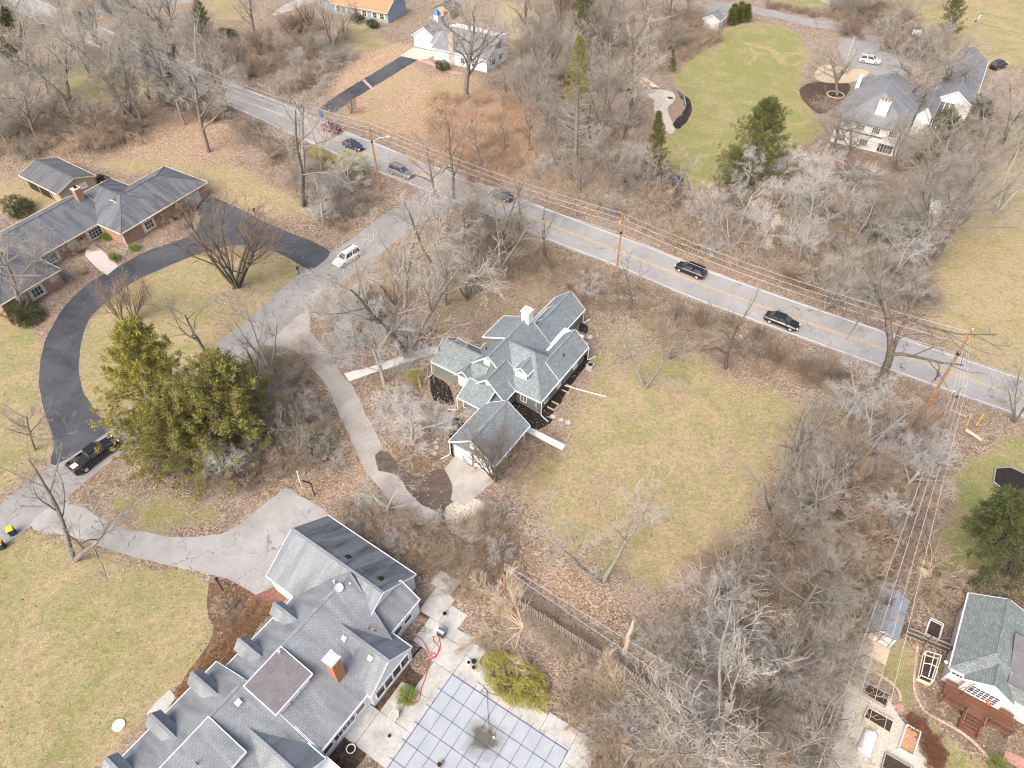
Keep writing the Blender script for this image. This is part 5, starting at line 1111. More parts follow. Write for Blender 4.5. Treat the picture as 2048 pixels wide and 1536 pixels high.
grove(['pale', 'pale', 'fork'], [(1480, 450), (1550, 420), (1520, 500), (1420, 470), (1600, 520), (1690, 540), (1780, 560), (1730, 600), (1640, 590), (1830, 480), (1560, 370), (1640, 380), (1490, 395)], 'bare tree in the thicket north of the main road', 'trees of the roadside thicket', (6, 11), (1.0, 1.4))
grove(['open', 'fork'], [(1400, 440), (1460, 500), (1330, 400), (1280, 380), (1220, 360), (1160, 380), (1120, 340), (1650, 620), (1810, 620), (1580, 470), (1700, 500)], 'bare tree standing along the north side of the main road', 'trees along the north roadside', (7, 12), (1.0, 1.4))
grove(['fork', 'gnarl', 'oak'], [(1060, 90), (1120, 60), (1140, 130), (1180, 190), (1200, 260), (1080, 230), (1240, 60), (1300, 70), (1330, 110), (1170, 20), (1060, 20), (1290, 20), (1370, 40), (1100, 270)], 'bare tree in the wood between the white cupola house and the green lawn', 'trees of the far wood', (9, 15))
grove(['fork', 'oak', 'gnarl'], [(60, 260), (150, 250), (200, 280), (300, 200), (330, 140), (20, 300), (120, 130), (250, 60), (420, 190), (300, 100), (220, 170), (370, 250)], 'bare tree on the brushy slope at the far left', 'trees of the far left slope', (8, 14))
grove(['vase', 'fork', 'pale'], [(470, 150), (560, 120), (600, 160), (520, 110), (640, 120), (580, 70), (490, 180), (440, 110), (620, 60), (690, 80)], 'bare tree across the main road below the pale blue house', 'bushy trees across the road', (6, 10), (1.0, 1.4))
grove(['fork', 'pale', 'gnarl'], [(460, 800), (520, 770), (580, 790), (620, 850), (600, 920), (520, 930), (450, 960), (380, 960), (560, 870)], 'bare tree in the brush island between side road and concrete driveway', 'trees of the brush island', (4.5, 8))
grove(['pale', 'vase', 'fork'], [(670, 415), (645, 450), (700, 385), (750, 620), (700, 650), (900, 560), (950, 525), (935, 600)], 'bare tree near the junction of side road and main road', 'trees at the junction', (5, 9), (0.9, 1.3))
grove(['fork', 'oak'], [(1660, 30), (1700, 60), (1740, 30), (1770, 70), (1850, 130), (1900, 160), (1880, 100), (1760, 100)], 'bare tree behind the white two storey house', 'trees behind the white two storey house', (7, 12))
grove(['pale', 'vase'], [(1350, 640), (1400, 660), (1550, 730), (1640, 760), (1180, 600), (1340, 720), (1850, 880)], 'bare tree on the brushy strip beside the main road', 'small trees along the road strip', (3.5, 6.5))

grove(['fork', 'oak', 'open'], [(60, 160), (140, 205), (180, 155), (240, 125), (285, 255), (340, 195), (400, 135), (455, 225), (385, 175), (40, 70), (130, 55), (215, 25), (300, 150), (265, 80), (345, 110), (430, 170), (20, 230), (80, 290)], 'bare tree towering over the far left slope', 'tall trees of the far left slope', (13, 20), (1.1, 1.4))
grove(['fork', 'open', 'oak'], [(880, 480), (925, 500), (950, 450), (985, 500), (890, 610), (790, 610), (1000, 545)], 'bare tree with visible trunk around the side road junction', 'trunked trees around the junction', (9, 14), (0.95, 1.25))
grove(['fork', 'oak', 'open'], [(1690, 325), (1790, 340), (1870, 350), (1925, 385), (1990, 430), (1930, 230), (1875, 205), (2020, 330), (1660, 310), (1830, 400), (1900, 450)], 'bare tree beside the white two storey house and tan field', 'tall trees around the white two storey house', (10, 16), (1.05, 1.4))
grove(['fork', 'open'], [(1060, 190), (1090, 120), (1150, 190), (1210, 60), (1270, 110), (1340, 60), (1130, 20), (1060, 260), (1180, 300), (1240, 290)], 'bare tree towering over the far wood', 'tall trees of the far wood', (13, 19), (0.8, 1.1))
# ------------------------------------------------------------------ evergreens
for kind, base, top, wf, label, nm in [
    ('cedar_yellow', (318, 880), (262, 655), 0.78, 'large yellow green evergreen beside the side road and parked pickup', 'evergreen_tree'),
    ('cedar_olive', (425, 895), (430, 735), 1.05, 'olive green evergreen next to the yellow green one on the brush island', 'evergreen_tree'),
    ('cedar_olive', (355, 928), (340, 805), 1.05, 'lower olive evergreen in front of the yellow green one by the pickup', 'evergreen_tree'),
    ('pine', (30, 150), (10, -20), 0.9, 'dark green pine at the far left beside the main road', 'pine_tree'),
    ('cedar_mid', (405, 85), (395, 5), 0.7, 'narrow green cedar beyond the main road at the far left', 'cedar_tree'),
    ('halfdead', (1150, 345), (1160, 78), 0.75, 'conifer with green top and bare pale lower branches', 'conifer_tree'),
    ('spruce', (1310, 358), (1318, 225), 0.9, 'slender green spruce at the edge of the green lawn', 'spruce_tree'),
    ('cedar_mid', (1505, 360), (1540, 205), 0.95, 'broad green evergreen beside the green lawn', 'evergreen_tree'),
    ('cedar_mid', (1470, 385), (1475, 300), 0.9, 'small green evergreen beside the broad one on the lawn edge', 'evergreen_tree'),
    ('goldbush', (1850, 320), (1848, 220), 0.9, 'golden yellow evergreen in front of the white two storey house', 'evergreen_tree'),
    ('cedar_mid', (1900, 325), (1895, 225), 0.9, 'olive green evergreen right of the golden one', 'evergreen_tree'),
    ('pine', (1965, 275), (1960, 190), 1.1, 'dark evergreen behind the wooden pole near the white house', 'evergreen_tree'),
    ('pine_mid', (1180, 110), (1165, -30), 0.9, 'tall dark green pine in the far wood', 'pine_tree'),
    ('pine_mid', (1895, 85), (1920, -20), 0.8, 'green pine on the far yard near the transformer pole', 'pine_tree'),
    ('pine', (2030, 1150), (2010, 985), 1.15, 'large dark evergreen above the garden house', 'evergreen_tree'),
    ('darkbush', (1745, 475), (1748, 430), 1.2, 'dark green juniper bush among grey trees north of the road', 'juniper_bush'),
    ('ivybush', (1840, 500), (1840, 450), 1.1, 'olive evergreen bush beside the tan field', 'evergreen_bush'),
    ('yew', (1030, 1368), (1030, 1290), 1.8, 'broad yellow green yew hedge beside the pool deck', 'yew_bush'),
    ('roundbush', (813, 1395), (813, 1350), 1.15, 'round bright green bush at the pool deck edge', 'round_bush'),
    ('bamboo', (700, 345), (700, 265), 1.5, 'yellow green leafy thicket beside the main road', 'leafy_shrub'),
    ('bamboo', (640, 330), (640, 265), 1.0, 'smaller yellow green leafy shrub by the road left of the big one', 'leafy_shrub'),
    ('bamboo', (830, 770), (830, 735), 0.8, 'yellowish shrub by the white front path', 'leafy_shrub'),
    ('ivybush', (1010, 500), (1010, 440), 1.0, 'ivy covered clump beside the main road edge', 'ivy_clump'),
    ('ivybush', (950, 445), (948, 385), 0.9, 'ivy covered clump near the road junction', 'ivy_clump'),
    ('ivybush', (1035, 460), (1030, 400), 0.8, 'narrow ivy clump close to the road edge line', 'ivy_clump'),
    ('darkbush', (455, 80), (455, 40), 1.3, 'dark green bush beyond the far main road', 'evergreen_bush'),
    ('pine', (350, 170), (345, 90), 0.9, 'dark ivy clad tree clump beside the far main road', 'evergreen_tree'),
    ('darkbush', (35, 425), (35, 398), 1.2, 'round dark shrub on the lawn behind the brick house', 'evergreen_bush'),
    ('darkbush', (205, 365), (205, 350), 0.9, 'small dark green shrub between garage and brick house', 'evergreen_bush'),
    ('darkbush', (50, 640), (50, 612), 1.2, 'dark green shrub at the corner of the brick house', 'evergreen_bush'),
    ('roundbush', (228, 520), (228, 503), 1.0, 'round olive bush nearest the pinkish entrance walk', 'round_bush'),
    ('roundbush', (267, 500), (267, 483), 1.0, 'round yellow green bush at the brick house front corner', 'round_bush'),
    ('roundbush', (213, 478), (213, 462), 1.0, 'small dark round bush below the wide cream window', 'round_bush'),
    ('darkbush', (885, 140), (885, 118), 1.0, 'dark round shrub by the white cupola house front', 'evergreen_bush'),
    ('darkbush', (715, 45), (715, 25), 1.1, 'dark shrub under the windows of the blue house', 'evergreen_bush'),
    ('darkbush', (745, 55), (745, 38), 1.1, 'brownish shrub beside the dark one at the blue house', 'evergreen_bush'),
    ('darkbush', (1250, 180), (1250, 155), 1.0, 'dark evergreen shrub behind the grey trunk by the picnic table', 'evergreen_bush'),
    ('spruce', (1345, 145), (1347, 100), 0.9, 'small olive conifer at the green lawn edge', 'conifer_tree'),
    ('roundbush', (1998, 1534), (1998, 1515), 0.9, 'small bright green bush beside the red brick garden path', 'round_bush'),
    ('darkbush', (640, 905), (640, 870), 0.9, 'dark green clump in the brush island by the concrete driveway', 'evergreen_bush'),
]:
    r = plant_px(kind, base, top, label, name=nm, wf=wf, cat='tree' if nm.endswith('tree') else 'shrub')
    if kind == 'yew':
        r.scale = (1.75, 1.1, 0.85); r.rotation_quaternion = Matrix.Rotation(math.radians(-35), 3, 'Z').to_quaternion()
for x, y in [(1463, 50), (1479, 45), (1494, 42), (1468, 42), (1482, 38)]:
    plant_px('column', (x, y), (x + 2, y - 32), 'narrow upright green conifer at the end of the green lawn', name='columnar_conifer', group='columnar conifers by the shed', wf=1.3, cat='tree')

# ------------------------------------------------------------------ shrubs and undergrowth
Z_GARDEN = [(1290, 1250), (1370, 1190), (1480, 1120), (1550, 960), (1612, 860), (1650, 795), (1800, 830), (1880, 880), (1890, 930), (1850, 1060), (1750, 1170), (1690, 1330), (1650, 1560), (1430, 1560), (1330, 1400)]
Z_NORTH = [(1050, 360), (1080, 270), (1180, 240), (1270, 240), (1330, 370), (1420, 420), (1480, 390), (1560, 340), (1680, 340), (1800, 400), (1870, 500), (1850, 600), (1760, 650), (1550, 575), (1380, 505), (1200, 430)]
Z_STRIP = [(1000, 560), (1040, 490), (1150, 520), (1280, 570), (1420, 625), (1560, 680), (1700, 745), (1830, 800), (1700, 800), (1600, 775), (1460, 740), (1360, 690), (1250, 640), (1170, 610)]
Z_LEFT = [(-60, 210), (100, 205), (260, 240), (300, 290), (180, 318), (40, 312), (-60, 330)]
Z_SOUTH = [(290, 150), (420, 190), (560, 275), (700, 335), (770, 400), (690, 470), (640, 450), (560, 330), (450, 250), (330, 220)]
Z_ISLAND = [(420, 770), (520, 705), (590, 715), (640, 790), (680, 870), (660, 930), (590, 960), (480, 990), (330, 960), (300, 920), (380, 850)]
Z_GARAGE = [(660, 1015), (760, 1010), (840, 1045), (930, 1040), (1010, 1010), (1040, 1090), (1000, 1190), (900, 1190), (860, 1150), (780, 1100)]
Z_FRONT = [(630, 640), (720, 600), (820, 620), (860, 690), (850, 800), (890, 870), (800, 900), (770, 880), (720, 780), (680, 730)]
Z_WOOD = [(1040, 20), (1180, 10), (1400, 25), (1440, 60), (1340, 160), (1260, 160), (1200, 240), (1080, 250), (1040, 130)]
Z_ACROSS = [(430, 100), (560, 50), (700, 60), (700, 120), (640, 190), (560, 190), (450, 160)]
Z_BACK = [(1640, 20), (1790, 5), (1840, 90), (1900, 110), (1880, 170), (1800, 110), (1690, 70)]
Z_FENCE = [(1130, 1385), (1240, 1395), (1330, 1450), (1430, 1560), (1190, 1560), (1160, 1440)]
Z_HEDGE = [(1330, 30), (1420, 55), (1445, 80), (1400, 105), (1345, 140), (1320, 100)]
Z_FAR = [(440, -40), (560, -40), (560, 30), (480, 60), (420, 20)]
shrubs(Z_GARDEN, 62, ['shrub_grey', 'shrub_tan', 'shrub_pale', 'shrub_brown'], 'leafless shrub in the thicket between the lawn and the garden shed', 'shrubs of the garden thicket', (1.4, 5.0), (0.9, 1.6), 1.4)
shrubs(Z_NORTH, 46, ['shrub_grey', 'shrub_brown', 'shrub_pale', 'shrub_tan'], 'leafless shrub in the thicket north of the main road', 'shrubs of the roadside thicket', (2.5, 4.8), (1.1, 1.6), 2.2)
shrubs(Z_STRIP, 26, ['shrub_tan', 'shrub_tan', 'shrub_brown'], 'leafless shrub on the brushy strip south of the main road', 'shrubs along the road strip', (1.2, 2.6), (1.1, 1.7), 1.8)
shrubs(Z_LEFT, 16, ['shrub_brown', 'shrub_grey'], 'leafless shrub on the slope behind the tan garage', 'shrubs of the far left slope', (3, 5.5), (1.1, 1.5), 3)
shrubs(Z_SOUTH, 22, ['shrub_grey', 'shrub_brown', 'shrub_pale'], 'leafless shrub on the roadside bank behind the black driveway', 'shrubs of the roadside bank', (2.2, 4), (1.1, 1.5), 2)
shrubs(Z_ISLAND, 26, ['shrub_brown', 'shrub_tan', 'shrub_grey'], 'leafless shrub in the brush island between side road and concrete driveway', 'shrubs of the brush island', (2.0, 3.8), (1.0, 1.5), 1.5)
shrubs(Z_GARAGE, 18, ['shrub_tan', 'shrub_tan', 'shrub_pale'], 'leafless shrub between the two garages', 'shrubs between the garages', (1.3, 2.6), (1.0, 1.4), 1.4)
shrubs(Z_FRONT, 14, ['shrub_pale', 'shrub_grey'], 'leafless shrub on the leaf litter beside the concrete driveway', 'shrubs by the concrete driveway', (1.8, 3.4), (1.1, 1.5), 2)
shrubs(Z_WOOD, 18, ['shrub_brown', 'shrub_grey'], 'leafless shrub in the wood behind the picnic table', 'shrubs of the far wood', (3, 6), (1.1, 1.6), 4)
shrubs(Z_ACROSS, 16, ['shrub_grey', 'shrub_brown'], 'leafless shrub across the main road below the blue house', 'shrubs across the road', (3, 5), (1.1, 1.6), 3)
shrubs(Z_BACK, 12, ['shrub_grey', 'shrub_brown'], 'leafless shrub behind the white two storey house', 'shrubs behind the white two storey house', (3, 6), (1.2, 1.6), 3)
shrubs(Z_FENCE, 10, ['shrub_tan', 'shrub_pale'], 'leafless shrub at the foot of the timber fence by the pool', 'shrubs by the timber fence', (1.6, 3), (1.0, 1.4), 1.2)
shrubs([(110, 440), (210, 490), (180, 560), (60, 600), (30, 590)], 6, ['shrub_tan', 'shrub_brown'], 'twiggy leafless shrub in front of the brick house windows', 'shrubs in front of the brick house', (1.5, 2.6), (0.8, 1.1), 2.2)
shrubs([(315, 430), (370, 420), (385, 460), (340, 480)], 4, ['shrub_tan', 'shrub_brown'], 'leafless shrub beside the pinkish garage door', 'shrubs by the pinkish garage door', (2.4, 4), (0.9, 1.2), 1.5)
shrubs([(1020, 880), (1060, 880), (1060, 930), (1010, 950)], 4, ['shrub_tan', 'shrub_brown'], 'thin leafless shrub along the side wall of the double garage', 'shrubs along the double garage', (1.2, 2.2), (1.0, 1.3), 1.2)
shrubs([(430, 1215), (490, 1205), (490, 1260), (440, 1265)], 3, ['shrub_brown', 'shrub_tan'], 'clipped leafless shrub in the leafy bed by the grey driveway', 'shrubs in the leafy bed', (0.9, 1.3), (1.3, 1.6), 1)
G3 = [M['twig'], M['twig_brown'], M['twig_tan']]
undergrowth(Z_GARDEN, 12000, [M['twig'], M['twig_tan'], M['twig_pale'], M['twig_brown']], 'tangle of bare stems under the garden thicket', (0.6, 2.4))
undergrowth(Z_NORTH, 17000, G3, 'tangle of bare stems north of the main road', (0.8, 2.8), rad=0.016)
undergrowth(Z_STRIP, 8000, [M['twig_brown'], M['twig_tan']], 'low tangle of bare stems south of the main road', (0.4, 1.3))
undergrowth(Z_LEFT, 6000, [M['twig_brown'], M['twig_tan']], 'tangle of brown stems behind the tan garage', (1, 3), rad=0.022)
undergrowth(Z_SOUTH, 5000, G3, 'tangle of bare stems on the roadside bank', (0.6, 2), rad=0.018)
undergrowth(Z_ISLAND, 8000, [M['twig_brown'], M['twig_tan'], M['twig']], 'tangle of bare stems on the brush island', (0.6, 2))
undergrowth(Z_GARAGE, 5000, [M['twig_tan'], M['twig_brown']], 'tangle of tan stems between the two garages', (0.5, 1.6))
undergrowth(Z_WOOD, 7000, G3, 'tangle of bare stems in the far wood', (1, 3.2), rad=0.025)
undergrowth(Z_ACROSS, 3000, G3, 'tangle of bare stems across the main road', (0.8, 2.4), rad=0.022)
undergrowth(Z_BACK, 2500, G3, 'tangle of bare stems behind the white two storey house', (1, 2.6), rad=0.024)
undergrowth(Z_HEDGE, 3500, [M['twig_brown'], M['twig_tan']], 'brown brushy bank beside the green lawn', (1.2, 2.8), rad=0.022)
undergrowth(Z_FENCE, 4000, [M['twig_tan'], M['twig_brown']], 'tangle of tan stems by the timber fence', (0.4, 1.4))
undergrowth([(1530, 5), (1640, 25), (1760, 50), (1760, 62), (1640, 38), (1530, 18)], 1500, [M['twig_brown']], 'brown hedge row along the far drive', (0.8, 1.6), rad=0.022)
undergrowth([(1000, 1180), (1080, 1190), (1300, 1370), (1330, 1450), (1130, 1330), (1060, 1260)], 4500, [M['twig_tan'], M['twig_brown'], M['twig']], 'fallen twigs and stems along the timber fence', (0.3, 1.2))
undergrowth([(900, 470), (1010, 440), (1100, 500), (1060, 560), (980, 570), (900, 540)], 5000, [M['twig_brown'], M['twig_tan']], 'brown brambles at the road junction', (0.6, 1.8), rad=0.014)
undergrowth([(860, 190), (1040, 200), (1070, 320), (960, 400), (900, 330), (850, 280)], 5000, [M['twig_tan'], M['dryleaf']], 'tan leafy brush across the main road', (0.8, 2.4), rad=0.02)
# fallen leaves as real small blades over the litter
def leaf_litter(n, size, seed):
    rg = np.random.default_rng(seed); x = rg.uniform(-75, 95, n * 3); y = rg.uniform(18, 150, n * 3)
    px = 1024 + FPX * x / (y * CP + CAMH * SP); keep = (px > -30) & (px < 2080) & (rg.uniform(0, 1, n * 3) > zone_at(grass, x, y) * 0.93) & (zone_at(soil, x, y) < 0.6)
    for P in PAVED:
        keep &= ~(inside([tuple(p) for p in P], x, y) & (rg.uniform(0, 1, len(x)) < 0.97))
    pc = W(960, 1440); keep &= np.hypot(x - pc.x, y - pc.y) > 11.5
    dd = np.min(np.hypot(x[:, None] - ROAD_C[None, ::2, 0], y[:, None] - ROAD_C[None, ::2, 1]), axis=1); keep &= dd > 4.2
    x, y = x[keep][:n], y[keep][:n]; n = len(x); C = np.stack([x, y, rg.uniform(0.03, 0.09, n)], 1)
    a = rg.normal(size=(n, 3)) * (1, 1, 0.35); a /= np.linalg.norm(a, axis=1, keepdims=True); b = np.cross(a, rg.normal(size=(n, 3)) * (0.4, 0.4, 1)); b /= np.linalg.norm(b, axis=1, keepdims=True)
    s = size * rg.uniform(0.6, 1.5, (n, 1)); V = np.stack([C - a * s, C + b * s * 0.6, C + a * s, C - b * s * 0.6], 1).reshape(-1, 3)
    mats = [noisy('leaf pale', (0.42, 0.30, 0.22), (0.55, 0.42, 0.32), 3, 0.9), noisy('leaf brown', (0.20, 0.11, 0.065), (0.28, 0.17, 0.11), 3, 0.9), noisy('leaf rust', (0.30, 0.15, 0.08), (0.40, 0.22, 0.13), 3, 0.9), noisy('leaf dark', (0.08, 0.05, 0.035), (0.13, 0.09, 0.06), 3, 0.9)]
    o = bpy.data.objects.new('fallen_leaves', raw_mesh('fallen_leaves', V, quads=np.arange(4 * n).reshape(n, 4), mats=mats, midx=rg.integers(0, 4, n))); COL.objects.link(o)
    o['kind'] = 'stuff'; o['label'] = 'fallen brown leaves scattered over the ground'; o['category'] = 'leaves'
leaf_litter(80000, 0.085, 5)
# ------------------------------------------------------------------ vehicles
def car(name, label, px, to_px, colour, kind='sedan', L=4.8, wd=1.85, cat='car', z=0.03, rough=0.25, metallic=0.4):
    c = W(*px); t = W(*to_px); a = math.atan2(t.y - c.y, t.x - c.x)
    R = thing(name, label, cat, (c.x, c.y, z), a); pm = paint(name + ' paint ' + '%.2f' % colour[0], colour, rough, metallic, 0.6)
    h = {'sedan': 1.45, 'suv': 1.72, 'wagon': 1.62, 'pickup': 1.85}[kind]; hood = {'sedan': 0.86, 'suv': 1.02, 'wagon': 0.98, 'pickup': 1.12}[kind]; hw = wd / 2
    st = [(-L / 2, 0.82, hood - 0.12, 0.42), (-L / 2 + 0.15, 0.94, hood + 0.02, 0.28), (-L * 0.3, 1.0, hood + 0.06, 0.22), (0, 1.0, hood + 0.04, 0.22), (L * 0.28, 1.0, hood, 0.22), (L / 2 - 0.3, 0.95, hood - 0.12, 0.25), (L / 2, 0.78, hood - 0.3, 0.42)]
    mb = MB(); rings = []
    for x, f, top, bot in st:
        w = hw * f; sec = [(x, -w * 0.93, bot), (x, -w, bot + 0.18), (x, -w, top - 0.16), (x, -w * 0.86, top), (x, w * 0.86, top), (x, w, top - 0.16), (x, w, bot + 0.18), (x, w * 0.93, bot)]
        rings.append(len(mb.v)); mb.v += sec
    for i in range(len(rings) - 1):
        for j in range(8):
            mb.f.append((rings[i] + j, rings[i + 1] + j, rings[i + 1] + (j + 1) % 8, rings[i] + (j + 1) % 8)[::-1]); mb.m.append(0)
    mb.f.append(tuple(range(rings[0], rings[0] + 8))); mb.f.append(tuple(reversed(range(rings[-1], rings[-1] + 8)))); mb.m += [0, 0]
    mb.build('body', pm, R)
    cb = {'sedan': (-L * 0.40, L * 0.23, -L * 0.24, L * 0.06), 'suv': (-L * 0.485, L * 0.24, -L * 0.44, L * 0.09), 'wagon': (-L * 0.48, L * 0.30, -L * 0.40, L * 0.10), 'pickup': (-L * 0.13, L * 0.25, -L * 0.10, L * 0.13)}[kind]
    zb = hood - 0.02; b = [(cb[0], -hw * 0.88, zb), (cb[1], -hw * 0.86, zb), (cb[1], hw * 0.86, zb), (cb[0], hw * 0.88, zb)]; tp = [(cb[2], -hw * 0.68, h), (cb[3], -hw * 0.68, h), (cb[3], hw * 0.68, h), (cb[2], hw * 0.68, h)]
    MB().hexa(b, tp).build('cabin', pm, R)
    mb = MB(); mb.box(cb[2] - 0.02, cb[3] + 0.02, -hw * 0.66, hw * 0.66, h - 0.01, h + 0.035); mb.build('roof_panel', pm, R)
    def pane(nm, q, ins=0.1, off=0.015):
        q = [Vector(p) for p in q]; ce = sum(q, Vector()) / 4; n = (q[1] - q[0]).cross(q[2] - q[1]).normalized()
        if n.dot(ce - Vector((0, 0, hood))) < 0: n = -n
        qq = [ce + (p - ce) * (1 - ins * 1.6) + n * off for p in q]
        MB().poly(qq).build(nm, M['glass'], R)
    pane('windshield', [b[1], b[2], tp[2], tp[1]]); pane('rear_window', [b[3], b[0], tp[0], tp[3]])
    for s, (p, q_, r, u) in ((0, (b[0], b[1], tp[1], tp[0])), (1, (b[2], b[3], tp[3], tp[2]))):
        m1 = Vector(p).lerp(Vector(q_), 0.5); m2 = Vector(u).lerp(Vector(r), 0.5)
        pane('side_window', [Vector(p), m1, m2, Vector(u)]); pane('side_window', [m1, Vector(q_), Vector(r), m2])
    rw = {'sedan': 0.33, 'suv': 0.37, 'wagon': 0.35, 'pickup': 0.40}[kind]
    for x in (-L * 0.30, L * 0.31):
        for s in (-1, 1):
            w = MB(); w.tube([(x, s * (hw - 0.2), rw), (x, s * (hw + 0.01), rw)], rw, 14); wo = w.build('wheel', M['rubber'], R)
            w = MB(); w.tube([(x, s * (hw - 0.02), rw), (x, s * (hw + 0.025), rw)], rw * 0.62, 10); w.build('rim', M['metal'], wo)
    lm = glass('headlamp glass', (0.6, 0.6, 0.6)); tm = paint('tail lamp red', (0.45, 0.01, 0.01), 0.2)
    for s in (-1, 1):
        MB().box(L / 2 - 0.16, L / 2 - 0.02, s * hw * 0.62 - 0.17, s * hw * 0.62 + 0.17, hood - 0.36, hood - 0.2).build('headlight', lm, R)
        MB().box(-L / 2 - 0.01, -L / 2 + 0.14, s * hw * 0.66 - 0.14, s * hw * 0.66 + 0.14, hood - 0.22, hood - 0.04).build('taillight', tm, R)
        MB().box(cb[1] - 0.35, cb[1] - 0.2, s * hw * 1.0 - 0.08, s * hw * 1.0 + 0.1, hood, hood + 0.14).build('wing_mirror', pm, R)
    if kind == 'pickup':
        MB().box(-L / 2 + 0.12, cb[0] - 0.05, -hw * 0.78, hw * 0.78, hood + 0.045, hood + 0.075).build('bed_floor', M['rubber'], R)
        for s in (-1, 1): MB().box(-L / 2 + 0.06, cb[0], s * hw * 0.90 - 0.07, s * hw * 0.90 + 0.07, hood - 0.1, hood + 0.22).build('bed_side', pm, R)
        MB().box(-L / 2 + 0.0, -L / 2 + 0.08, -hw * 0.82, hw * 0.82, hood - 0.3, hood + 0.2).build('tailgate', pm, R)
        MB().box(-L / 2 + 0.2, -L / 2 + 0.9, -0.45, 0.25, hood + 0.08, hood + 0.16).build('white_sheet', M['white'], R)
    if kind == 'suv' or kind == 'wagon':
        for s in (-1, 1): MB().box(cb[2] + 0.2, cb[3] - 0.2, s * hw * 0.58 - 0.03, s * hw * 0.58 + 0.03, h + 0.04, h + 0.10).build('roof_rail', M['blackmetal'], R)
    return R
car('pickup_truck', 'black crew cab pickup truck on the side road by the yellow green evergreen', (193, 917), (240, 882), (0.012, 0.013, 0.018), 'pickup', 5.9, 1.98, 'truck')
car('parked_car', 'dark car on the side road half hidden by the yellow green evergreen', (288, 848), (330, 815), (0.03, 0.032, 0.038), 'suv', 4.7)
car('parked_car', 'white car on the side road behind the olive evergreens', (378, 775), (420, 742), (0.72, 0.73, 0.75), 'sedan', 4.7, metallic=0.0)
car('parked_car', 'white sport utility car on the side road under bare branches', (695, 522), (655, 548), (0.74, 0.75, 0.77), 'suv', 4.7, metallic=0.0)
car('red_car', 'dark red sport utility car on the far lane of the main road', (662, 262), (610, 240), (0.22, 0.012, 0.03), 'suv', 4.8)
car('passing_car', 'dark blue grey car beside the yellow green roadside thicket', (707, 296), (760, 318), (0.06, 0.07, 0.095), 'sedan', 4.7)
car('grey_car', 'silver grey sport utility car near the road junction', (803, 350), (850, 370), (0.30, 0.29, 0.30), 'suv', 5.0)
car('passing_car', 'dark silver car passing behind the ivy clumps', (1002, 396), (960, 380), (0.10, 0.105, 0.115), 'sedan', 4.6)
car('black_car', 'black family car heading along the far lane below the power lines', (1380, 546), (1335, 528), (0.012, 0.013, 0.015), 'wagon', 4.9)
car('black_sedan', 'black sedan on the near lane of the main road', (1562, 648), (1620, 670), (0.02, 0.021, 0.025), 'sedan', 4.9)
car('parked_car', 'white and dark jeep parked in the yard behind the white two storey house', (1738, 126), (1775, 132), (0.62, 0.63, 0.68), 'suv', 4.6, metallic=0.0)
car('parked_car', 'black car parked beside the garage wing of the white two storey house', (1995, 136), (2020, 128), (0.03, 0.03, 0.035), 'suv', 4.6)
R = thing('box_trailer', 'white box trailer parked among bare trees at the field edge', 'trailer', W(1861, 430), math.radians(70))
MB().box(-1.9, 1.9, -0.9, 0.9, 0.45, 1.9).build('box', M['whitemetal'], R); MB().bar((-1.9, 0, 0.5), (-3.1, 0, 0.45), 0.1).build('drawbar', M['blackmetal'], R)
for s in (-1, 1): MB().tube([(0, s * 0.9, 0.33), (0, s * 1.05, 0.33)], 0.33, 12).build('wheel', M['rubber'], R)

# ------------------------------------------------------------------ poles and wires
def pole(name, label, base, top, mat, r=0.16, arms=(), h=None):
    b = W(*base); hh = h or height_to(base, top[1]); q = proj(Vector((b.x, b.y, hh))); dx = (top[0] - q[0]) * depth_at(Vector((b.x, b.y, hh))) / FPX
    R = thing(name, label, 'pole', b); mb = MB(); mb.tube([(0, 0, -0.1), (dx, 0, hh)], [r, r * 0.75], 10); mb.build('shaft', mat, R); tip = Vector((dx, 0, hh))
    for (ang, z, ln) in arms:
        d = Vector((math.cos(ang), math.sin(ang), 0)); p = tip * (z / hh); ar = MB(); ar.bar(p - d * ln / 2, p + d * ln / 2, 0.1, 0.12); a = ar.build('crossarm', M['greypole'], R)
        for s in (-0.46, 0, 0.46): MB().lathe([(0.05, p.z + 0.06), (0.07, p.z + 0.14), (0.04, p.z + 0.26)], 8, ((p + d * ln * s).x, (p + d * ln * s).y)).build('insulator', M['white'], a)
    MB().lathe([(r * 1.15, hh * 0.72), (r * 1.15, hh * 0.72 + 0.35)], 8, (dx * 0.74, 0)).build('band', M['blackmetal'], R)
    return R, b, tip
rd = math.atan2(ROAD_C[150][1] - ROAD_C[140][1], ROAD_C[150][0] - ROAD_C[140][0]); ra = rd + math.pi / 2
P1, b1, t1 = pole('utility_pole', 'orange brown utility pole beside the main road north of the sage green house', (1231, 560), (1246, 428), M['pole'], arms=((ra, 10.6, 1.4),))
P2, b2, t2 = pole('utility_pole', 'tall orange brown utility pole with guy wires beside the wide dark tree', (1850, 818), (1944, 662), M['pole'], 0.2, arms=((ra, 12.9, 1.6),))
P2b, b2b, t2b = pole('utility_pole', 'weathered grey pole with crossarm behind the yellow marker posts', (1888, 838), (1921, 772), M['greypole'], 0.14, arms=((0.5, 5.3, 1.8),), h=5.6)
P3, b3, t3 = pole('utility_pole', 'orange brown pole with street lamp near the road junction', (761, 380), (737, 246), M['pole'], arms=((ra, 11.0, 1.4),))
lp = MB(); lp.tube([(t3.x * .75, 0, t3.z * 0.72), (t3.x * .75 + 1.2, 0.3, t3.z * 0.72 + 0.7), (t3.x * .75 + 2.6, 0.6, t3.z * 0.72 + 0.8)], 0.05, 6); la = lp.build('lamp_arm', M['metal'], P3)
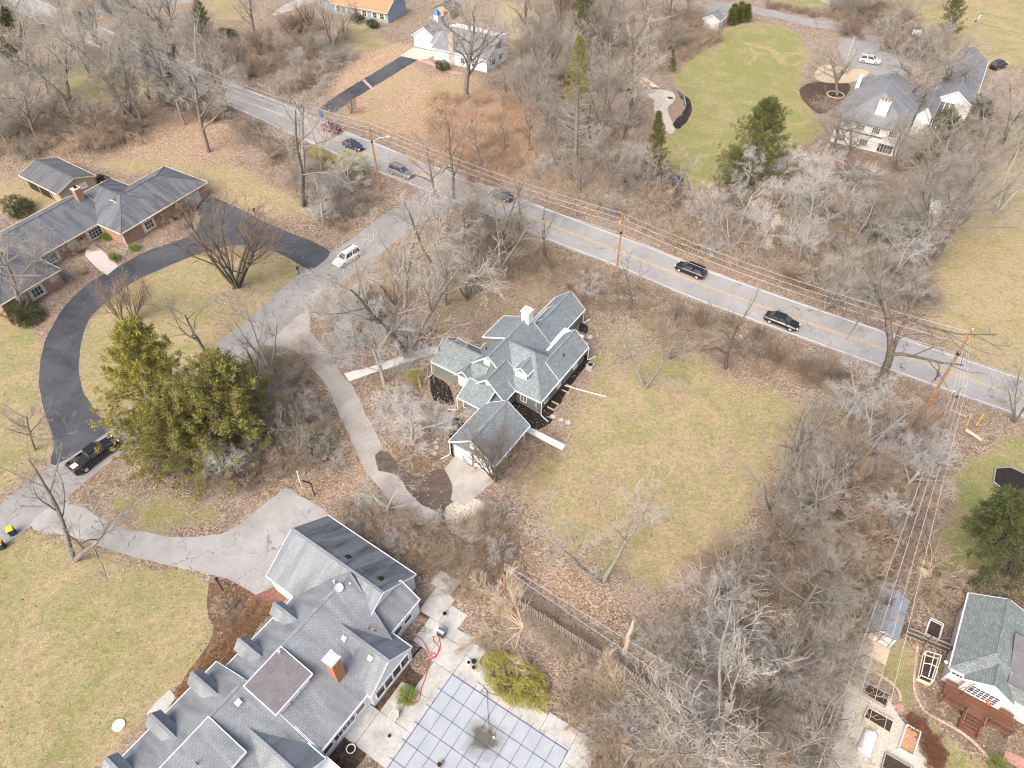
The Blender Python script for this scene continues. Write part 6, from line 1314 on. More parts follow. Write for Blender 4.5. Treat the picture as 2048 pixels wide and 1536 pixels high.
lp = MB(); lp.lathe([(0.1, 0), (0.22, 0.05), (0.18, 0.2), (0.05, 0.26)], 10); q = put('lamp_head', lp.mesh('lamp_head', M['white']), la, (t3.x * .75 + 2.7, 0.6, t3.z * 0.72 + 0.7)); q.scale = (1.5, 0.8, 1)
P4, b4, t4 = pole('utility_pole', 'orange brown pole between the golden evergreen and the tan field', (1938, 330), (2001, 207), M['pole'])
P5, b5, t5 = pole('utility_pole', 'grey pole with transformer beyond the white two storey house', (1925, 97), (1961, 22), M['greypole'], arms=((0.4, 8.2, 1.2),))
MB().lathe([(0.3, t5.z * 0.78), (0.32, t5.z * 0.78 + 0.9), (0.1, t5.z * 0.78 + 1.0)], 10, (t5.x * 0.8 + 0.45, 0)).build('transformer', M['metal'], P5)
P6, b6, t6 = pole('utility_pole', 'short orange topped service pole at the timber fence end', (1008, 1192), (1010, 1128), M['pole'], 0.1)
def wire(a, b, sag, label, group, r=0.021, m='wire'):
    a = Vector(a); b = Vector(b); pts = []
    for k in range(17):
        t = k / 16; p = a.lerp(b, t); p.z -= sag * 4 * t * (1 - t); pts.append(p)
    o = MB().tube(pts, r, 5).build('overhead_wire', M[m], None); tag(o, label, 'wire', group); return o
w1, w2, w3, w5 = b1 + t1, b2 + t2, b3 + t3, b5 + t5
nrm = Vector((math.cos(ra), math.sin(ra), 0))
ext = w3 + (w3 - w1) * 1.2; ext.z = w3.z
for k, (off, dz) in enumerate(((0, 0.1), (0.65, -1.2), (-0.65, -1.2), (0.05, -3.2))):
    o_ = nrm * off + Vector((0, 0, dz))
    wire(w3 + o_, w1 + o_, 0.9, 'pale overhead wire along the main road between the lamp pole and the house pole', 'wires from lamp pole to house pole')
    wire(w1 + o_, w2 + o_ + Vector((0, 0, -0.3)), 1.1, 'pale overhead wire along the main road between the house pole and the guyed pole', 'wires from house pole to guyed pole')
    wire(ext + o_, w3 + o_, 1.0, 'pale overhead wire along the main road beyond the lamp pole', 'wires beyond the lamp pole')
w2b = b2b + t2b
for k in range(4):
    s = (k - 1.5) * 0.5
    wire(w2 + Vector((s * 0.3, 0, -1.0)), w2b + Vector((s, 0, 0)), 0.05, 'pale cable dropping from the guyed pole to the grey pole', 'cables between guyed pole and grey pole', 0.02)
    e = W(1600 + 42 * k, 1640, 5.0); wire(w2b + Vector((s, 0, -0.2)), e, 0.3, 'pale cable running over the thicket and garden shed from the grey pole', 'cables over the garden thicket', 0.022)
for z0, ex, ey in ((0.0, 1600, 1480), (-0.9, 1560, 1500)):
    wire(b6 + t6 + Vector((0, 0, z0)), W(ex, ey, 4.0), 0.5, 'thin cable from the short service pole over the timber fence', 'cables over the timber fence', 0.018)
wire(w5 + Vector((0, 0, -0.4)), W(2200, 60, 7), 0.5, 'dark cable from the transformer pole over the far yard', 'cables over the far yard', 0.02, 'blackmetal')
wire(w5 + Vector((0, 0, -2.4)), W(2200, 95, 5), 0.5, 'dark cable from the transformer pole over the far yard', 'cables over the far yard', 0.02, 'blackmetal')

# ------------------------------------------------------------------ pool, patio, fence
c0, cx_, cy_ = W(905, 1350), W(1138, 1505), W(805, 1498)
pa = math.atan2(cx_.y - c0.y, cx_.x - c0.x); PX = Vector((math.cos(pa), math.sin(pa), 0)); PY = Vector((math.sin(pa), -math.cos(pa), 0))
PL, PW_ = 12.4, 9.5
deck = thing('pool_deck', 'stained grey concrete deck slabs around the covered pool', 'deck', c0, pa)
from itertools import product
def slab(x0, x1, y0, y1, tz=0.02): MB().box(x0, x1, -y1, -y0, -0.05, 0.1 + tz).build('slab', M['patio'], deck)
n = 0
for x0, x1, y0, y1 in [(-3.0, -0.02, -2.6, -0.05), (0.02, 3.1, -2.2, -0.05), (3.14, 6.4, -1.8, -0.05), (6.44, 9.4, -1.7, -0.05), (9.44, 12.4, -2.0, -0.05), (12.44, 14.6, -2.0, 0.9), (12.44, 14.9, 0.94, 4.2), (12.44, 14.6, 4.24, 9),
                      (-2.2, -0.05, -0.01, 3.0), (-2.0, -0.05, 3.04, 6.2), (-3.6, -0.05, 6.24, 9.6), (-5.2, -3.04, -3.4, -0.6), (-6.6, -4.2, -6.4, -3.44), (-4.16, -2.2, -5.6, -3.44), (-3.0, -0.4, -3.9, -2.64), (-0.36, 1.4, -3.6, -2.24), (-3.6, -2.04, 3.04, 6.2), (-6.4, -3.64, 6.24, 9.6), (-7.4, -4.9, -8.2, -6.44)]:
    slab(x0, x1, y0, y1, 0.003 * (n % 4)); n += 1
cover = thing('pool_cover', 'pale blue grey pool safety cover with dark blue straps and a brown puddle', 'pool cover', c0 + Vector((0, 0, 0.13)), pa)
pc_ = W(968, 1478) - c0; PUD = (pc_.dot(PX), pc_.dot(Vector((-PX.y, PX.x, 0))), 0)
def cover_mat():
    m, nt, b = mk('pool cover cloth'); ob = coords(nt)
    col = mixc(nt, ramp(nt, noise(nt, ob, 0.5, 5), [(0.35, 0.0), (0.7, 1.0)]), (0.31, 0.335, 0.365), (0.365, 0.39, 0.42))
    v = nd(nt, 'ShaderNodeVectorMath', operation='DISTANCE'); nt.links.new(ob, v.inputs[0]); v.inputs[1].default_value = PUD
    d = mth(nt, 'ADD', v.outputs['Value'], mth(nt, 'MULTIPLY', mth(nt, 'SUBTRACT', noise(nt, ob, 0.9, 4), 0.5), 2.2))
    col = mixc(nt, ramp(nt, mth(nt, 'DIVIDE', d, 4.0), [(0.19, 0.92), (0.31, 0.4), (0.5, 0.13), (0.52, 0.0)]), col, (0.085, 0.075, 0.04))
    nt.links.new(col, b.inputs['Base Color']); b.inputs['Roughness'].default_value = 0.55
    return m
nxp, nyp = 40, 30; V = []; Q = []
for j in range(nyp + 1):
    for i in range(nxp + 1):
        x, y = PL * i / nxp, PW_ * j / nyp; e = min(x, PL - x, y, PW_ - y)
        V.append((x, -y, 0.0 - 0.035 * min(1, e / 2.2) - 0.045 * math.exp(-((x - PUD[0]) ** 2 + (y + PUD[1]) ** 2) / 4) + 0.012 * math.sin(x * 2.1 + y) * math.sin(y * 1.7)))
for j in range(nyp):
    for i in range(nxp): k = j * (nxp + 1) + i; Q.append((k, k + nxp + 1, k + nxp + 2, k + 1))
o_ = bpy.data.objects.new('cloth', raw_mesh('cloth', V, quads=Q, mats=[cover_mat()], smooth=True)); COL.objects.link(o_); o_.parent = cover
M['strap'] = noisy('navy strap', (0.04, 0.06, 0.18), (0.07, 0.09, 0.24), 6, 0.7)
def strap(p, q):
    mb = MB(); n_ = 16; pts = []
    for k in range(n_ + 1):
        t = k / n_; x = p[0] + (q[0] - p[0]) * t; y = p[1] + (q[1] - p[1]) * t; e = max(0, min(x, PL - x, y, PW_ - y))
        pts.append((x, -y, 0.018 - 0.035 * min(1, e / 2.2) - 0.045 * math.exp(-((x - PUD[0]) ** 2 + (y + PUD[1]) ** 2) / 4) + 0.012))
    for k in range(n_): mb.bar(pts[k], pts[k + 1], 0.035, 0.012)
    mb.build('strap', M['strap'], cover)
for k in range(1, 10): strap((PL * k / 10, -0.45), (PL * k / 10, PW_ + 0.4))
for k in range(1, 6): strap((-0.45, 1.75 * k), (PL + 0.45, 1.75 * k))
M['hem'] = M['strap']
mb = MB(); mb.bar((0, 0, 0.0), (PL, 0, 0.0), 0.07, 0.02); mb.bar((0, 0, 0.0), (0, -PW_, 0.0), 0.07, 0.02); mb.bar((PL, 0, 0.0), (PL, -PW_, 0.0), 0.07, 0.02); mb.build('hem', M['strap'], cover)
def at_deck(px): p = W(*px); return Vector((p.x, p.y, 0.13))
pu = thing('pump', 'small pale pump standing in the puddle on the pool cover', 'pump', W(988, 1475) + Vector((0, 0, 0.05)))
MB().lathe([(0.13, 0), (0.15, 0.1), (0.1, 0.2), (0.04, 0.24)], 10).build('housing', M['metal'], pu); MB().tube([(0, 0, 0.2), (-0.4, 0.3, 0.18), (-0.6, 2.4, 0.2), (-0.7, 4.0, 0.2)], 0.02, 5).build('cable', M['blackmetal'], pu)
# grill
g = thing('grill', 'dark gas grill with white side shelf on the pool deck', 'grill', at_deck((884, 1272)), math.radians(150))
MB().box(-0.35, 0.35, -0.3, 0.3, 0.3, 0.85).build('cabinet', M['blackmetal'], g); MB().tube([(-0.36, 0, 0.85), (0.36, 0, 0.85)], 0.3, 12).build('lid', noisy('steel blue lid', (0.22, 0.25, 0.29), (0.3, 0.33, 0.37), 4, 0.35, metallic=0.5), g)
MB().box(0.36, 0.75, -0.25, 0.25, 0.82, 0.87).build('side_shelf', M['white'], g)
for sx, sy in product((-0.3, 0.3), (-0.25, 0.25)): MB().box(sx - 0.03, sx + 0.03, sy - 0.03, sy + 0.03, 0, 0.3).build('leg', M['blackmetal'], g)
# patio chair
ch = thing('patio_chair', 'tan sling patio chair on the pool deck near the leaf strewn bed', 'chair', at_deck((788, 1438)), math.radians(-35)); cm = noisy('tan sling fabric', (0.40, 0.33, 0.28), (0.48, 0.41, 0.35), 8, 0.8)
MB().box(-0.3, 0.3, -0.3, 0.3, 0.38, 0.43).build('seat', cm, ch); MB().hexa([(-0.3, 0.28, 0.42), (0.3, 0.28, 0.42), (0.3, 0.34, 0.42), (-0.3, 0.34, 0.42)], [(-0.3, 0.52, 1.0), (0.3, 0.52, 1.0), (0.3, 0.57, 1.0), (-0.3, 0.57, 1.0)]).build('backrest', cm, ch)
for s in (-1, 1):
    MB().box(s * 0.34 - 0.03, s * 0.34 + 0.03, -0.3, 0.4, 0.6, 0.64).build('armrest', M['white'], ch)
    for y in (-0.28, 0.3): MB().box(s * 0.32 - 0.025, s * 0.32 + 0.025, y - 0.025, y + 0.025, 0, 0.6).build('leg', M['white'], ch)
def pot(px, r, h, mat, label, z=0.13, soil=True):
    p = W(*px); t = thing('plant_pot', label, 'pot', (p.x, p.y, z)); MB().lathe([(r * 0.75, 0), (r, h), (r * 1.06, h), (r * 1.06, h * 1.06), (r * 0.86, h * 1.06), (r * 0.84, h * 0.85)], 14).build('pot', mat, t)
    MB().lathe([(r * 0.84, h * 0.84), (r * 0.83, h * 0.9), (0.02, h * 0.93)], 12).build('soil', M['mulch'], t)
terr = noisy('terracotta', (0.34, 0.20, 0.14), (0.44, 0.28, 0.21), 3, 0.85)
pot((938, 1328), 0.22, 0.3, M['white'], 'white rimmed pot of the group beside the yew'); pot((948, 1326), 0.22, 0.32, M['blackmetal'], 'black pot of the group beside the yew'); pot((948, 1338), 0.22, 0.3, terr, 'terracotta pot of the group beside the yew')
pot((880, 1532), 0.24, 0.35, terr, 'brown pot at the corner of the pool cover'); pot((703, 1500), 0.4, 0.35, M['white'], 'large white round planter on the dark leafy bed', 0.01); pot((890, 1229), 0.28, 0.25, M['metal'], 'grey round planter on the leaf litter above the grill', 0.01)
def hose(px, mat, r, label, nm='garden_hose', z=0.16):
    C = catmull([W(x, y) for x, y in px], False, 0.25); o = MB().tube([(p[0], p[1], z + 0.02 * math.sin(i)) for i, p in enumerate(C)], r, 6).build(nm, mat, None); tag(o, label, 'hose')
hose([(823, 1273), (840, 1277), (850, 1290), (858, 1305), (866, 1310), (855, 1316), (862, 1320), (872, 1312), (868, 1306), (860, 1312), (868, 1318), (880, 1300), (880, 1285), (876, 1273), (866, 1275), (868, 1284), (878, 1296), (872, 1316), (862, 1318), (856, 1335), (850, 1360), (843, 1378), (838, 1402), (826, 1408), (820, 1402)], noisy('red hose', (0.50, 0.035, 0.03), (0.62, 0.08, 0.06), 4, 0.5), 0.035, 'red hose tangled over the pool deck')
hose([(832, 1268), (845, 1258), (850, 1250), (838, 1255), (832, 1262), (850, 1265), (848, 1252), (830, 1262)], M['blackmetal'], 0.018, 'black cable coil on the deck near the grill')
hose([(955, 1365), (968, 1375), (975, 1385), (962, 1385), (970, 1378), (980, 1388), (1010, 1395)], M['blackmetal'], 0.018, 'black cable coil beside the pool cover')
o_ = MB().lathe([(0.12, 0), (0.16, 0.06), (0.1, 0.2), (0.02, 0.24)], 10).build('deck_ball', M['blackmetal'], None); tag(o_, 'small dark float lying on the pool deck', 'float'); o_.location = at_deck((779, 1473))
# timber fence, every picket a piece
def fence(px, label, mat, h=1.8, pk=0.15, gap=0.12, name='timber_fence'):
    C = catmull([W(x, y) for x, y in px], False, 0.05); seg = np.linalg.norm(np.diff(C, axis=0), axis=1); s = np.concatenate([[0], np.cumsum(seg)]); F_ = thing(name, label, 'fence', tuple(C[0]) + (0,)); o0 = C[0]
    me = MB().box(-pk / 2, pk / 2, -0.012, 0.012, 0.05, h).mesh('picket', mat); n_ = int(s[-1] / (pk + gap))
    for k in range(n_):
        d = (k + 0.5) * (pk + gap); x = np.interp(d, s, C[:, 0]) - o0[0]; y = np.interp(d, s, C[:, 1]) - o0[1]; i = min(np.searchsorted(s, d), len(C) - 2); T = C[i + 1] - C[i]
        put('picket', me, F_, (x, y, RNG.uniform(-0.03, 0.03)), math.atan2(T[1], T[0]) + RNG.uniform(-0.06, 0.06)).rotation_euler[0] = RNG.uniform(-0.03, 0.03)
    for z in (0.4, h - 0.35):
        st_ = C[::30]; mb = MB()
        for k in range(len(st_) - 1): mb.bar((st_[k][0] - o0[0], st_[k][1] - o0[1] - 0.04, z), (st_[k + 1][0] - o0[0], st_[k + 1][1] - o0[1] - 0.04, z), 0.05, 0.09)
        mb.build('rail', mat, F_)
    for k in range(0, len(C), 48): MB().box(C[k][0] - o0[0] - 0.05, C[k][0] - o0[0] + 0.05, C[k][1] - o0[1] - 0.14, C[k][1] - o0[1] - 0.04, 0, h).build('post', mat, F_)
fence([(985, 1187), (1003, 1197), (1080, 1243), (1170, 1300), (1250, 1352), (1330, 1410), (1410, 1468), (1500, 1530)], 'weathered timber picket fence between the pool garden and the thicket', M['fence'])
# dead snag and fallen wood
sn = thing('dead_snag', 'pale barkless broken trunk standing in the thicket', 'tree', W(1250, 1302)); MB().tube([(0, 0, -0.1), (0.05, 0, 1.5), (-0.05, 0.1, 3.2), (0.08, 0, 5.0), (0.02, 0, 6.3)], [0.28, 0.24, 0.21, 0.19, 0.1], 9).build('trunk', noisy('bare pale wood', (0.42, 0.34, 0.26), (0.56, 0.47, 0.38), 2, 0.9, 0.4, (9, 0.3)), sn)
br = MB(); br.tube([(0.05, 0, 3.9), (0.6, 0.1, 4.4), (0.8, 0.2, 5.0)], [0.09, 0.07, 0.03], 6); br.tube([(0, 0, 2.6), (-0.5, -0.2, 3.0)], [0.08, 0.04], 6); br.build('crown', M['palebark'], sn)
def log(px, px2, r, mat, label, name='fallen_log', z=None):
    a, b = W(*px), W(*px2); m_ = (a + b) / 2; o = MB().tube([(a.x - m_.x, a.y - m_.y, r), (0, 0, r + 0.04), (b.x - m_.x, b.y - m_.y, r)], [r, r * 0.95, r * 0.8], 8).build(name, mat, None); o.location = (m_.x, m_.y, 0); tag(o, label, 'log'); return o
log((1930, 862), (1962, 883), 0.22, M['paleplank'], 'pale freshly cut log below the yellow marker posts'); log((1895, 820), (1932, 836), 0.2, M['greypole'], 'grey log lying at the foot of the grey pole')
log((1560, 1140), (1610, 1165), 0.16, M['palebark'], 'pale fallen trunk lying deep in the garden thicket'); log((1480, 1260), (1440, 1300), 0.14, M['greypole'], 'grey fallen trunk lying near the lawn end of the thicket'); log((1690, 1090), (1730, 1060), 0.12, M['palebark'], 'fallen limb lying under the overhead cables in the thicket'); log((1300, 1270), (1340, 1295), 0.1, M['palebark'], 'pale fallen branch right of the dead snag'); log((1085, 1205), (1108, 1230), 0.07, M['palebark'], 'pale bent branch lying on the red leaf litter'); log((1370, 1300), (1388, 1360), 0.1, M['palebark'], 'pale curved branch lying in the thicket'); log((628, 888), (640, 893), 0.09, M['paleplank'], 'pale broken branch in the brush island')
ym = noisy('yellow plastic', (0.72, 0.45, 0.02), (0.8, 0.55, 0.04), 3, 0.5)
for (x, y), lb in (((1933, 852), 'leaning yellow marker post by the roadside'), ((1952, 851), 'upright yellow marker post by the roadside')):
    o_ = MB().tube([(0, 0, 0), (0.0 if x > 1940 else -0.4, 0, 2.1)], 0.06, 7).build('marker_post', ym, None); o_.location = W(x, y); tag(o_, lb, 'post')
log((1858, 848), (1868, 838), 0.06, ym, 'short yellow guard lying in the brush by the guyed pole', 'guy_guard')
# ------------------------------------------------------------------ garden at the right
def raised_bed(corners, label, wood, soil, h=0.35, hoops=False):
    P = [W(*c) for c in corners]; c = sum(P, Vector()) / 4; B = thing('raised_bed', label, 'planter', c); Q_ = [p - c for p in P]
    for i in range(len(Q_)): 
        p, q = Q_[i], Q_[(i + 1) % len(Q_)]; MB().bar(p + Vector((0, 0, h / 2)), q + Vector((0, 0, h / 2)), 0.09, h).build('side_board', wood, B)
    MB().hexa([(p.x * 0.97, p.y * 0.97, 0.0) for p in Q_][::-1], [(p.x * 0.97, p.y * 0.97, h * 0.75) for p in Q_][::-1]).build('soil', soil, B)
    if hoops:
        H_ = hoops
        for i in range(4):
            MB().tube([Q_[i], Q_[i] + Vector((0, 0, H_))], 0.04, 6).build('frame_post', M['white'], B); MB().tube([Q_[i] + Vector((0, 0, H_)), Q_[(i + 1) % 4] + Vector((0, 0, H_))], 0.04, 6).build('frame_rail', M['white'], B)
        if H_ > 0.8:
            a, b = (Q_[0] + Q_[1]) / 2, (Q_[2] + Q_[3]) / 2; z = Vector((0, 0, H_ + 0.25)); MB().tube([a + z, b + z], 0.04, 6).build('ridge_pipe', M['white'], B)
            a, b = (Q_[1] + Q_[2]) / 2, (Q_[3] + Q_[0]) / 2; MB().tube([a + Vector((0, 0, H_)), z, b + Vector((0, 0, H_))], 0.04, 6).build('cross_pipe', M['white'], B)
    return B
T8 = lambda *xy: [(1508 + x / 3.793, 1136 + y / 3.793) for x, y in xy]
soil = noisy('garden soil', (0.03, 0.022, 0.017), (0.085, 0.06, 0.045), 5, 0.95, 0.5, (16, 0.4))
raised_bed(T8((830, 870), (1020, 970), (990, 1060), (805, 950)), 'upper of the two timber beds of dark soil on the gravel yard', M['greypole'], soil)
raised_bed(T8((860, 1065), (1050, 1170), (1020, 1260), (825, 1140)), 'lower of the two timber beds of dark soil on the gravel yard', M['paleplank'], soil)
raised_bed(T8((1145, 1200), (1250, 1260), (1195, 1440), (1085, 1380)), 'bed of orange brown straw inside a low white frame', M['white'], noisy('straw mulch', (0.34, 0.19, 0.10), (0.46, 0.29, 0.17), 4, 0.95, 0.4, (14, 0.3)), 0.4, 0.5)
raised_bed(T8((990, 1410), (1200, 1530), (1150, 1620), (960, 1520)), 'timber bed of dark soil below the white covered bed', M['greypole'], soil)
raised_bed(T8((1330, 395), (1425, 440), (1390, 560), (1290, 510)), 'soil bed in a white pipe frame beside the trellis', M['white'], soil, 0.15, 0.45)
raised_bed(T8((1270, 665), (1385, 700), (1325, 890), (1230, 850)), 'soil bed under a tall white pipe cage next to the house wall', M['paleplank'], soil, 0.4, 1.1)
cv = T8((840, 1215), (940, 1270), (875, 1465), (765, 1380)); P = [W(*c) for c in cv]; c = sum(P, Vector()) / 4
B = thing('covered_bed', 'garden bed wrapped in a crumpled white sheet on the gravel yard', 'planter', c); Q_ = [p - c for p in P]
a0 = (Q_[0] + Q_[1]) / 2; a1 = (Q_[2] + Q_[3]) / 2; V = []; F4 = []; nu, nv = 12, 9
for i in range(nu + 1):
    for j in range(nv + 1):
        s_, t_ = i / nu, j / nv; L_ = Q_[0].lerp(Q_[3], s_); R_ = Q_[1].lerp(Q_[2], s_); p = L_.lerp(R_, t_); z = 0.75 * math.sin(math.pi * min(max(t_, 0.0), 1)) ** 0.5 * (0.0 if i in (0, nu) else 1); V.append((p.x, p.y, max(0.0, z + (RNG.uniform(-0.05, 0.05) if 0 < j < nv and 0 < i < nu else 0))))
for i in range(nu):
    for j in range(nv): k = i * (nv + 1) + j; F4.append((k, k + nv + 1, k + nv + 2, k + 1))
o_ = bpy.data.objects.new('cover_sheet', raw_mesh('cover_sheet', V, quads=F4, mats=[M['white']])); COL.objects.link(o_); o_.parent = B
MB().prism([(p.x * .98, p.y * .98) for p in Q_][::-1], 0, 0.2).build('side_board', M['greypole'], B)
HX = [(1985, 965), (1990, 938), (2020, 936), (2060, 955), (2055, 985), (2012, 985)]; P = [W(*c) for c in HX]; c = sum(P, Vector()) / 6; B = thing('raised_bed', 'six sided timber bed of black soil on the grass by the road', 'planter', c)
for i in range(6): MB().bar(P[i] - c + Vector((0, 0, .13)), P[(i + 1) % 6] - c + Vector((0, 0, .13)), 0.12, 0.26).build('side_board', M['greypole'], B)
MB().prism([((p - c).x * .95, (p - c).y * .95) for p in P], 0, 0.2).build('soil', M['mulch'], B)
# trellis between shed and house
tr = thing('trellis_fence', 'dark timber trellis fence of upright slats between shed and garden house', 'fence', W(1508 + 1120 / 3.793, 1136 + 510 / 3.793)); e = W(1508 + 1460 / 3.793, 1136 + 650 / 3.793) - Vector(tr.location); L_ = e.length; tr.rotation_euler = (0, 0, math.atan2(e.y, e.x))
dk = planks('dark trellis timber', (0.07, 0.055, 0.045), (0.16, 0.13, 0.11)); sm = MB().box(-0.03, 0.03, -0.015, 0.015, 0.08, 1.7).mesh('slat', dk)
for k in range(int(L_ / 0.13)): put('slat', sm, tr, (0.06 + k * 0.13, 0.04, 0))
for z in (0.3, 1.0, 1.68): MB().box(0, L_, -0.03, 0.02, z - 0.05, z + 0.05).build('rail', M['greypole'], tr)
for x in (0.0, L_ * 0.5, L_): MB().box(x - 0.06, x + 0.06, -0.08, 0.04, 0, 1.85).build('post', dk, tr)
# brick edging, each brick
eb = noisy('pinkish edging brick', (0.42, 0.30, 0.23), (0.55, 0.42, 0.33), 3, 0.9, 0.3, (9, 0.25), rnd=0.15); bme = MB().box(-0.17, 0.17, -0.11, 0.11, -0.03, 0.09).mesh('brick', eb)
for px, lb in (([(1240, 590), (1225, 720), (1212, 860), (1225, 960), (1290, 1080), (1400, 1150), (1530, 1220), (1640, 1300), (1740, 1400), (1820, 1510), (1850, 1600)], 'curved brick edging between the deck bed and the garden lawn'), ([(810, 735), (900, 780), (1000, 840), (1080, 910), (1110, 980), (1105, 1030)], 'curved brick edging between the gravel yard and the garden lawn'), ([(1150, 1090), (1200, 1130)], 'short brick edging beside the red brown dry hedge')):
    C = catmull([W(*p) for p in T8(*px)], False, 0.04); s = np.concatenate([[0], np.cumsum(np.linalg.norm(np.diff(C, axis=0), axis=1))]); E_ = thing('brick_edging', lb, 'edging', (C[0][0], C[0][1], 0))
    for k in range(int(s[-1] / 0.36)):
        d = k * 0.36 + 0.18; i = min(np.searchsorted(s, d), len(C) - 2); T = C[i + 1] - C[i]; put('brick', bme, E_, (C[i][0] - C[0][0], C[i][1] - C[0][1], RNG.uniform(-0.01, 0.015)), math.atan2(T[1], T[0]) + RNG.uniform(-0.08, 0.08))
sheet('brick_landing', poly_w(T8((1075, 1035), (1130, 1035), (1145, 1090), (1090, 1095))), 0.03, noisy('red landing brick', (0.36, 0.19, 0.15), (0.46, 0.27, 0.22), 4, 0.9, 0.2, (10, .2)), smooth=False)
sheet('brick_garden_path', poly_w(T8((1910, 1385), (2048, 1445), (2120, 1500), (2048, 1540), (1885, 1450))), 0.03, noisy('red path brick', (0.36, 0.18, 0.15), (0.46, 0.27, 0.22), 4, 0.9, 0.2, (10, .2)), smooth=False)
wb = thing('timber_bin', 'open pale timber compost bin at the thicket edge', 'bin', W(1845, 1140), math.radians(-30))
for x0, x1, y0, y1 in ((-0.7, 0.7, -0.75, -0.25), (-0.7, 0.7, 0.35, 0.8)): MB().box(x0, x1, y0, y1, 0.62, 0.68).build('lid_board', M['paleplank'], wb)
for x in (-0.7, 0.7): MB().box(x - 0.04, x + 0.04, -0.75, 0.8, 0, 0.64).build('side_board', M['paleplank'], wb)
for y in (-0.73, 0.77): MB().box(-0.66, 0.66, y - 0.03, y + 0.03, 0, 0.6).build('end_board', M['paleplank'], wb)
dr = thing('hanging_rack', 'dark metal hanging basket stand rising from the deck', 'stand', W(1508 + 1560 / 3.793, 1136 + 960 / 3.793, 0.96)); MB().tube([(0, 0, 0), (0, 0, 1.7), (0.2, 0.1, 2.0), (0.7, 0.2, 1.9)], 0.025, 6).build('pole', M['blackmetal'], dr); MB().tube([(-0.6, 0, 1.2), (-0.3, 0.1, 1.45), (0.3, 0, 1.45), (0.6, -0.1, 1.2)], 0.02, 6).build('arm', M['blackmetal'], dr)
o_ = MB().lathe([(0.02, 0), (0.2, 0.06), (0.26, 0.25), (0.2, 0.44), (0.02, 0.5)], 14).build('orange_ball', paint('orange plastic', (0.75, 0.12, 0.02)), None, True); o_.location = W(1508 + 1770 / 3.793, 1136 + 1030 / 3.793, 0.97); tag(o_, 'bright orange ball lying on the brown deck', 'ball')
ct = thing('tomato_cages', 'bundle of dark wire plant cages leaning by the garden house wall', 'cage', W(1893, 1228), 0.5)
for k in range(6): MB().tube([(-0.8 + 0.25 * k, -0.5, 0), (-0.8 + 0.25 * k + 0.2, 0, 1.0), (-0.8 + 0.25 * k, 0.5, 0.05)], 0.02, 5).build('wire_hoop', M['greypole'], ct)
for z, y in ((0.35, -0.33), (0.8, -0.1), (0.6, 0.2)): MB().tube([(-0.8, y, z), (0.7, y, z)], 0.018, 5).build('cross_wire', M['greypole'], ct)
# ------------------------------------------------------------------ street and yard objects
def bin_(px, body, lid, label, lie=False, rz=0.0):
    p = W(*px); b = thing('wheelie_bin', label, 'bin', (p.x, p.y, 0.03), rz)
    MB().hexa([(-0.26, -0.3, 0.04), (0.26, -0.3, 0.04), (0.26, 0.28, 0.04), (-0.26, 0.28, 0.04)], [(-0.32, -0.36, 1.0), (0.32, -0.36, 1.0), (0.32, 0.36, 1.0), (-0.32, 0.36, 1.0)]).build('body', body, b)
    MB().hexa([(-0.34, -0.4, 1.0), (0.34, -0.4, 1.0), (0.34, 0.38, 1.0), (-0.34, 0.38, 1.0)], [(-0.28, -0.3, 1.12), (0.28, -0.3, 1.12), (0.28, 0.34, 1.12), (-0.28, 0.34, 1.12)]).build('lid', lid, b)
    for s in (-1, 1): MB().tube([(s * 0.24, 0.3, 0.12), (s * 0.3, 0.3, 0.12)], 0.12, 10).build('wheel', M['rubber'], b)
    if lie: b.rotation_euler = (math.radians(80), 0, rz); b.location.z = 0.42
navy = paint('navy plastic', (0.02, 0.035, 0.09), 0.5); blue = paint('blue plastic', (0.03, 0.14, 0.38), 0.5); yl = paint('yellow plastic lid', (0.75, 0.52, 0.01), 0.5); blk = paint('black plastic', (0.02, 0.02, 0.025), 0.5)
bin_((28, 1068), navy, yl, 'navy bin with yellow lid at the mouth of the grey driveway', rz=0.6); bin_((6, 1096), navy, yl, 'second navy yellow lidded bin further along the side road verge', rz=0.4)
bin_((89, 56), navy, yl, 'navy yellow lidded bin beside the far main road'); bin_((160, 30), blue, yl, 'blue bin with yellow lid across the far main road'); bin_((389, 131), navy, yl, 'dark yellow edged bin at the roadside below the bushy trees'); bin_((411, 139), navy, blk, 'navy bin beside the dark yellow edged one')
bin_((643, 233), blue, blue, 'blue bin at the mouth of the straight dark driveway'); bin_((602, 218), blk, blue, 'dark bin with blue lid left of the straight dark driveway')
def hoop(px, face, label, post_m, board_m, h=3.05, back=1.0):
    p = W(*px); b = thing('basketball_hoop', label, 'basketball hoop', p, face)
    MB().tube([(-back, 0, 0), (-back, 0, 2.2), (-0.3, 0, h + 0.1)], 0.09, 8).build('post', post_m, b); MB().bar((-back, 0, 1.8), (-0.05, 0, h - 0.1), 0.06).build('brace', M['metal'], b)
    MB().box(-0.06, 0, -0.9, 0.9, h - 0.15, h + 0.95).build('backboard', board_m, b)
    mb = MB(); mb.bar((0.01, -0.9, h - .15), (0.01, 0.9, h - .15), 0.06); mb.bar((0.01, -0.9, h + .95), (0.01, 0.9, h + .95), 0.06); mb.bar((0.01, -0.88, h - .15), (0.01, -0.88, h + .95), 0.06); mb.bar((0.01, 0.88, h - .15), (0.01, 0.88, h + .95), 0.06); mb.build('board_frame', M['white'], b)
    ring = [(0.32 + 0.23 * math.cos(t), 0.23 * math.sin(t), h) for t in np.linspace(0, 6.283, 17)]; MB().tube(ring, 0.018, 5).build('rim', paint('orange rim', (0.7, 0.2, 0.05)), b)
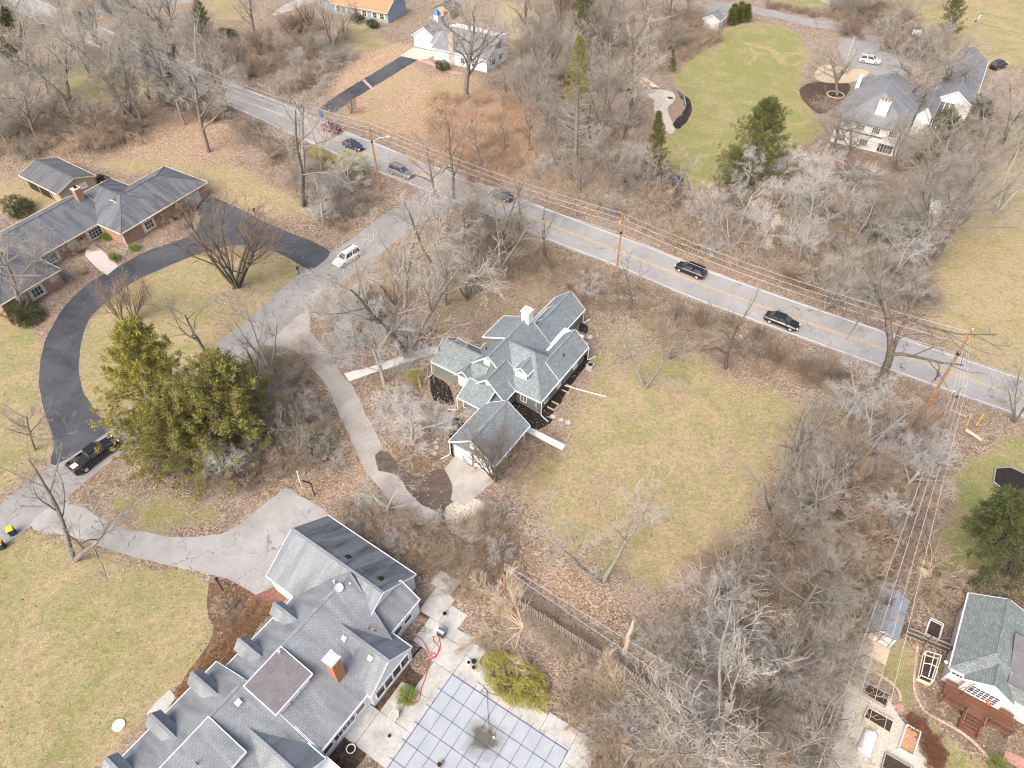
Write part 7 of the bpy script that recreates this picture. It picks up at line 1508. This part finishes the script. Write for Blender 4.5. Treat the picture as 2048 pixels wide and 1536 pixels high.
hoop((612, 996), math.radians(205), 'basketball hoop with tan backboard and dark post beside the grey driveway', noisy('dark red post', (0.08, 0.03, 0.025), (0.13, 0.06, 0.05), 3, 0.7), noisy('tan board', (0.42, 0.40, 0.37), (0.5, 0.48, 0.45), 3, 0.5))
hoop((1822, 95), math.radians(250), 'white framed basketball hoop in the yard behind the white two storey house', M['metal'], glass('clear board', (0.3, 0.3, 0.32)))
def post_light(px, label, h=2.0, lamp=True, nm='lamp_post', cat='lamp'):
    t = thing(nm, label, cat, W(*px)); MB().tube([(0, 0, 0), (0, 0, h)], 0.06, 8).build('post', M['blackmetal'], t)
    if lamp: MB().lathe([(0.06, h), (0.16, h + 0.08), (0.2, h + 0.35), (0.04, h + 0.5)], 8).build('lantern', M['blackmetal'], t)
    else: MB().box(-0.14, 0.14, -0.28, 0.28, h, h + 0.3).build('box', M['blackmetal'], t)
post_light((298, 588), 'dark lamp post on the lawn circle inside the black driveway'); post_light((446, 1180), 'dark lamp post in the leafy bed by the grey driveway')
post_light((511, 431), 'black mailbox at the upper edge of the black driveway', 1.0, False, 'mailbox', 'mailbox'); post_light((598, 548), 'black mailbox at the corner of black driveway and side road', 1.0, False, 'mailbox', 'mailbox'); post_light((1869, 762), 'black roadside mailbox between the wide dark tree and guyed pole', 1.1, False, 'mailbox', 'mailbox')
o_ = MB().lathe([(0.55, 0.0), (0.55, 0.12), (0.45, 0.17), (0.05, 0.19)], 20).build('septic_lid', M['whitemetal'], None); o_.location = W(238, 1451); tag(o_, 'round white lid set in the green lawn', 'lid')
# picnic table, fire pit, trampoline, split rail fence
pt = thing('picnic_table', 'long pale timber picnic table under the tall grey tree', 'table', W(1297, 172), math.atan2(W(1308, 178).y - W(1285, 160).y, W(1308, 178).x - W(1285, 160).x)); L_ = 2.6
for k in range(5): MB().box(-L_, L_, -0.5 + 0.2 * k, -0.32 + 0.2 * k, 0.74, 0.79).build('top_board', M['paleplank'], pt)
for s in (-1, 1):
    MB().box(-L_, L_, s * 1.0 - 0.17, s * 1.0 + 0.17, 0.42, 0.47).build('bench', M['paleplank'], pt)
    for x in (-L_ * 0.7, L_ * 0.7): MB().bar((x, s * 0.3, 0.74), (x, s * 1.1, 0), 0.1).build('leg', M['paleplank'], pt)
fp = thing('fire_pit', 'round pale stone fire pit on the gravel near the picnic table', 'fire pit', W(1340, 198)); st = noisy('pale pit stone', (0.52, 0.48, 0.42), (0.66, 0.62, 0.56), 3, 0.9, 0.3)
for k in range(12):
    a = k * math.pi / 6; o_ = MB().box(-0.24, 0.24, -0.13, 0.13, 0, 0.4).build('stone', st, fp); o_.location = (0.95 * math.cos(a), 0.95 * math.sin(a), 0); o_.rotation_euler = (0, 0, a + math.pi / 2)
MB().lathe([(0.8, 0.0), (0.8, 0.08), (0.02, 0.12)], 12).build('ash', M['mulch'], fp)
rf_ = thing('split_rail_fence', 'curved grey split rail fence along the black mulch bed', 'fence', W(1330, 170)); pp = [W(*p) - W(1330, 170) for p in ((1325, 163), (1345, 178), (1368, 200), (1370, 218), (1362, 232), (1347, 245))]
for i, p in enumerate(pp):
    MB().box(p.x - 0.09, p.x + 0.09, p.y - 0.09, p.y + 0.09, 0, 1.1).build('post', M['greypole'], rf_)
    if i + 1 < len(pp):
        for z in (0.45, 0.9): MB().bar(p + Vector((0, 0, z)), pp[i + 1] + Vector((0, 0, z)), 0.1, 0.1).build('rail', M['greypole'], rf_)
tp_ = thing('trampoline', 'round black netted trampoline at the edge of the green lawn', 'trampoline', W(1341, 368)); R_ = 2.1
MB().lathe([(R_, 0.78), (R_, 0.84), (R_ - 0.3, 0.85), (R_ - 0.32, 0.82), (0.02, 0.80)], 28).build('mat', noisy('dark blue mat', (0.03, 0.045, 0.06), (0.06, 0.075, 0.09), 3, 0.7), tp_)
for k in range(8):
    a = k * math.pi / 4; x, y = R_ * math.cos(a), R_ * math.sin(a); MB().tube([(x, y, 0), (x, y, 1.6), (x * 0.97, y * 0.97, 2.5)], 0.035, 6).build('net_pole', M['blackmetal'], tp_)
ring = [(R_ * .97 * math.cos(t), R_ * .97 * math.sin(t), 2.5) for t in np.linspace(0, 6.283, 29)]; MB().tube(ring, 0.03, 5).build('top_ring', M['blackmetal'], tp_)
mb = MB()
for z in np.linspace(0.95, 2.4, 9): mb.tube([(R_ * .98 * math.cos(t), R_ * .98 * math.sin(t), z) for t in np.linspace(0, 6.283, 25)], 0.008, 3, False)
for t in np.linspace(0, 6.283, 49)[:-1]: mb.tube([(R_ * .98 * math.cos(t), R_ * .98 * math.sin(t), 0.85), (R_ * .97 * math.cos(t), R_ * .97 * math.sin(t), 2.5)], 0.008, 3, False)
mb.build('net', M['blackmetal'], tp_)
# stone ring round the tree, stepping stones, flag pole, roadside litter
sr = thing('stone_ring', 'tan stone ring round the tree on the red brown mulch bed', 'edging', W(1671, 190)); tn = noisy('tan stone', (0.42, 0.35, 0.22), (0.54, 0.46, 0.31), 3, 0.9, 0.3)
for k in range(22):
    a = k * 2 * math.pi / 22; o_ = MB().box(-0.24, 0.24, -0.12, 0.12, 0, 0.18).build('stone', tn, sr); o_.location = (1.75 * math.cos(a), 1.75 * math.sin(a), 0); o_.rotation_euler = (0, 0, a + math.pi / 2)
MB().lathe([(1.6, 0.0), (1.6, 0.06), (0.05, 0.1)], 20).build('soil', M['mulch'], sr)
fs = noisy('tan flagstone', (0.40, 0.36, 0.31), (0.52, 0.48, 0.42), 3, 0.9, 0.3, (9, .2))
for x, y, s in ((871, 885, .3), (873, 895, .35), (869, 907, .3), (876, 878, .22), (1105, 833, .35), (1122, 840, .3), (1136, 845, .35), (1179, 675, .45), (1172, 687, .35), (893, 862, .25), (898, 852, .3)):
    n_ = 7; o_ = MB().prism([(s * RNG.uniform(.8, 1.2) * math.cos(2 * math.pi * k / n_), s * RNG.uniform(.7, 1.1) * math.sin(2 * math.pi * k / n_)) for k in range(n_)], 0, 0.06).build('stepping_stone', fs, None); o_.location = W(x, y); tag(o_, 'flat tan stepping stone on the bare soil beside the sage green house', 'stone', 'stepping stones by the sage green house')
fl = thing('flag_pole', 'white flag pole with red flag beside the tan terrace', 'flag pole', W(1693, 122)); MB().tube([(0, 0, 0), (0, 0, 5.5)], 0.05, 7).build('pole', M['white'], fl); MB().box(0.05, 0.7, -0.01, 0.01, 4.9, 5.4).build('flag', paint('red flag', (0.5, 0.04, 0.05), .7), fl)
lc = [paint('litter blue', (0.12, 0.22, 0.42), .6), paint('litter green', (0.12, 0.55, 0.2), .6), paint('litter yellow', (0.65, 0.5, 0.05), .6), paint('litter white', (0.6, 0.62, 0.65), .6)]; ln = ['blue', 'green', 'yellow', 'white']
for k, (x, y) in enumerate(scatter_px([(1100, 505), (1240, 560), (1400, 610), (1560, 670), (1690, 725), (1680, 745), (1500, 690), (1300, 620), (1150, 560)], 34, 1.0)):
    s = RNG.uniform(0.12, 0.24); o_ = MB().hexa([(-s, -s * .6, 0), (s * .8, -s * .5, 0), (s, s * .5, 0), (-s * .7, s * .7, 0)], [(-s * .7, -s * .3, .1), (s * .6, -s * .4, .14), (s * .7, s * .4, .06), (-s * .5, s * .5, .12)]).build('litter_bag', lc[k % 4], None); o_.location = (x, y, 0.06); o_.rotation_euler = (0, 0, RNG.uniform(0, 6)); tag(o_, 'scrap of %s plastic litter on the brushy strip beside the main road' % ln[k % 4], 'litter', '%s litter along the main road' % ln[k % 4])
# dry hydrangea heads in the bed by the grey roofed house
for x, y in scatter_px([(505, 1208), (540, 1215), (505, 1262), (455, 1330), (420, 1360), (365, 1405), (350, 1395), (410, 1320), (470, 1270)], 60, 0.5): plant('mound', (x, y, 0), RNG.uniform(0.6, 0.9), 'dry tan flower head bush in the leafy bed by the grey dormered roof', 'shrub', 'dry_flower_bush', 'dry flower bushes in the leafy bed')
for x, y in scatter_px(T8((1170, 1130), (1240, 1160), (1330, 1260), (1400, 1400), (1410, 1520), (1330, 1520), (1290, 1300), (1230, 1230)), 26, 0.4): plant('hedge_red', (x, y, 0), RNG.uniform(0.5, 0.8), 'low red brown dry hedge plant beside the gravel yard', 'shrub', 'dry_hedge_plant', 'dry hedge beside the gravel yard', 1.4)
